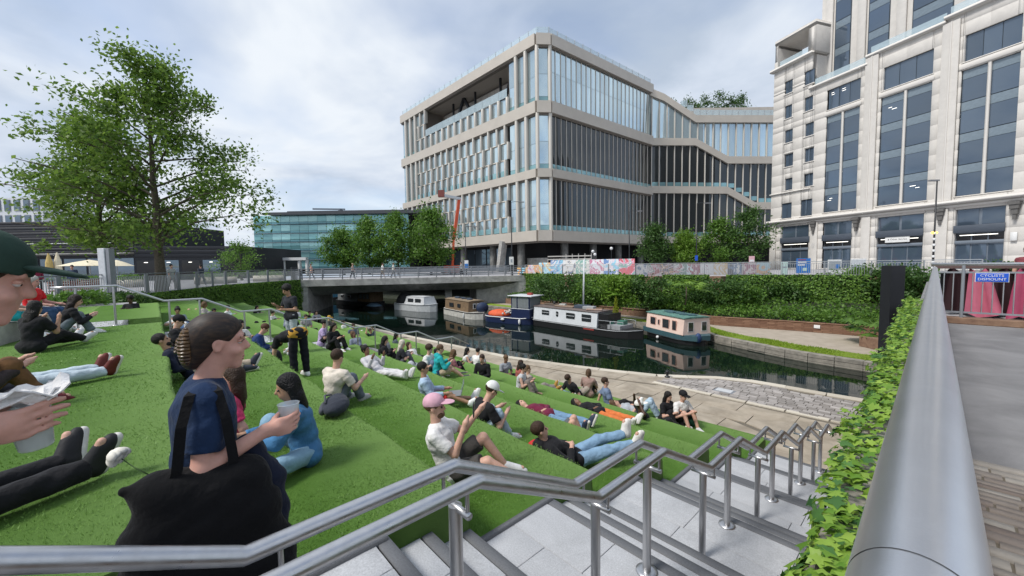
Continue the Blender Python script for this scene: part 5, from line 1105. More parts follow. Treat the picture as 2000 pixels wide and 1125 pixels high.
hp = [Vector(at_d(1010, 515, 50)[:2]), Vector(at_d(1240, 515, 40)[:2]), Vector(at_d(1505, 515, 37)[:2])]
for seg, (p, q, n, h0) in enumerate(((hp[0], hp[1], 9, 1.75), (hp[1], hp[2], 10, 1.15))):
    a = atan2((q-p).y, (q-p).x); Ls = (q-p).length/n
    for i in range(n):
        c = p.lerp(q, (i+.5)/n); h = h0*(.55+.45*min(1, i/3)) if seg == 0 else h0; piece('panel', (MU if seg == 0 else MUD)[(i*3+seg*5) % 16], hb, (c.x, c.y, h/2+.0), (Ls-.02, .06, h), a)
sf = thing('scaffold_frame', 'pale timber and tube edge scaffold behind the hoarding', 'scaffold', put(1120, 52)); mb = MB(); a0, a1 = put(1070, 52), put(1155, 50)
for i in range(8): q = Vector(a0).lerp(Vector(a1), i/7); mb.tube([q, q+Vector((0, 0, 2.6 if i > 2 else 2.0))], .05, 5)
for z_ in (1.4, 1.9, 2.3): mb.bar(Vector(a0)+Vector((0, 0, z_)), Vector(a1)+Vector((0, 0, z_)), .08, .14)
mb.build('tubes', mat('scaffold_pale', (.46, .44, .41), .7), sf)
def lamp(label, px, D, H, arm=True, base_m=BLACKM, extra=None):
    p = Vector(put(px, D)); th = thing('street_lamp', label, 'street lamp', tuple(p), 'street lamps'); mb = MB(); mb.tube([p, p+Vector((0, 0, H*.25)), p+Vector((0, 0, H))], [.10, .07, .045], 8); mb.build('pole', base_m, th, True); cv = Vector((CR[0], CR[1], 0))
    if arm:
        e = p+Vector((0, 0, H)); mb = MB(); mb.tube([e, e+cv*.4+Vector((0, 0, .06)), e+cv*1.0+Vector((0, 0, .04))], .03, 6); mb.build('arm', base_m, th); mb = MB(); mb.box(tuple(e+cv*1.2), (.7, .26, .1), YAW); mb.build('lamp_head', mat('lamp_grey', (.2, .2, .21), .5), th, bevel=.02)
    return th, p
lamp('tall black street lamp in front of the corner of the tan office', 1000, 46, 8.6); lamp('black street lamp by the orange lift arm', 910, 50, 6.2); lamp('black street lamp at the foot of the tan office right face', 1229, 48, 7.6)
th, p = lamp('black street lamp among the trees carrying a small blue sign', 1360, 45, 8.0); piece('blue_sign', BLUE, th, (p.x+.05, p.y-.12, 1.75), (.32, .03, .6), YAW)
th, p = lamp('black street lamp with amber light in front of the beige building', 1822, 34, 8.0, False); mb = MB(); mb.box((p.x-.2, p.y-.05, 8.05), (.8, .25, .12), YAW); mb.build('lamp_head', MATS['lamp_grey'], th); 
for i in range(7): rod('white_band', WHITE, th, (p.x, p.y, .4+.5*i), (p.x, p.y, .6+.5*i), .105, 10)
AMB = bpy.data.materials.new('amber_lamp'); AMB.use_nodes = True; _p = AMB.node_tree.nodes['Principled BSDF']; _p.inputs['Base Color'].default_value = (1, .5, .05, 1); _p.inputs['Emission Color'].default_value = (1, .55, .08, 1); _p.inputs['Emission Strength'].default_value = 1.5
for s_ in (-1, 1): mb = MB(); mb.sphere((p.x+s_*.16*CR[0], p.y+s_*.16*CR[1], 3.55), .1, 10, 8); mb.build('amber_lamp', AMB, th, True)
for i, (px, D, H) in enumerate(((1158, 47, 2.6), (1162, 50, 2.3), (1194, 49, 3.0))):
    q = Vector(put(px, D)); t2 = thing('globe_lamp', ['white globe lamp on a short post left of the pair', 'lower white globe lamp of the pair by the hoarding', 'tallest white globe lamp by the hoarding'][i], 'globe lamp', tuple(q), 'globe lamps'); rod('post', BLACKM, t2, q, q+Vector((0, 0, H)), .05, 8); mb = MB(); mb.sphere(tuple(q+Vector((0, 0, H+.15))), .19, 12, 8); mb.build('globe', WHITE, t2, True)
# orange boom lift
p = Vector(put(884, 58)); bl = thing('boom_lift', 'orange and white cherry picker boom raised beside the tan office', 'boom lift', tuple(p)); ORG = mat('lift_orange', (.72, .10, .03), .5)
k1 = Vector(at_d(897, 388, 60)); k2 = Vector(at_d(862, 381, 58)); kb = Vector(at_d(886, 468, 60)); mb = MB(); mb.bar(p+Vector((0, 0, 1.2)), kb, .32, .36); mb.bar(kb, k1, .34, .42); mb.build('boom', ORG, bl); mb = MB(); mb.bar(k1, k2, .4, .4); mb.build('jib', CW, bl)
mb = MB(); mb.box(tuple(k2+Vector((0, 0, .2))), (.9, .7, 1.0), YAW); mb.build('basket', mat('dark_red_paint', (.2, .05, .04), .6), bl); mb = MB(); mb.box((p.x, p.y, .8), (2.2, 3.0, 1.0), YAW); mb.build('chassis', ORG, bl, bevel=.1)
for i in range(4): mb = MB(); mb.lathe([(.05, -.15), (.42, -.15), (.45, 0), (.42, .15), (.05, .15)], 14); mb.build('wheel', BLACKM, bl, True, Matrix.Translation((p.x+(.9 if i % 2 else -.9), p.y+(1 if i < 2 else -1), .45)) @ Matrix.Rotation(pi/2, 4, 'Y'))
# signs and posters along the far street
def panel_sign(name, label, px, D, z0, z1, w, m, lines=None, post=True):
    q = Vector(put(px, D)); t2 = thing(name, label, 'sign', tuple(q)); o = piece('board', m, t2, (q.x, q.y, (z0+z1)/2), (w, .05, z1-z0), YAW); 
    if post:
        for s_ in (-.35, .35): rod('post', LGREY, t2, (q.x+s_*w*CR[0], q.y+s_*w*CR[1]+.06, 0), (q.x+s_*w*CR[0], q.y+s_*w*CR[1]+.06, z1-.05), .03, 6)
    nrm = Vector((-CF[0], -CF[1], 0)).normalized()
    for i, (u, v, ww_, hh, mm) in enumerate(lines or []):
        c = q+Vector((CR[0], CR[1], 0))*u*w+nrm*.03; piece('print', mm, t2, (c.x, c.y, z0+(z1-z0)*v), (w*ww_, .012, (z1-z0)*hh), YAW)
    return t2
PO = mat('poster_blue', (.03, .17, .50), .5); GRT = mat('print_grey', (.30, .33, .36), .6); MINT = mat('poster_mint', (.50, .66, .60), .6)
panel_sign('blue_poster', 'bright blue poster board with white print by the street railing', 1569, 33, .25, 1.5, 1.2, PO, [(-.1, .75, .6, .10, WHITE), (-.15, .55, .5, .08, WHITE), (.1, .25, .3, .2, MINT), (-.12, .9, .55, .06, RED)])
panel_sign('mint_poster', 'pale mint poster left of the blue one', 1532, 34, .1, 1.2, .6, MINT, [(0, .6, .6, .1, GRT)])
panel_sign('photo_board', 'white framed photo board right of the blue poster', 1630, 33, .2, 1.35, 1.15, WHITE, [(0, .55, .85, .6, GRT), (-.1, .6, .4, .3, LF_DK), (.2, .5, .3, .3, PO)])
panel_sign('photo_board', 'wide pale photo board next to the shrubs on the right', 1676, 33, .3, 1.4, 1.3, WHITE, [(0, .7, .9, .4, MATS['pale_render']), (0, .35, .9, .3, GRT)])
panel_sign('bus_stop_flag', 'small white and pink roadside flag sign on a post', 1468, 42, 1.15, 1.85, .6, mat('flag_pink', (.70, .42, .45), .5), [(0, .3, .8, .3, WHITE)])
panel_sign('parking_sign', 'small white roadside sign on the lamp by the bridge end', 999, 44, 1.3, 2.2, .5, WHITE, [(0, .5, .4, .4, GRT)])
panel_sign('road_sign', 'small blue and white road sign left of the slanted column', 911, 46, .9, 1.9, .45, WHITE, [(0, .35, .9, .5, PO)])
# square: pale lighting column, benches, umbrellas, planters
p = Vector(at_z(213, 586, 0)); cl = thing('lighting_column', 'tall pale square column standing behind the left railing', 'column', (p.x, p.y, 0))
MB().box((p.x-.1, p.y-.05, 1.2), (.32, .3, 2.4), YAW).build('shaft', mat('column_white', (.62, .64, .67), .5), cl, bevel=.02); MB().box((p.x+.10, p.y+.16, 1.2), (.14, .26, 2.36), YAW).build('dark_side', STEELD, cl)
def parasol(label, px, D, H, R, m, closed=False):
    q = Vector(put(px, D)); t2 = thing('parasol', label, 'parasol', tuple(q), 'cafe parasols'); rod('pole', LGREY, t2, q, q+Vector((0, 0, H)), .04, 8)
    mb = MB(); mb.lathe([(R, H-.55), (R*.5, H-.22), (.03, H+.02)] if not closed else [(.16, H-2.0), (.30, H-1.9), (.26, H-.9), (.05, H)], 10 if closed else 8, tuple(q)); mb.build('canopy', m, t2)
CRM = mat('canvas_cream', (.72, .64, .46), .8); YEL = mat('canvas_mustard', (.55, .40, .14), .8)
parasol('open cream parasol left of the pale column', 175, 36, 2.35, 2.1, CRM); parasol('second open cream parasol half behind the pale column', 228, 36.5, 2.3, 1.2, CRM); parasol('closed mustard parasol on the left', 96, 38, 3.1, .3, YEL, True); parasol('closed cream yellow parasol right of the mustard one', 113, 38.5, 3.2, .3, CRM, True)
WOODR = mat('bench_red_wood', (.26, .07, .04), .6, var=.25, scale=4)
for i, (x, y, L_) in enumerate(((75, 600, 2.6), (178, 583, 2.2), (222, 574, 1.6))):
    q = Vector(at_z(x, y, 0)); t2 = thing('red_bench', ['long red timber bench at the far left behind the railing', 'red timber bench left of the pale column', 'short red timber bench right of the pale column'][i], 'bench', tuple(q), 'red benches'); dd = Vector((HEDGE[1][0]-HEDGE[0][0], HEDGE[1][1]-HEDGE[0][1])).normalized(); a = atan2(dd.y, dd.x)
    for j in range(4): piece('slat', WOODR, t2, (q.x-dd.y*(-.3)+(-dd.y)*.12*j-.6, q.y-.5+dd.x*.12*j, .45), (L_, .1, .05), a)
    for j in range(3): piece('back_slat', WOODR, t2, (q.x-.9, q.y-.9, .58+.12*j), (L_, .04, .10), a)
    for s_ in (-.4, .4): piece('leg', STEELD, t2, (q.x-.55+dd.x*L_*s_, q.y-.4+dd.y*L_*s_, .21), (.06, .4, .42), a)
for i, (px, D, r) in enumerate(((165, 30, (1.5, .6, .45)), (250, 31, (.8, .6, .4)), (525, 40, (1.2, .8, .5)), (420, 36, (1.4, .8, .5)))):
    q = put(px, D); t2 = thing('planter', ['long planter of clipped shrubs under the cream parasol', 'small planter right of the pale column', 'planter by the white pavilion', 'planter behind the plane tree trunk'][i], 'planter', q, 'square planters'); piece('box', mat('planter_beige', (.45, .42, .36), .7), t2, (q[0], q[1], .3), (r[0]*2, r[1]*2, .6), YAW)
    P = np.array([q[0], q[1], .75])+RNG.normal(0, 1, (600, 3))*np.array([r[0]*.5, r[0]*.5, r[2]*.35]); o = link('foliage', leafmesh('foliage', P, .16, LF_MD), t2); o['kind'] = 'stuff'
pp = at_z(262, 607, 0); shrub('terrace_shrub', 'low planting strip below the left railing beside the turf', (-22.6, -2.4, 0.0), (1.2, 1.0, .28), 1300, .13, LF_MD, seed=91); shrub('terrace_shrub', 'leafy planting at the foot of the ivy hedge on the left', (-25.2, -1.0, -.3), (1.5, 1.0, .3), 1500, .13, LF_DK, seed=92)
# pink fabric stall behind the blue sign railing
pk = thing('pink_fabric_stall', 'dark framed stall hung with pleated pink fabric behind the right railing', 'stall', (1.2, 14, 0)); PKF = [mat('pink_fabric', (.30, .045, .10), .8, var=.15, scale=3), mat('rose_fabric', (.38, .09, .14), .8, var=.15, scale=3), mat('wine_fabric', (.03, .008, .012), .8)]
MB().box((2.0, 14.9, .5), (3.8, .1, 1.0)).build('back_panel', BLACKM, pk); MB().box((2.0, 14.5, 1.16), (4.0, .9, .06)).build('top_board', mat('stall_top', (.10, .06, .055), .6), pk)
for i in range(9):
    x = .35+i*.34; mb = MB(); V = []
    for r_ in range(7):
        z_ = 1.1-.17*r_-.02*i*(r_ > 3); 
        for c_ in range(7): V.append((x+(c_/6-.5)*(.28+.05*r_)+.02*r_*sin(i), 14.1+.07*sin(c_*2.1+i)*(1+r_*.2)+.04*r_*((-1)**i), z_+.05*sin(c_+i*2)))
    mb.add(V, [(r_*7+c_, r_*7+c_+1, (r_+1)*7+c_+1, (r_+1)*7+c_) for r_ in range(6) for c_ in range(6)]); mb.build('fabric_drape', PKF[[2, 1, 2, 0, 2, 1, 2, 0, 2][i]], pk, True)
shp = at_d(1975, 505, 16); shrub('stall_shrub', 'dark rounded plant behind the stall at the right edge', (shp[0], shp[1], .6), (.6, .5, .3), 900, .1, LF_DK, seed=99)

sb_ = thing('stone_bench', 'low stone seat block under the woman in red at the left', 'seat', (-13.0, -2.2, 0)); MB().box((-12.95, -2.22, .2), (2.6, .5, .40), radians(-10)).build('seat_block', CONC, sb_, bevel=.02)
# ------------------------------------------------------------------ people: bodies and clothes as smooth distance-field surfaces
def vn(v): v = np.asarray(v, float); return v/max(1e-9, np.linalg.norm(v))
def Cp(a, b, ra, rb=None, k=.02, cut=None, sub=False): return ('c', np.asarray(a, float), np.asarray(b, float), ra, ra if rb is None else rb, k, cut, sub)
def El(c, r, fr=None, k=.02, sub=False): return ('e', np.asarray(c, float), np.asarray(r, float), np.eye(3) if fr is None else np.asarray(fr, float), 0, k, None, sub)
def field(prims, h, pad=.03):
    lo = np.full(3, 1e9); hi = -lo
    for p in prims:
        if p[7]: continue
        if p[0] == 'c': r = max(p[3], p[4])+pad; lo = np.minimum(lo, np.minimum(p[1], p[2])-r); hi = np.maximum(hi, np.maximum(p[1], p[2])+r)
        else: r = p[2].max()+pad; lo = np.minimum(lo, p[1]-r); hi = np.maximum(hi, p[1]+r)
    n = np.ceil((hi-lo)/h).astype(int)+2; V = np.full(n, .25, np.float32); ax = [lo[i]+h*np.arange(n[i]) for i in range(3)]
    for p in prims:
        k = p[5]; m = .06+k
        if p[0] == 'c': r = max(p[3], p[4])+m; a0 = np.minimum(p[1], p[2])-r; a1 = np.maximum(p[1], p[2])+r
        else: r = p[2].max()+m; a0 = p[1]-r; a1 = p[1]+r
        i0 = np.maximum(0, np.floor((a0-lo)/h).astype(int)); i1 = np.minimum(n, np.ceil((a1-lo)/h).astype(int)+1)
        if (i1 <= i0).any(): continue
        X = ax[0][i0[0]:i1[0]][:, None, None]; Y = ax[1][i0[1]:i1[1]][None, :, None]; Z = ax[2][i0[2]:i1[2]][None, None, :]
        if p[0] == 'c':
            a, b = p[1], p[2]; d = b-a; dd = d@d+1e-12; px, py, pz = X-a[0], Y-a[1], Z-a[2]; t = np.clip((px*d[0]+py*d[1]+pz*d[2])/dd, 0, 1)
            D = np.sqrt((px-t*d[0])**2+(py-t*d[1])**2+(pz-t*d[2])**2)-(p[3]+(p[4]-p[3])*t)
            if p[6]:
                dn = d/np.sqrt(dd)
                if 'b' in p[6]: D = np.maximum(D, (X-b[0])*dn[0]+(Y-b[1])*dn[1]+(Z-b[2])*dn[2])
                if 'a' in p[6]: D = np.maximum(D, -((X-a[0])*dn[0]+(Y-a[1])*dn[1]+(Z-a[2])*dn[2]))
        else:
            f = p[3]; r = p[2]; px, py, pz = X-p[1][0], Y-p[1][1], Z-p[1][2]; q = [(px*f[i][0]+py*f[i][1]+pz*f[i][2]) for i in range(3)]
            s = np.sqrt((q[0]/r[0])**2+(q[1]/r[1])**2+(q[2]/r[2])**2); g = np.sqrt((q[0]/r[0]**2)**2+(q[1]/r[1]**2)**2+(q[2]/r[2]**2)**2)+1e-9; D = s*(s-1)/g
        sl = (slice(i0[0], i1[0]), slice(i0[1], i1[1]), slice(i0[2], i1[2])); A = V[sl]
        if p[7]: 
            hh = np.clip(.5-.5*(A+D)/k, 0, 1); V[sl] = A*(1-hh)+(-D)*hh+k*hh*(1-hh)
        else:
            hh = np.clip(.5+.5*(D-A)/k, 0, 1); V[sl] = D*(1-hh)+A*hh-k*hh*(1-hh)
    return V, lo, h
def surfnet(V, lo, h):
    n = V.shape; s = V < 0; c = np.zeros((n[0]-1, n[1]-1, n[2]-1), np.int8)
    for i in (0, 1):
        for j in (0, 1):
            for k in (0, 1): c += s[i:n[0]-1+i, j:n[1]-1+j, k:n[2]-1+k]
    act = (c > 0) & (c < 8); idx = np.full(act.shape, -1, np.int64); I = np.argwhere(act); idx[act] = np.arange(len(I)); S = np.zeros((len(I), 3)); K = np.zeros(len(I))
    for a in range(3):
        b_, c_ = [q for q in range(3) if q != a]
        for u in (0, 1):
            for v in (0, 1):
                o0 = np.zeros(3, int); o0[b_] = u; o0[c_] = v; o1 = o0.copy(); o1[a] = 1; A = V[tuple((I+o0).T)]; B = V[tuple((I+o1).T)]; x = (A < 0) != (B < 0)
                t = np.where(x, A/(A-B+1e-12), 0); P = np.tile(o0.astype(float), (len(I), 1)); P[:, a] += t; S[x] += P[x]; K[x] += 1
    Vt = lo+h*(I+S/K[:, None]); F = []
    for a in range(3):
        b_, c_ = (a+1) % 3, (a+2) % 3; sl0 = [slice(1, -1)]*3; sl0[a] = slice(0, -1); sl1 = [slice(1, -1)]*3; sl1[a] = slice(1, None); A = s[tuple(sl0)]; B = s[tuple(sl1)]
        E = np.argwhere(A != B); 
        if not len(E): continue
        sg = A[tuple(E.T)]; off = np.ones(3, int); off[a] = 0; E = E+off; q = []
        for u, v in ((-1, -1), (0, -1), (0, 0), (-1, 0)):
            o = np.zeros(3, int); o[b_] = u; o[c_] = v; q.append(idx[tuple((E+o).T)])
        Q = np.stack(q, 1); Q[~sg] = Q[~sg][:, ::-1]; F.append(Q)
    return Vt, np.concatenate(F)
def sdf_obj(name, prims, h, m, parent, M, dec=None):
    V, lo, hh = field(prims, h); Vt, F = surfnet(V, lo, hh); F = F[(F >= 0).all(1)]
    if name in ('top', 'trousers', 'shorts', 'jacket', 'bag_body', 'napkin'):      # fabric folds as real relief
        G_ = np.stack(np.gradient(V), -1); I = np.clip(np.round((Vt-lo)/hh).astype(int), 0, np.array(V.shape)-1); nn = G_[tuple(I.T)]; nn /= np.linalg.norm(nn, axis=1)[:, None]+1e-9
        ph = RNG.uniform(0, 6.28, 6); x, y, z = Vt.T; w1 = np.sin(x*13+ph[0]+2.2*np.sin(z*9+ph[1])+1.6*np.sin(y*11)); w2 = np.sin(z*24+ph[2]+2.0*np.sin(x*10+ph[3])+1.5*np.sin(y*12+ph[4])); w3 = np.sin((x+y-z)*38+ph[5]+2*np.sin(z*17))
        Vt = Vt + nn*(np.maximum(0, w1*.5+np.abs(w2)*.8-.1+w3*.22)*(.010 if name != 'bag_body' else .007))[:, None]
    return link(name, mesh_np(name, Vt, F, m, True), parent, M)
SKIN = {'light': (.56, .335, .25), 'tan': (.42, .24, .155), 'brown': (.20, .105, .065), 'dark': (.085, .045, .03), 'pink': (.60, .33, .26)}
def cmat(pre, c, rough=.85, bump=.5, bs=26): 
    return mat('%s_%02d_%02d_%02d' % (pre, int(c[0]*99), int(c[1]*99), int(c[2]*99)), c, rough, var=.16, scale=9, bump=bump, bscale=bs, spec=.25, sheen=.07 if pre == 'cloth' else 0)
POSE = {
 'stand': dict(pz=.93, sp=(0, .02, 1), L=[(.03, .04, -1), (.01, .03, -1), (.1, 1, -.05)], R=[(-.03, -.04, -1), (-.01, -.05, -1), (-.1, 1, -.05)], aL=[(-.12, .0, -1), (-.05, .15, -1)], aR=[(.12, .0, -1), (.05, .15, -1)], ht=(0, .1, 1)),
 'walk': dict(pz=.90, sp=(0, .06, 1), L=[(-.02, .38, -1), (0, .05, -1), (0, 1, .15)], R=[(.02, -.25, -1), (0, -.5, -1), (0, 1, -.5)], aL=[(-.1, -.3, -1), (-.02, .1, -1)], aR=[(.1, .3, -1), (.02, .5, -1)], ht=(0, .1, 1)),
 'phone': dict(pz=.93, sp=(0, .02, 1), L=[(-.03, .04, -1), (-.01, .03, -1), (-.1, 1, -.05)], R=[(.03, -.04, -1), (.01, -.05, -1), (.1, 1, -.05)], aL=[(-.25, .1, -1), (.3, 1, .1)], aR=[(.25, .2, -1), (-.3, .9, .5)], ht=(0, .55, .8)),
 'bend': dict(pz=.90, sp=(0, .95, -.25), L=[(-.06, .05, -1), (0, -.08, -1), (0, 1, -.05)], R=[(.06, -.05, -1), (0, -.10, -1), (0, 1, -.05)], aL=[(-.1, .25, -1), (0, .1, -1)], aR=[(.1, .35, -1), (0, .1, -1)], ht=(0, .8, -.5)),
 'sit_knees': dict(pz=.11, sp=(0, .18, 1), L=[(-.12, .74, .72), (0, .42, -.95), (0, 1, -.1)], R=[(.12, .70, .75), (0, .45, -.95), (0, 1, -.1)], aL=[(-.3, .38, -.85), (.5, .72, .45)], aR=[(.3, .34, -.85), (-.5, .70, .40)], ht=(0, .2, 1)),
 'sit_out': dict(pz=.11, sp=(0, -.22, 1), L=[(-.12, 1, .03), (0, 1, -.06), (-.2, .35, 1)], R=[(.10, .9, .35), (0, .9, -.42), (.2, .6, .6)], aL=[(-.25, -.45, -.9), (-.05, -.3, -1)], aR=[(.2, .3, -.9), (-.4, .8, -.15)], ht=(0, .1, 1)),
 'cross': dict(pz=.11, sp=(0, .16, 1), L=[(-.75, .75, .08), (.95, .12, -.12), (.4, .7, .0)], R=[(.75, .75, .08), (-.95, .05, -.12), (-.4, .7, .0)], aL=[(-.2, .22, -.95), (.75, .6, -.15)], aR=[(.2, .22, -.95), (-.75, .6, -.1)], ht=(0, .25, 1)),
 'recline': dict(pz=.11, sp=(0, -.62, .8), L=[(-.1, 1, .03), (0, 1, -.06), (-.2, .3, 1)], R=[(.12, .85, .5), (0, .8, -.62), (.1, 1, .1)], aL=[(-.3, -.5, -.8), (-.1, .35, -1)], aR=[(.3, .25, -.7), (-.7, .6, -.05)], ht=(0, -.15, 1)),
 'recline_phone': dict(pz=.11, sp=(0, -.72, .7), L=[(-.1, 1, .02), (0, 1, -.06), (-.2, .3, 1)], R=[(.1, 1, .12), (-.15, 1, -.12), (.2, .3, 1)], aL=[(-.2, .5, -.4), (.2, .4, .95)], aR=[(.2, .55, -.35), (-.2, .4, .95)], ht=(0, .1, 1)),
 'lie': dict(pz=.10, sp=(0, -1, .10), L=[(-.1, 1, .0), (0, 1, -.02), (-.3, .3, 1)], R=[(.1, 1, .0), (0, 1, -.02), (.3, .3, 1)], aL=[(-.45, .75, -.05), (.8, .35, .16)], aR=[(.45, .75, -.05), (-.8, .35, .22)], ht=(0, -1, .35)),
 'lie_knees': dict(pz=.10, sp=(0, -1, .22), L=[(-.1, .62, .78), (0, .45, -.9), (0, 1, -.1)], R=[(.1, .55, .84), (0, .5, -.86), (0, 1, -.1)], aL=[(-.45, .7, -.05), (.8, .35, .2)], aR=[(.45, .7, -.05), (-.8, .35, .26)], ht=(0, -.8, .6)),
 'lie_feet': dict(pz=.12, sp=(0, -.85, .5), L=[(-.12, .95, .30), (0, .98, .12), (-.2, .1, 1)], R=[(.12, .95, .25), (0, .98, .10), (.2, .1, 1)], aL=[(-.4, .6, -.4), (.8, .4, .25)], aR=[(.4, .6, -.4), (-.8, .4, .3)], ht=(0, .1, 1)),
 'hands_head': dict(pz=.11, sp=(0, -.6, .8), L=[(-.1, .9, .35), (0, .8, -.5), (0, .8, .4)], R=[(.12, .75, .62), (0, .6, -.75), (.1, 1, .1)], aL=[(-.75, -.2, .55), (.6, -.2, .75)], aR=[(.75, -.2, .55), (-.6, -.2, .75)], ht=(0, .2, 1)),
 'sit_edge': dict(pz=.11, sp=(0, .10, 1), L=[(-.1, 1, -.05), (0, .12, -1), (0, 1, -.1)], R=[(.1, 1, -.02), (0, .2, -1), (0, 1, -.1)], aL=[(-.15, .3, -.9), (.1, .9, -.2)], aR=[(.15, .3, -.9), (-.1, .9, -.2)], ht=(0, .2, 1)),
}
PEOPLE = []
def person(label, xyz, heading, pose, top=((.1, .1, .1), 'short'), bottom=((.03, .03, .04), 'long'), shoes=(.8, .8, .78), hair=((.02, .015, .012), 'short'), skin='light', cap=None, H=1.72, bw=.175, h=.016, joints=None, over={}, group='people on the turf terrace', face=True, look=None, tuck=0.0, head_at=None, girth=1.0):
    """one figure: body mesh as the root, hair and clothes as its children"""
    q = dict(POSE[pose]); q.update(over); S = H/1.72; a = radians(heading); M = Matrix.Translation(Vector(xyz)) @ Matrix.Rotation(-a, 4, 'Z')
    J = {}; s = vn(q['sp']); sx = vn(q.get('sx', (1, 0, 0))); hxv = np.array([1., 0, 0]); pel = np.array([0, q.get('py', 0), q['pz']*S])
    nb = pel+s*.49*S; J['pel'], J['neck'] = pel, nb; hd_ = vn(vn(q['ht'])*.75+s*.45); hc = nb+hd_*.185*S
    for sd, nm in ((-1, 'L'), (1, 'R')):
        sh = nb-s*.045*S+sx*sd*bw*S; arm = q['a'+nm]; e = sh+vn(arm[0])*.275*S; w = e+vn(arm[1])*.25*S; J['sh'+nm], J['el'+nm], J['wr'+nm] = sh, e, w
        J['hd'+nm] = vn(arm[2]) if len(arm) > 2 else vn(arm[1])
        hp_ = pel+hxv*sd*.088*S; leg = q[nm]; kn = hp_+vn(leg[0])*.425*S; an = kn+vn(leg[1])*.41*S; J['hip'+nm], J['kn'+nm], J['an'+nm], J['toe'+nm] = hp_, kn, an, an+vn(leg[2])*.17*S
    if head_at is not None: M = Matrix.Translation(Vector(head_at)-(Matrix.Rotation(-a, 4, 'Z') @ Vector(hc))) @ Matrix.Rotation(-a, 4, 'Z')
    if joints: J.update({k_: np.array(M.inverted() @ Vector(v_)) for k_, v_ in joints.items()})
    hf = vn(look if look is not None else (np.array([0, 1., 0])+np.array([0, 0, -.0]) + (vn(q['ht'])[2] < .6)*np.array([0, 0, .6])))
    hu = vn(q['hup']) if 'hup' in q else vn(hd_ if abs(hd_@hf) < .9 else np.array([0, 0, 1.])); hf = vn(hf-hu*(hf@hu)); hr_ = np.cross(hf, hu); fr = np.stack([hr_, hf, hu])
    near = h < .010; sk = []; b = J
    ch = J['pel']+(J['neck']-J['pel'])*.72; mid = J['pel']+(J['neck']-J['pel'])*.4
    def torso(g, k=.05): return [Cp(b['hipL'], b['hipR'], .098*S*girth+g, None, k), Cp(b['pel'], mid, .105*S*girth+g, .10*S*girth+g, k), Cp(ch-sx*.07*S*girth, ch+sx*.07*S*girth, .098*S*girth+g, None, k), Cp(mid, ch, .10*S*girth+g, .105*S*girth+g, k), Cp(b['shL']*.92+b['shR']*.08, b['shR']*.92+b['shL']*.08, .052*S+g, None, k)]
    sk += torso(-.006) + [Cp(b['neck']-s*.03, hc, .054*S, .05*S, .03)]
    def C(x, y, z): return hc+hr_*x*S+hf*y*S+hu*z*S
    sk += [El(C(0, -.012, .035), np.array([.073, .093, .092])*S, fr, .02), El(C(0, .03, -.05), np.array([.052, .062, .062])*S, fr, .03), Cp(C(0, .088, .01), C(0, .103, -.022), .009*S, .014*S, .015)]
    for sd in (-1, 1): sk.append(El(C(sd*.074, -.005, -.005), np.array([.012, .02, .032])*S, fr, .01))
    if near:
        sk += [El(C(0, .075, -.068), np.array([.024, .016, .006])*S, fr, .006), El(C(0, .073, -.080), np.array([.02, .016, .007])*S, fr, .006), El(C(0, .062, -.105), np.array([.025, .022, .02])*S, fr, .02), Cp(C(-.04, .077, .03), C(.04, .077, .03), .012*S, None, .02)]
        for sd in (-1, 1): sk += [El(C(sd*.032, .092, .005), np.array([.016, .014, .009])*S, fr, .012, True), El(C(sd*.04, .06, -.035), np.array([.025, .025, .02])*S, fr, .02), El(C(sd*.082, .0, -.004), np.array([.006, .010, .018])*S, fr, .008, True)]
    bare = shoes is None
    for nm in 'LR':
        sk += [Cp(b['sh'+nm], b['el'+nm], .048*S, .039*S, .03), Cp(b['el'+nm], b['wr'+nm], .040*S, .027*S, .02)]
        hd2 = b['hd'+nm]; w = b['wr'+nm]
        if nm in q.get('fingers', {}): sk += q['fingers'][nm](w, S)
        else:
            pm = w+hd2*.07*S; sk += [Cp(w, pm, .026*S, .032*S, .02), Cp(pm, pm+hd2*.07*S, .026*S, .014*S, .02), Cp(w+hd2*.035*S, w+hd2*.075*S+sx*(-.035 if nm == 'R' else .035)*S+np.array([0, 0, .02]), .013*S, .009*S, .01)]
        sk += [Cp(b['hip'+nm], b['kn'+nm], .078*S, .052*S, .03), Cp(b['kn'+nm], b['an'+nm], .054*S, .036*S, .02), Cp(b['an'+nm], b['toe'+nm], .036*S, .026*S, .02)]
    root = sdf_obj('person', sk, h, mat('skin_'+skin, SKIN[skin], .5, var=.10, scale=22, spec=.35, sss=.12), None, M); tag(root, label, 'person', group)
    # clothes
    if top:
        tc_, ln = top[0], top[1]; g = .016
        t = torso(g, .05)
        if ln != 'tank':
            for nm in 'LR':
                sh, e, w = b['sh'+nm], b['el'+nm], b['wr'+nm]
                if ln == 'short': t.append(Cp(sh, sh+(e-sh)*.72, .062*S, .064*S, .02, 'b'))
                else: t += [Cp(sh, e, .062*S, .054*S, .02), Cp(e, e+(w-e)*.93, .053*S, .042*S, .02, 'b')]
        t.append(Cp(b['neck']-s*.02, b['neck']+s*.012, .07*S, .063*S, .02, 'b'))
        if ln == 'hood': t.append(El(b['neck']-hf*.06*S, np.array([.11, .09, .08])*S, fr, .03))
        sdf_obj('top', t, h, cmat('cloth', tc_), root, M)
        if len(top) > 2:      # undershirt or lower colour band
            lo_ = [Cp(b['hipL'], b['hipR'], .098*S+g+.006, None, .04), Cp(b['pel'], mid, .105*S+g+.005, .10*S+g+.005, .04, 'b')]; sdf_obj('lower_band', lo_, h, cmat('cloth', top[2]), root, M)
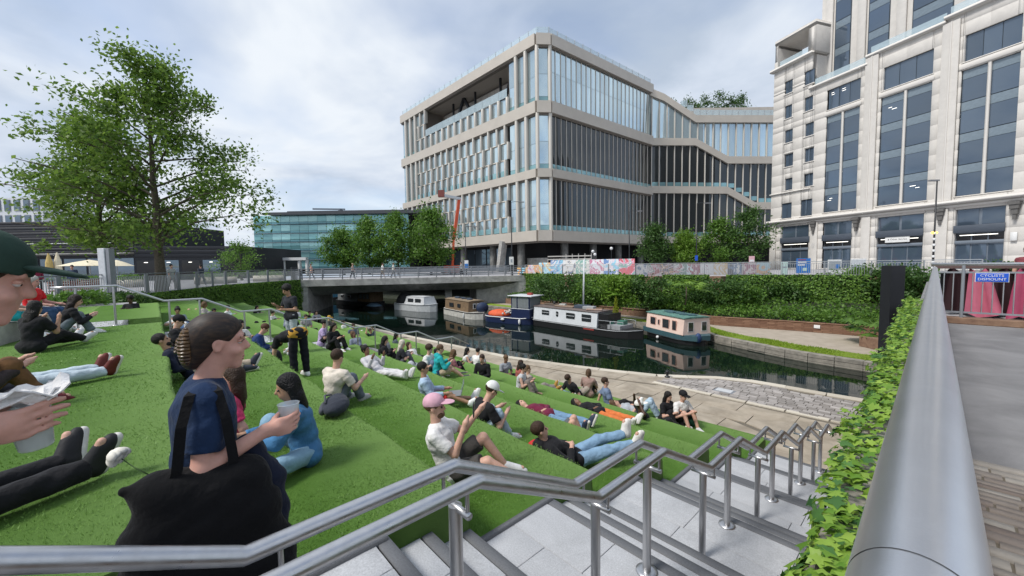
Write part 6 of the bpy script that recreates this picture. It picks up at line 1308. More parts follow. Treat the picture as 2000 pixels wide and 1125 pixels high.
    if bottom:
        bc_, ln = bottom; g = .013; t = [Cp(b['hipL'], b['hipR'], .098*S, None, .03), Cp(b['pel'], b['pel']+s*.07, .100*S, None, .03, 'b')]
        for nm in 'LR':
            hp_, kn, an = b['hip'+nm], b['kn'+nm], b['an'+nm]
            if ln == 'shorts': t.append(Cp(hp_, hp_+(kn-hp_)*.85, .09*S, .088*S, .03, 'b'))
            else: t += [Cp(hp_, kn, .09*S, .072*S, .03), Cp(kn, kn+(an-kn)*(.97 if ln == 'long' else .7), .072*S, .062*S, .02, 'b')]
        sdf_obj('trousers' if ln != 'shorts' else 'shorts', t, h, cmat('cloth', bc_), root, M)
    if shoes is not None:
        for nm in 'LR':
            an, to = b['an'+nm], b['toe'+nm]; d = vn(to-an); dn = vn(b['an'+nm]-b['kn'+nm]); hl = an+dn*.045*S-d*.035*S
            t = [Cp(an, an+dn*.03*S, .045*S, .05*S, .02), Cp(an-dn*.01*S, an+d*.13*S+dn*.01*S, .052*S, .04*S, .02), Cp(hl, an+d*.15*S+dn*.05*S, .04*S, .035*S, .03), Cp(an+d*.06*S+dn*.03*S, an+d*.17*S+dn*.048*S, .042*S, .034*S, .02)]
            sho = sdf_obj('shoe', t, min(h, .013), cmat('shoe', shoes, .6, .2), root, M)
            if h <= .0165:
                t = [Cp(hl+dn*.025*S, an+d*.165*S+dn*.075*S, .038*S, .034*S, .02)]; sdf_obj('sole', t, min(h, .012), cmat('sole', (.62, .6, .56) if max(shoes) < .9 else shoes, .7, .1), sho, M)
    hh = min(h, .011)
    if hair and hair[1] != 'none':
        hm = cmat('hair', hair[0], .45, .9, 70); t = [El(C(0, -.02, .048), np.array([.084, .100, .094])*S, fr, .02)]
        if hair[1] in ('long', 'bob'):
            t += [Cp(C(-.055, -.03, .0), C(-.06, -.035, -.13 if hair[1] == 'long' else -.07), .045*S, .035*S, .03), Cp(C(.055, -.03, .0), C(.06, -.035, -.13 if hair[1] == 'long' else -.07), .045*S, .035*S, .03), Cp(C(0, -.06, 0), C(0, -.085, -.22 if hair[1] == 'long' else -.08), .06*S, .045*S, .03)]
            if hair[1] == 'long': t += [Cp(C(-.05, -.07, -.1), C(-.04, -.09, -.34), .045*S, .02*S, .03), Cp(C(.05, -.07, -.1), C(.04, -.09, -.34), .045*S, .02*S, .03)]
        if hair[1] == 'bun': t += [El(C(0, -.10, .11), np.array([.05, .05, .05])*S, fr, .015), El(C(0, -.03, .03), np.array([.085, .10, .10])*S, fr, .02)]
        if hair[1] == 'curly': t = [El(C(0, -.025, .06), np.array([.105, .115, .105])*S, fr, .02)]
        t.append(El(C(0, .095, -.045), np.array([.085, .075, .105])*S, fr, .012, True)); 
        if hair[1] in ('short', 'curly'): t.append(El(C(0, -.01, -.115), np.array([.12, .13, .07])*S, fr, .012, True))
        sdf_obj('hair', t, hh, hm, root, M)
        if len(hair) > 2: sdf_obj('beard', [El(C(0, .045, -.072), np.array([.054, .06, .05])*S, fr, .02), El(C(0, .10, -.03), np.array([.04, .05, .04])*S, fr, .01, True)], hh, hm, root, M)
    if cap is not None:
        t = [El(C(0, -.01, .05), np.array([.092, .110, .098])*S, fr, .02), El(C(0, -.0, -.045), np.array([.16, .16, .085])*S, fr, .006, True)]; cm = cmat('cap', cap, .8, .2)
        c_ = sdf_obj('cap', t, min(hh, .009), cm, root, M); t = [El(C(0, .125, .052), np.array([.075, .085, .013])*S, fr, .01), El(C(0, .16, .005), np.array([.12, .16, .045])*S, fr, .006, True)]; sdf_obj('cap_bill', t, min(hh, .008), cm, c_, M)
    if face and h <= .0165:
        for sd in (-1, 1): t = MB(); t.sphere(tuple(C(sd*.031, .078, .006)), .011*S, 8, 6); t.build('eye', mat('eye_dark', (.03, .02, .018), .2), root, True, M)
    root['pz'] = 0; del root['pz']; PEOPLE.append((label, J, M, C)); return J, M, C, root
def tier_at(px, py, k): p = at_z(px, py, tz(k)); return (p[0], p[1], tz(k)+.012)
BLK = (.012, .012, .014); NAVY = (.012, .02, .055); JEAN = (.20, .32, .45); LJEAN = (.36, .47, .56); WHT = (.72, .71, .69); GRY = (.22, .22, .23); BRN = (.045, .025, .016); BKH = (.012, .010, .009); TANH = (.13, .075, .04)
# --- right hand side of the terrace, near to far
PS = [
 ('man in a pink cap and white tee photographing with a phone', tier_at(880, 938, 2), 42, 'recline', dict(top=(WHT, 'short'), bottom=((.06, .055, .05), 'shorts'), hair=(TANH, 'short', 1), cap=(.62, .36, .44), skin='light', H=1.78, shoes=(.6, .6, .6), h=.012, over=dict(sp=(0, -.30, 1), aL=[(-.1, .8, -.35), (.0, .6, .75)], aR=[(.05, .85, -.75), (-.15, .35, .95)], L=[(-.15, .8, .62), (0, .6, -.8), (0, 1, -.1)], R=[(.15, .95, .35), (0, .85, -.5), (0, 1, .1)], ht=(0, .15, 1)))),
 ('man in a black hoodie and jeans lying back with white trainers up', tier_at(1122, 912, 3), 30, 'lie_feet', dict(top=(BLK, 'hood'), bottom=(JEAN, 'long'), hair=(BRN, 'short'), shoes=(.68, .66, .62), h=.013)),
 ('person in grey shorts lying with bare knees raised beside the hoodie man', tier_at(1092, 868, 4), 50, 'lie_knees', dict(top=(WHT, 'short'), bottom=((.10, .11, .12), 'shorts'), hair=(BRN, 'short'), shoes=(.7, .7, .7))),
 ('man in a black tee and white cap hunched over in light jeans', tier_at(930, 868, 3), 12, 'sit_knees', dict(top=(BLK, 'short'), bottom=(LJEAN, 'long'), hair=(BRN, 'short'), cap=(.72, .72, .71), H=1.84, h=.013, over=dict(sp=(0, .35, 1), ht=(0, .7, .8)))),
 ('man with a laptop in a pale blue shirt and red shorts', tier_at(840, 798, 3), 35, 'sit_out', dict(top=((.38, .50, .64), 'long'), bottom=((.60, .035, .03), 'shorts'), hair=(BKH, 'short'), skin='tan', shoes=(.75, .75, .75), over=dict(aL=[(-.1, .45, -.8), (.15, 1, .05)], aR=[(.1, .45, -.8), (-.15, 1, .05)]))),
 ('person in a maroon top and jeans lying on the grass', tier_at(1072, 822, 4), 78, 'lie', dict(top=((.15, .015, .045), 'long'), bottom=((.16, .27, .40), 'long'), hair=(BKH, 'bob'), shoes=(.03, .04, .07))),
 ('person lying in black with orange sleeves near the lower terrace edge', tier_at(1172, 815, 5), 85, 'lie', dict(top=(BLK, 'long'), bottom=((.6, .17, .05), 'long'), hair=(BKH, 'bob'), shoes=(.7, .7, .68), skin='brown')),
 ('person in a white cap and black clothes lying against the terrace step', tier_at(1275, 848, 6), 45, 'hands_head', dict(top=(BLK, 'short'), bottom=(BLK, 'long'), cap=(.72, .71, .68), hair=(BKH, 'short'), skin='dark')),
 ('brown haired person in pale jeans lying by the lower edge', tier_at(1250, 815, 6), 60, 'lie_knees', dict(top=((.4, .42, .45), 'short'), bottom=(LJEAN, 'long'), hair=((.10, .055, .03), 'bob'))),
 ('man in a black cap and white tee sitting with a green bag', tier_at(1326, 830, 6), 110, 'sit_knees', dict(top=(WHT, 'short'), bottom=(BLK, 'shorts'), cap=BLK, hair=(BRN, 'short'), shoes=(.6, .6, .6))),
 ('long haired woman in black sitting beside the man in the black cap', tier_at(1297, 828, 6), 100, 'sit_knees', dict(top=(BLK, 'short'), bottom=(BLK, 'long'), hair=(BKH, 'long'), shoes=None, H=1.62)),
 ('dark haired man in a black tee sitting before a companion at the towpath edge', tier_at(1128, 778, 6), 10, 'recline', dict(top=(BLK, 'short'), bottom=((.35, .3, .25), 'shorts'), hair=(BRN, 'short'))),
 ('brown haired companion leaning behind the man in black at the towpath edge', tier_at(1148, 776, 6), -20, 'sit_knees', dict(top=((.3, .2, .17), 'short'), bottom=(BLK, 'long'), hair=((.10, .06, .035), 'bob'), H=1.6)),
 ('woman in a pale tank top with her hair tied up in the group of three', tier_at(1015, 770, 5), 60, 'sit_knees', dict(top=((.5, .51, .52), 'tank'), bottom=((.2, .17, .15), 'long'), hair=(BKH, 'bun'), shoes=None, H=1.64)),
 ('brown haired person behind the tank top woman', tier_at(1012, 753, 6), 20, 'sit_knees', dict(top=((.34, .10, .08), 'short'), bottom=(BLK, 'long'), hair=(BRN, 'long'), H=1.62)),
 ('man with a mustard shoe raised in the group of three', tier_at(1038, 768, 6), 30, 'sit_out', dict(top=((.35, .30, .26), 'short'), bottom=((.25, .22, .2), 'long'), hair=(TANH, 'short'), shoes=(.36, .20, .04))),
 ('person lying in jeans and black shoes by the towpath', tier_at(1072, 772, 6), 75, 'lie', dict(top=((.3, .34, .3), 'short'), bottom=(JEAN, 'long'), shoes=BLK, hair=(BRN, 'short'))),
 ('man in black sitting facing the camera on the terrace', tier_at(945, 748, 5), 150, 'cross', dict(top=(BLK, 'long'), bottom=(BLK, 'long'), hair=(BRN, 'short'), shoes=(.7, .7, .7))),
 ('dark haired person in a white tee low on the terrace', tier_at(931, 727, 6), -20, 'sit_knees', dict(top=(WHT, 'short'), bottom=((.2, .22, .26), 'long'), hair=(BKH, 'short'))),
 ('dark long haired woman in white near the end of the middle handrail', tier_at(908, 722, 6), 30, 'sit_knees', dict(top=(WHT, 'tank'), bottom=((.25, .3, .36), 'long'), hair=(BKH, 'long'), H=1.62)),
 ('man in a teal and navy hooded jacket and khaki shorts', tier_at(853, 738, 4), 20, 'sit_knees', dict(top=((.02, .36, .38), 'hood', (.015, .04, .09)), bottom=((.42, .34, .24), 'shorts'), hair=((.12, .07, .04), 'short'), shoes=(.08, .08, .09), H=1.78, over=dict(L=[(-.12, .95, .25), (0, .75, -.6), (0, 1, .2)], R=[(.2, .95, .25), (0, .75, -.6), (0, 1, .2)]))),
 ('curly haired man in a white shirt beside the teal jacket', tier_at(833, 734, 4), 60, 'sit_knees', dict(top=(WHT, 'short'), bottom=((.12, .17, .25), 'long'), hair=(BRN, 'curly'))),
 ('woman in pale grey reclining with a phone and white trainers', (-9.25, 3.98, tz(3)+.012), 66, 'recline_phone', dict(top=((.55, .54, .56), 'long'), bottom=((.60, .59, .60), 'long'), hair=(BKH, 'bun'), skin='brown', shoes=(.6, .6, .62))),
 ('woman in a black hooded top on the middle terrace', tier_at(746, 712, 4), 30, 'sit_knees', dict(top=(BLK, 'hood'), bottom=(BLK, 'long'), hair=(BKH, 'long'))),
 ('woman with white blonde hair in a black top', tier_at(780, 718, 4), 20, 'sit_knees', dict(top=((.02, .022, .028), 'short'), bottom=((.1, .1, .12), 'long'), hair=((.62, .56, .48), 'long'), H=1.64)),
 ('man with arms behind his head reclining near the towpath', tier_at(735, 672, 6), 55, 'hands_head', dict(top=((.03, .045, .06), 'short'), bottom=((.03, .035, .05), 'long'), hair=(BRN, 'short'), skin='tan')),
 ('man in a cream tee sitting with his back to the camera beside a backpack', tier_at(648, 800, 2), -25, 'sit_knees', dict(top=((.64, .575, .50), 'short'), bottom=((.14, .16, .20), 'long'), hair=(BRN, 'short'), H=1.82, h=.012, shoes=(.4, .4, .4), over=dict(sp=(.12, .12, 1), aL=[(-.2, .5, -.75), (.2, .9, .1)], aR=[(.35, .35, -.8), (-.2, .9, .3)]))),
 ('man in a blue jumper and pale jeans sitting cross legged', tier_at(497, 700, 2), 15, 'cross', dict(top=((.02, .045, .16), 'long'), bottom=((.42, .52, .56), 'long'), hair=((.10, .045, .025), 'short'), over=dict(sp=(0, .3, 1), ht=(0, .8, .7)))),
 ('dark haired man in a white tee beside the blue jumper', tier_at(466, 690, 2), 60, 'sit_knees', dict(top=(WHT, 'short'), bottom=(GRY, 'long'), hair=(BKH, 'short'))),
 ('person in a lilac top on the far side of the middle stair', tier_at(628, 676, 3), 30, 'sit_knees', dict(top=((.46, .36, .58), 'short'), bottom=(BLK, 'long'), hair=(BKH, 'short'))),
 ('person in black leaning forward next to the lilac top', tier_at(648, 684, 3), 60, 'sit_knees', dict(top=(BLK, 'long'), bottom=(BLK, 'long'), hair=(BKH, 'long'))),
 ('person with a mustard hat far down the terrace', tier_at(640, 648, 5), 40, 'sit_knees', dict(top=((.12, .12, .1), 'long'), bottom=(BLK, 'long'), cap=(.45, .27, .05), hair=(BRN, 'short'))),
 ('person in grey beside the mustard hat', tier_at(655, 650, 6), 10, 'sit_out', dict(top=(GRY, 'long'), bottom=(BLK, 'long'), hair=(BRN, 'short'))),
 ('dark haired person sitting by the bridge end of the terrace', tier_at(618, 634, 5), 90, 'sit_knees', dict(top=((.3, .3, .32), 'short'), bottom=(BLK, 'long'), hair=(BKH, 'long'))),
 ('man in a navy sweater and white collar reclining in beige trousers', (-8.45, .40, tz(1)+.012), 8, 'recline', dict(top=((.010, .014, .032), 'long'), bottom=((.44, .365, .28), 'long'), hair=(BKH, 'short', 1), skin='tan', shoes=(.03, .035, .05), h=.013, over=dict(L=[(-.1, 1, .05), (0, 1, -.1), (-.2, .5, .9)]))),
 ('man in a black tee and black cap leaning on the terrace step', (-10.6, .4, tz(1)+.012), 12, 'recline', dict(top=(BLK, 'short'), bottom=(BLK, 'long'), cap=BLK, hair=(BKH, 'short'), over=dict(sp=(0, -.3, 1), ht=(0, .8, .8)))),
 ('person in a white shirt and blue jeans lying left of the middle handrail', (-15.8, .55, tz(1)+.012), 75, 'lie', dict(top=(WHT, 'short'), bottom=((.05, .11, .24), 'long'), hair=(BRN, 'bob'))),
 ('person in dark jeans lying in front of the white shirt', (-13.2, .6, tz(1)+.012), 70, 'lie', dict(top=((.03, .04, .07), 'short'), bottom=((.03, .05, .09), 'long'), hair=(BRN, 'short'))),
 ('curly dark haired man in black near the left hedge', tier_at(262, 626, 1), 120, 'sit_knees', dict(top=(BLK, 'short'), bottom=(BLK, 'long'), hair=(BKH, 'curly'), skin='dark')),
 ('person in a pink top lying far back by the ivy hedge', tier_at(372, 624, 2), 70, 'lie_knees', dict(top=((.55, .3, .28), 'short'), bottom=((.5, .34, .28), 'shorts'), hair=(BRN, 'bob'))),
 ('person in a white tee sitting in front of the ivy hedge', tier_at(442, 632, 3), 30, 'sit_knees', dict(top=(WHT, 'short'), bottom=(LJEAN, 'long'), hair=(BKH, 'short'))),
 ('dark haired person in black by the ivy hedge', tier_at(500, 626, 4), 50, 'sit_knees', dict(top=(BLK, 'short'), bottom=(GRY, 'long'), hair=(BKH, 'long'))),
 ('person in a white top with dark hair left of the standing man', tier_at(530, 640, 4), 40, 'sit_knees', dict(top=(WHT, 'short'), bottom=(BLK, 'long'), hair=(BKH, 'bun'))),
 ('person in black trousers lying with knees up beyond the middle rail', tier_at(505, 650, 3), 80, 'lie_knees', dict(top=((.5, .45, .46), 'short'), bottom=(BLK, 'long'), hair=(BKH, 'short'))),
 ('man standing on the middle stair in a dark tee looking at a phone', tier_at(572, 690, 2), 160, 'phone', dict(top=((.015, .03, .028), 'short'), bottom=((.40, .45, .47), 'long'), hair=(BKH, 'curly'), skin='tan', H=1.82)),
 ('woman in black with a mustard waist layer bending over to the grass', tier_at(586, 736, 2), -110, 'bend', dict(top=((.012, .012, .016), 'short', (.50, .27, .04)), bottom=((.008, .009, .014), 'long'), hair=(BRN, 'short'), H=1.74)),
 ('woman in black sitting with legs stretched out on the upper grass', (-10.4, -1.6, .012), -50, 'sit_out', dict(top=(BLK, 'short'), bottom=(BLK, 'long'), hair=(BKH, 'long'), skin='tan', shoes=(.62, .62, .62), H=1.66, over=dict(L=[(-.05, 1, .05), (0, 1, -.05), (-.1, .5, .8)], R=[(.05, .95, .38), (0, .92, -.40), (.2, .7, .5)], sp=(0, .15, 1), aL=[(-.1, .5, -.7), (.25, .45, .9)], aR=[(.1, .5, -.7), (-.25, .45, .9)], ht=(0, .3, 1)))),
 ('dark curly haired person in black with grey jeans behind the woman in black', (-12.7, -1.55, .012), -10, 'sit_knees', dict(top=(BLK, 'long'), bottom=((.13, .16, .18), 'long'), hair=((.02, .012, .01), 'long'), over=dict(sp=(0, .5, 1)))),
 ('grey haired woman in a red tee sitting at the left', (-13.5, -2.03, .42), 20, 'sit_edge', dict(top=((.62, .015, .02), 'short'), bottom=((.05, .1, .2), 'long'), hair=((.5, .47, .43), 'bob'), skin='pink', H=1.66)),
 ('person in a teal dress at the left edge', (-12.3, -2.25, .42), 10, 'sit_edge', dict(top=((.02, .33, .36), 'short'), bottom=((.02, .33, .36), 'shorts'), hair=(BRN, 'short'), H=1.66)),
 ('person lying in pale jeans and red brown boots on the upper grass', (-7.0, -1.33, .012), -21, 'lie', dict(top=((.05, .05, .06), 'long'), bottom=((.48, .57, .63), 'long'), shoes=(.12, .025, .02), hair=(BRN, 'short'))),
 ('person in brown corduroy trousers and oxblood shoes at the left edge', (-6.28, -1.43, .012), -16, 'sit_knees', dict(top=((.04, .03, .03), 'long'), bottom=((.15, .075, .03), 'long'), shoes=(.13, .018, .022), hair=(BRN, 'short'), H=1.8)),
 ('person lying in black trousers and dark trainers behind the walking man', (-3.38, -1.2, .012), -30, 'lie', dict(top=(BLK, 'long'), bottom=((.012, .012, .012), 'long'), shoes=(.022, .022, .024), hair=(BRN, 'short'), H=1.8, h=.012)),
 ('barefoot person in pink lying behind the woman in navy', (-4.75, .42, tz(1)+.012), -165, 'sit_out', dict(top=((.62, .05, .14), 'short'), bottom=((.5, .33, .33), 'shorts'), shoes=None, hair=(BRN, 'long'), skin='pink', H=1.64, h=.013)),
 ('woman in a denim jacket and jeans sitting on the grass with long black hair', (-3.95, .98, tz(1)+.012), -172, 'sit_knees', dict(top=((.055, .17, .33), 'long'), bottom=((.22, .36, .47), 'long'), hair=((.008, .007, .008), 'long'), skin='tan', shoes=(.72, .71, .69), H=1.66, h=.011, over=dict(sp=(0, .22, 1), R=[(.15, .68, .72), (-.1, .40, -.92), (.1, 1, -.1)], L=[(-.62, .80, .12), (.55, .78, -.16), (.2, .9, .3)], aL=[(-.1, .6, -.75), (.3, .95, .05)], aR=[(.1, .6, -.75), (-.3, .95, .1)]))),
]
for i, (x, y, k, c1, c2, hs) in enumerate(((602, 632, 6, BLK, GRY, 'short'), (585, 628, 5, WHT, JEAN, 'long'), (665, 662, 6, (.3, .12, .1), BLK, 'bob'), (690, 668, 5, (.1, .12, .16), JEAN, 'short'), (560, 640, 3, (.2, .22, .3), BLK, 'bun'), (760, 700, 5, (.25, .25, .27), BLK, 'short'), (815, 712, 5, WHT, BLK, 'long'), (420, 640, 3, (.1, .1, .12), JEAN, 'short'), (395, 632, 2, (.45, .4, .38), GRY, 'bob'), (545, 622, 5, (.5, .5, .52), BLK, 'short'), (868, 722, 6, BLK, JEAN, 'bob'), (985, 742, 6, (.3, .32, .35), BLK, 'short'), (612, 640, 6, (.12, .1, .1), BLK, 'long'), (675, 655, 6, WHT, BLK, 'short'), (705, 690, 4, (.2, .23, .3), GRY, 'bob'), (598, 650, 4, (.3, .28, .3), BLK, 'short'), (770, 688, 6, (.08, .1, .12), JEAN, 'long'), (470, 640, 4, WHT, GRY, 'bob'), (485, 668, 3, BLK, BLK, 'short'), (350, 648, 2, (.3, .35, .4), JEAN, 'bun'), (880, 738, 5, (.25, .1, .12), BLK, 'long'), (1190, 800, 6, (.15, .2, .3), BLK, 'short'))):
    PS.append((['person in black and grey low by the bridge abutment', 'long haired person in white by the bridge abutment', 'person in a rust top near the towpath left of centre', 'short haired person in dark blue beside the rust top', 'person with a bun beside the standing man', 'person in grey between the middle rail and blonde woman', 'long haired person in white past the middle rail', 'short haired person in black below the ivy hedge', 'person in beige sitting below the ivy hedge', 'short haired person in pale grey far back near the bridge', 'person in black and jeans behind the teal jacket', 'short haired person in grey left of the group of three', 'long haired person in black at the foot of the abutment', 'short haired person in white on the lowest step left of centre', 'person in slate blue beyond the reclining woman in grey', 'short haired person in mauve past the middle stair', 'long haired person in dark clothes near the towpath edge', 'person in white with a bob below the hedge', 'short haired person in black left of the blue jumper', 'person with a bun in pale blue behind the navy sweater man', 'long haired person in plum behind the laptop man', 'short haired person in blue beyond the orange trousers'][i], tier_at(x, y, k), 20+25*(i % 4), ['sit_knees', 'sit_out', 'recline', 'cross'][i % 4], dict(top=(c1, 'short' if i % 2 else 'long'), bottom=(c2, 'long'), hair=((BRN, BKH, TANH)[i % 3], hs), skin=['light', 'tan', 'brown'][i % 3])))
for lab, xyz, hdg, pose, kw in PS: person(lab, xyz, hdg, pose, **kw)
# pedestrians on the square and bridges
WK = [('pedestrian in a pale top walking behind the plane tree trunk', put(333, 24.5), 60, 'walk', dict(top=((.45, .47, .45), 'short'), bottom=((.42, .40, .38), 'long'), hair=(BKH, 'short'), H=1.72)),
 ('pedestrian in dark clothes passing behind the left railing', put(392, 30), -120, 'walk', dict(top=((.05, .06, .08), 'long'), bottom=((.04, .04, .05), 'long'))),
 ('pedestrian in navy standing behind the left railing near the benches', put(140, 24), 100, 'stand', dict(top=((.05, .07, .12), 'long'), bottom=(BLK, 'long'))),
 ('pedestrian in dark red standing behind the railing at far left', put(72, 26), 60, 'stand', dict(top=((.20, .02, .05), 'long'), bottom=(BLK, 'long'))),
 ('pedestrian in pink at the left end of the canal bridge', (*bq(.6, -1.2), .02), -150, 'walk', dict(top=((.55, .33, .28), 'short'), bottom=((.3, .3, .32), 'long'), hair=(TANH, 'short'))),
 ('pedestrian with a hat on the left part of the canal bridge', (*bq(4.6, -1.6), .02), 20, 'walk', dict(top=((.35, .25, .22), 'short'), bottom=(BLK, 'long'), cap=(.4, .33, .2))),
 ('pedestrian in a white top on the canal bridge', (*bq(7.8, -.9), .02), 20, 'walk', dict(top=(WHT, 'short'), bottom=((.40, .33, .24), 'shorts'), hair=(BRN, 'short'))),
 ('pedestrian in a pale top right of the white top on the bridge', (*bq(8.9, -1.3), .02), 20, 'walk', dict(top=((.6, .6, .55), 'short'), bottom=((.2, .2, .2), 'long'), hair=(TANH, 'short'))),
 ('pedestrian in grey near the right end of the canal bridge', (*bq(16.5, -2.0), .02), -160, 'walk', dict(top=((.3, .3, .3), 'long'), bottom=(BLK, 'long'))),
 ('shopper with bare shoulders behind the right railing', (1.55, 15.9, 0), 200, 'stand', dict(top=((.2, .05, .06), 'tank'), bottom=(BLK, 'long'), hair=((.12, .05, .03), 'short'), H=1.64)),
 ('second shopper leaning in by the pink stall', (1.95, 16.1, 0), 170, 'stand', dict(top=((.3, .12, .1), 'short'), bottom=(BLK, 'long'), hair=(BKH, 'short'), H=1.66))]
for lab, xyz, hdg, pose, kw in WK: person(lab, xyz, hdg, pose, group='passers by', h=.022, **kw)
# ------------------------------------------------------------------ the two walkers in the foreground and small belongings
PLA = mat('clear_plastic', (.72, .76, .78), .18, var=.03, alpha=.5, spec=.6)
def grip(sgn, droop=0.0, reach=0.0):
    def f(w, S):      # a right hand (palm towards -x) closed round a cup standing in front of it
        P = lambda x, y, z: w+np.array([x*sgn, y, z])*S
        pr = [Cp(w, P(.006, .045, .004-droop), .026*S, .027*S, .02), El(P(.004, .055, .0-droop), np.array([.016, .042, .042])*S, None, .02)]
        for i, (z, L_) in enumerate(((.034, .95), (.012, 1.05), (-.011, 1.0), (-.033, .82))):
            k1 = P(.004, .088*1.0, z-droop); k2 = P(-.002-.010*(1-reach), .088+.036*L_, z+.010-droop); k3 = P(-.010-.034*(1-reach), .088+(.052+.012*reach)*L_, z+.014-droop); k4 = P(-.014-.052*(1-reach), .088+(.046+.036*reach)*L_, z+.012-droop); r = .0098-.0006*i
            pr += [Cp(P(.004, .05, z*.9-droop), k1, r*1.15*S, r*1.1*S, .010), Cp(k1, k2, r*1.08*S, r*S, .005), Cp(k2, k3, r*S, r*.92*S, .004), Cp(k3, k4, r*.92*S, r*.78*S, .004)]
        pr += [Cp(P(-.004, .02, .012-droop), P(-.028, .04, .036-droop), .0145*S, .012*S, .012), Cp(P(-.028, .04, .036-droop), P(-.056, .062, .046-droop), .0115*S, .0095*S, .005)]
        return pr
    return f
def cup(label, M, parent=None, tilt=0.0, drink=True):
    c = tag(link('plastic_cup', None, None, M.copy()), label, 'cup'); mb = MB(); mb.lathe([(.001, 0), (.030, 0), (.033, .004), (.0435, .112), (.0455, .114), (.0455, .118), (.042, .117), (.0315, .006), (.001, .005)], 36); mb.build('cup_wall', PLA, c, True, M)
    if drink: mb = MB(); mb.lathe([(.001, .008), (.031, .008), (.037, .07), (.001, .071)], 28); mb.build('drink', mat('pale_drink', (.78, .80, .80), .15, alpha=.35), c, True, M)
    return c
# woman in navy with a black tote bag
J, Mw, Ch, wo = person('woman in a navy tee walking past with a plastic cup and black tote bag', (-2.10, .12, tz(1)), 2, 'stand', top=((.010, .026, .070), 'short'), bottom=((.012, .020, .042), 'long'), shoes=(.05, .05, .05), hair=None, skin='pink', H=1.65, bw=.15, girth=.86, h=.0075,
    over=dict(sp=(0, .03, 1), hup=(0, .06, 1), ht=(0, .62, 1), aR=[(.16, -.10, -1), (-.12, 1, .40), (-.1, 1, .2)], aL=[(-.1, -.05, -1), (0, .3, -1)], fingers={'R': grip(1)}), group='walkers in the foreground', look=(.10, 1, -.16), face=False)
HM = cmat('hair', (.030, .017, .011), .38, .0); HM2 = mat('hair_dark_brown', (.022, .013, .009), .55, var=.5, scale=40, spec=.4)
_t = HM2.node_tree; _n = _t.nodes; _w = _n.new('ShaderNodeTexWave'); _w.inputs['Scale'].default_value = 70; _w.inputs['Distortion'].default_value = 4; _w.inputs['Detail'].default_value = 3; _c = _n.new('ShaderNodeTexCoord'); _b = _n.new('ShaderNodeBump'); _b.inputs['Strength'].default_value = .35; _b.inputs['Distance'].default_value = .004; _w.bands_direction = 'X'
_mp = _n.new('ShaderNodeMapping'); _mp.inputs[2].default_value = (0.5, 0.0, 0.35); _t.links.new(_c.outputs['Object'], _mp.inputs[0]); _t.links.new(_mp.outputs[0], _w.inputs['Vector']); _mp.inputs[3].default_value = (150, 16, 70); _mp.inputs[2].default_value = (0.35, 0, 0); _nz = _n.new('ShaderNodeTexNoise'); _nz.inputs['Scale'].default_value = 1.0; _nz.inputs['Detail'].default_value = 3; _t.links.new(_mp.outputs[0], _nz.inputs['Vector']); _t.links.new(_nz.outputs[0], _b.inputs['Height']); _t.links.new(_b.outputs[0], _n['Principled BSDF'].inputs['Normal'])
_r = _n.new('ShaderNodeValToRGB'); _r.color_ramp.elements[0].color = (.016, .010, .008, 1); _r.color_ramp.elements[1].color = (.085, .050, .028, 1); _r.color_ramp.elements[0].position = .45; _t.links.new(_nz.outputs[0], _r.inputs[0]); _t.links.new(_r.outputs[0], _n['Principled BSDF'].inputs['Base Color'])
S = 1.67/1.72; f0 = Ch(0, 0, 0); fr = np.stack([vn(Ch(1, 0, 0)-f0), vn(Ch(0, 1, 0)-f0), vn(Ch(0, 0, 1)-f0)])
hp = [El(Ch(0, -.018, .050), np.array([.083, .104, .088])*S, fr, .02), El(Ch(0, -.07, .0), np.array([.072, .070, .085])*S, fr, .03), El(Ch(0, -.095, -.055), np.array([.045, .045, .06])*S, fr, .03), El(Ch(0, .10, -.05), np.array([.10, .085, .115])*S, fr, .012, True), El(Ch(.085, .03, -.05), np.array([.03, .045, .075])*S, fr, .012, True), El(Ch(-.085, .03, -.05), np.array([.03, .045, .075])*S, fr, .012, True), El(Ch(0, .02, -.15), np.array([.1, .09, .055])*S, fr, .012, True)]
sdf_obj('hair', hp, .006, HM2, wo, Mw)
# face details
def eyes_for(Ch, S, root, M):
    for sd in (-1, 1):
        mb = MB(); mb.sphere(tuple(Ch(sd*.032, .0735, .004)), .0100*S, 12, 8); ey = mb.build('eye', mat('eye_white', (.55, .51, .48), .25), root, True, M); mb = MB(); mb.sphere(tuple(Ch(sd*.033, .0795, .003)), .0052*S, 10, 8); mb.build('iris', mat('eye_dark', (.03, .02, .018), .2), ey, True, M)
        mb = MB(); mb.sphere(tuple(Ch(sd*.032, .0735, .0075)), (.0125*S, .0115*S, .0085*S), 12, 8); mb.build('eyelid', mat('skin_pink', SKIN['pink'], .5), ey, True, M)
eyes_for(Ch, S, wo, Mw)
mb = MB()
for sd in (-1, 1): mb.tube([tuple(Ch(sd*.014, .094, .026)), tuple(Ch(sd*.032, .092, .033)), tuple(Ch(sd*.052, .075, .026))], [.003, .0036, .002], 6)
for sd in (-1, 1): mb.tube([tuple(Ch(sd*.018, .090, .010)), tuple(Ch(sd*.033, .0915, .0135)), tuple(Ch(sd*.048, .080, .006))], [.0014, .0018, .0012], 5)
mb.build('brow', mat('brow_brown', (.03, .018, .012), .7), wo, True, Mw)
mb = MB(); mb.sphere(tuple(Ch(0, .0865, -.067)), (.021*S, .008*S, .0055*S), 12, 8, Matrix(fr.T.tolist())); mb.sphere(tuple(Ch(0, .084, -.079)), (.018*S, .008*S, .006*S), 12, 8, Matrix(fr.T.tolist())); mb.build('lips', mat('lip_rose', (.42, .16, .14), .4), wo, True, Mw)
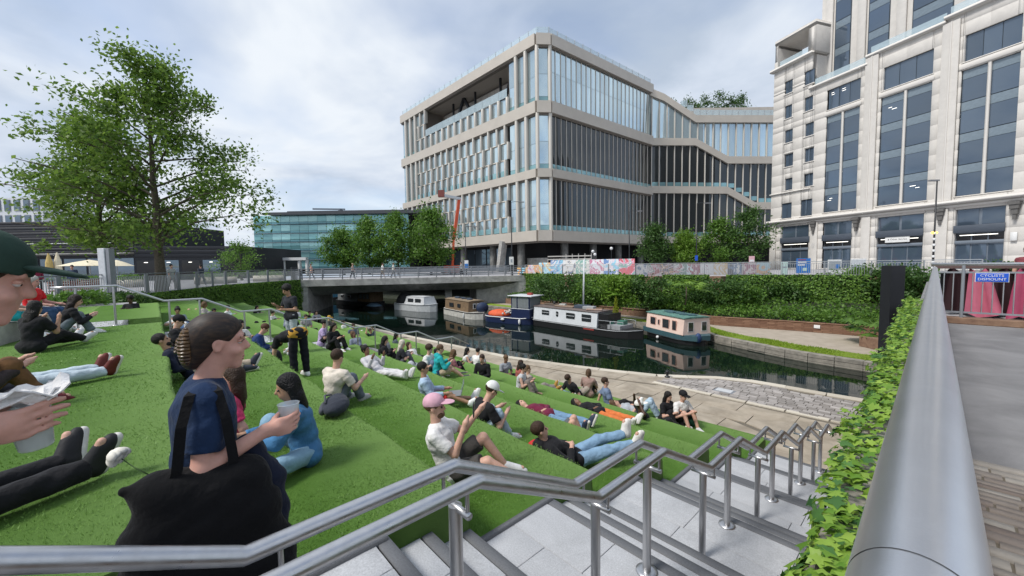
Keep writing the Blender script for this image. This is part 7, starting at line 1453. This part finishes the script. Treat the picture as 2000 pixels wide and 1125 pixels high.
# claw clip: two curved ridged plates
TOR = mat('tortoiseshell', (.030, .014, .006), .32, scale=45, col2=(.17, .09, .025), spec=.5); tt_ = TOR.node_tree; wv = tt_.nodes.new('ShaderNodeTexWave'); wv.bands_direction = 'Z'; wv.inputs['Scale'].default_value = 22; tcn = tt_.nodes.new('ShaderNodeTexCoord'); bpn = tt_.nodes.new('ShaderNodeBump'); bpn.inputs['Strength'].default_value = .8; bpn.inputs['Distance'].default_value = .01
tt_.links.new(tcn.outputs['Object'], wv.inputs['Vector']); tt_.links.new(wv.outputs['Fac'], bpn.inputs['Height']); tt_.links.new(bpn.outputs[0], tt_.nodes['Principled BSDF'].inputs['Normal'])
cl_ = [El(Ch(sd*.030, -.112, -.005), np.array([.040, .034, .082])*S, fr, .006) for sd in (-1, 1)] + [El(Ch(0, -.06, .0), np.array([.078, .055, .095])*S, fr, .006, True), Cp(Ch(0, -.142, .02), Ch(0, -.150, -.03), .010*S, .010*S, .006)]
sdf_obj('hair_clip', cl_, .004, TOR, wo, Mw)
wr = J['wrR']; cup('clear plastic cup held up by the woman in navy', Mw @ Matrix.Translation(Vector(wr+np.array([-.045, .098, -.036]))) @ Matrix.Rotation(-.06, 4, 'Y'))
# tote bag hanging from her right shoulder
bag = tag(link('tote_bag', None, None, Mw.copy()), 'large slouchy black tote bag on the shoulder of the woman in navy', 'bag'); BKC = cmat('cloth', (.006, .006, .007), .9)
xs = .175; bp_ = [Cp((xs, -.15, 1.03), (xs+.015, .13, .99), .05, .05, .05), Cp((xs+.02, -.17, .86), (xs+.02, .15, .84), .085, .085, .06), Cp((xs+.03, -.21, .66), (xs+.03, .19, .64), .10, .10, .07), Cp((xs+.035, -.25, .48), (xs+.035, .23, .46), .10, .10, .07), Cp((xs+.035, -.26, .34), (xs+.035, .24, .32), .09, .09, .07), Cp((xs, -.235, 1.06), (xs, -.10, 1.0), .016, .045, .04)] + [Cp((xs+.01, y_, .99), (xs+.03, y_*1.5, .40), .075, .105, .06) for y_ in (-.13, -.05, .04, .12)]
sdf_obj('bag_body', bp_, .009, BKC, bag, Mw)
sh = J['shR']; 
for oy, ox in ((-.10, 0.0), (.07, .02)):
    mb = MB(); pts = [Vector(sh+np.array([-.03, oy*.2, .062])), Vector(sh+np.array([.035, oy*.5, .045])), Vector(sh+np.array([.075, oy*.8, -.06])), Vector(sh+np.array([.078+ox*.3, oy, -.22])), Vector((xs+.03+ox, oy*1.1, 1.02))]
    for a, b_ in zip(pts[:-1], pts[1:]): mb.bar(a, b_, .032, .006)
    mb2 = MB(); n_ = len(pts); V = []
    for i, p_ in enumerate(pts): V += [tuple(p_+Vector((.004, -.017, 0))), tuple(p_+Vector((.004, .017, 0))), tuple(p_+Vector((-.003, .017, 0))), tuple(p_+Vector((-.003, -.017, 0)))]
    mb2.add(V, [(i*4+j, i*4+(j+1) % 4, (i+1)*4+(j+1) % 4, (i+1)*4+j) for i in range(n_-1) for j in range(4)]); mb2.build('strap', BKC, bag, False, Mw)
mb = MB(); mb.box((xs+.072, -.06, 1.02), (.003, .055, .013)); mb.build('label_tag', mat('tag_grey', (.28, .28, .28), .7), bag, False, Mw)
sdf_obj('jacket', [Cp((.10, .14, 1.08), (.13, .20, .93), .045, .06, .04), Cp((.13, .20, .93), (.14, .22, .76), .06, .055, .04), Cp((.05, .16, 1.05), (-.06, .18, .9), .05, .05, .04), Cp((.14, .17, .98), (.16, .17, .8), .04, .055, .04), Cp((.14, .22, .76), (.13, .25, .66), .055, .03, .03)], .009, cmat('cloth', (.006, .012, .035)), wo, Mw)
# white rose in the bag
h0 = Vector(at_d(232, 892, 1.50)); h1 = Vector(at_d(292, 928, 1.50)); ro = thing('white_rose', 'single white rose sticking out of the black tote bag', 'flower', tuple(h1)); mb = MB(); mb.tube([h1, h1.lerp(h0, .5)+Vector((0, 0, -.006)), h0], [.0025, .0022, .002], 6); mb.build('stem', mat('rose_stem', (.06, .12, .03), .6), ro, True)
ax = (h0-h1).normalized(); qx = ax.to_track_quat('Z', 'Y').to_matrix(); rr_ = random.Random(8); PET = mat('petal_white', (.80, .77, .68), .6, var=.06)
rp = [El((0, 0, .012), (.020, .020, .026), None, .004)]
for i in range(11):      # overlapping cupped petals round a tight heart
    a_ = i*2.4; rad = .014+.0012*i; rp.append(El((rad*cos(a_), rad*sin(a_), .012-.0006*i), (.009+.0006*i, .017, .023), [[cos(a_), sin(a_), .35], [-sin(a_), cos(a_), 0], [-.35*cos(a_), -.35*sin(a_), 1]], .002))
Mr = Matrix.Translation(h0) @ qx.to_4x4(); sdf_obj('petals', rp, .0022, PET, ro, Mr)
# man in a green cap at the left edge
J, Mm, Ch, mn = person('man in a dark green cap at the left edge holding a cup and napkin', (-1.70, -.36, -.315), -6, 'stand', head_at=tuple(at_d(-48, 545, 1.04)), joints=dict(elR=at_d(-240, 885, .97), wrR=at_d(-62, 850, .95)), top=((.008, .011, .020), 'long'), bottom=((.006, .008, .014), 'long'), shoes=(.03, .03, .03), hair=((.05, .03, .02), 'short'), cap=(.022, .048, .036), skin='pink', H=1.66, bw=.185, h=.007,
    over=dict(sp=(0, .42, 1), pz=.93, hup=(0, .28, 1), ht=(0, 1.1, 1), aR=[(.12, .12, -1), (-.10, 1, .30), (-.05, 1, 0)], aL=[(-.1, -.7, -1), (0, -.2, -1)], fingers={'R': grip(1, .0, .85)}), group='walkers in the foreground', look=(0, 1, -.45), face=False)
eyes_for(Ch, 1.66/1.72, mn, Mm)
wr = J['wrR']; cup('clear plastic cup in the hand of the man in the green cap', Mm @ Matrix.Translation(Vector(wr+np.array([-.055, .10, -.085]))) @ Matrix.Rotation(.10, 4, 'X'), drink=False)
nk = tag(link('paper_napkin', None, None, Mm.copy()), 'crumpled white paper napkin on top of the cup at the left edge', 'napkin'); b0 = wr+np.array([-.045, .075, .05]); NAP = mat('tissue_white', (.80, .79, .78), .9, bump=.3, bscale=90); rn = np.random.default_rng(3)
for ly in range(3):      # folded sheet, crumpled in facets
    nx, ny = 8, 10; V = []
    for i in range(nx):
        for j in range(ny):
            u, v_ = i/(nx-1)-.5, j/(ny-1)-.5; V.append(tuple(b0+np.array([u*.085+.01*ly, v_*.14+.012*ly, .014*ly+.020*sin(u*5+ly)*cos(v_*7+ly*2)+rn.uniform(-.007, .007)+.02*(v_ > .3)])))
    mb = MB(); mb.add(V, [(i*ny+j, (i+1)*ny+j, (i+1)*ny+j+1, i*ny+j+1) for i in range(nx-1) for j in range(ny-1)]); o = mb.build('napkin_sheet', NAP, nk, False, Mm); sm_ = o.modifiers.new('thickness', 'SOLIDIFY'); sm_.thickness = .004
# ---- belongings on the terrace
def slab(name, label, cat, xyz, size, rz, m, bevel=.01, parts=(), rx=0.0):
    M = Matrix.Translation(Vector(xyz)) @ Matrix.Rotation(rz, 4, 'Z') @ Matrix.Rotation(rx, 4, 'X'); t = tag(link(name, None, None, M.copy()), label, cat); MB().box((0, 0, size[2]/2), size).build('body', m, t, False, M, bevel)
    for nm, c, s_, mm in parts: MB().box(c, s_).build(nm, mm, t, False, M, min(s_)*.2)
    return t
SCR = mat('laptop_screen', (.16, .20, .25), .15); ALU = mat('aluminium', (.45, .46, .47), .35, .8)
# backpack beside the man in cream
bq_ = tier_at(680, 803, 1); M = Matrix.Translation((bq_[0], bq_[1]-.15, tz(1)+.02)) @ Matrix.Rotation(radians(-30), 4, 'Z'); bk = tag(link('grey_backpack', None, None, M.copy()), 'dark grey backpack lying by the man in the cream tee', 'backpack')
sdf_obj('bag_body', [El((0, 0, .10), (.25, .16, .10), None, .03), Cp((-.15, 0, .09), (.15, 0, .09), .10, .08, .03)], .012, cmat('cloth', (.035, .04, .055)), bk, M); sdf_obj('pocket', [El((.05, -.12, .09), (.17, .05, .07), None, .02)], .012, cmat('cloth', (.07, .075, .09)), bk, M)
MB().tube([(-.15, -.08, .19), (0, -.12, .23), (.15, -.08, .18)], .012, 8).build('strap', cmat('cloth', (.09, .095, .11)), bk, True, M)
# laptop
p = PEOPLE[4]; Mp = p[2]; q = Mp @ Matrix.Translation((0, .48, .26)); lp = tag(link('open_laptop', None, None, q.copy()), 'open grey laptop on the knees of the man in pale blue', 'laptop'); MB().box((0, 0, 0), (.33, .23, .016)).build('keyboard_deck', ALU, lp, False, q, .004); Ms = q @ Matrix.Translation((0, .115, .005)) @ Matrix.Rotation(radians(-15), 4, 'X'); MB().box((0, 0, .115), (.33, .008, .23)).build('lid', ALU, lp, False, Ms, .004); MB().box((0, -.005, .115), (.31, .004, .21)).build('screen', SCR, lp, False, Ms)
# phones
for i, lab in ((0, 'black phone held up by the man in the pink cap'), (22, 'black phone in the hands of the reclining woman in grey')):
    _, Jp, Mp, _c = PEOPLE[i]; c = (Jp['wrL']+Jp['wrR'])/2+Jp['hdR']*.09; q = Mp @ Matrix.Translation(Vector(c)); ph = tag(link('smartphone', None, None, q.copy()), lab, 'phone'); MB().box((0, 0, .03), (.075, .01, .155)).build('phone_body', BLACKM, ph, False, q, .004); MB().box((0, -.006, .03), (.068, .003, .142)).build('screen', SCR, ph, False, q)
# camera side bits of cloth and bags
def heap(name, label, cat, xyz, r, col, strap=None):
    M = Matrix.Translation(Vector(xyz)); t = tag(link(name, None, None, M.copy()), label, cat); sdf_obj('bag_body', [El((0, 0, r[2]*.7), r, None, .02), El((r[0]*.5, r[1]*.2, r[2]*.5), (r[0]*.6, r[1]*.7, r[2]*.6), None, .02), El((-r[0]*.45, -r[1]*.2, r[2]*.5), (r[0]*.6, r[1]*.7, r[2]*.55), None, .02)], .013, cmat('cloth', col), t, M)
    MB().tube([(-r[0]*.6, 0, r[2]*1.1), (0, r[1]*.2, r[2]*1.6), (r[0]*.6, 0, r[2]*1.1)], .010, 6).build('handle', cmat('cloth', tuple(c*.7 for c in col)), t, True, M)
heap('red_bag', 'folded red jacket beside the man in the black hoodie', 'jacket', tier_at(1058, 880, 3), (.22, .14, .07), (.55, .02, .03)); heap('green_bag', 'dark green rucksack beside the man in the black cap', 'rucksack', tier_at(1346, 832, 6), (.13, .11, .17), (.02, .09, .06)); heap('striped_bag', 'pale striped bag by the woman with white blonde hair', 'bag', tier_at(803, 724, 4), (.15, .12, .17), (.42, .43, .48)); heap('black_backpack', 'black backpack on the grass by the bending woman', 'backpack', tier_at(540, 712, 2), (.16, .12, .2), (.014, .014, .016)); heap('white_bag', 'white carrier bag beside the teal jacket man', 'bag', tier_at(825, 742, 4), (.14, .11, .09), (.66, .66, .66)); heap('black_jumper', 'black jumper folded under the pale jeans on the upper grass', 'jumper', (-6.9, -1.15, .015), (.26, .15, .06), (.008, .01, .02))
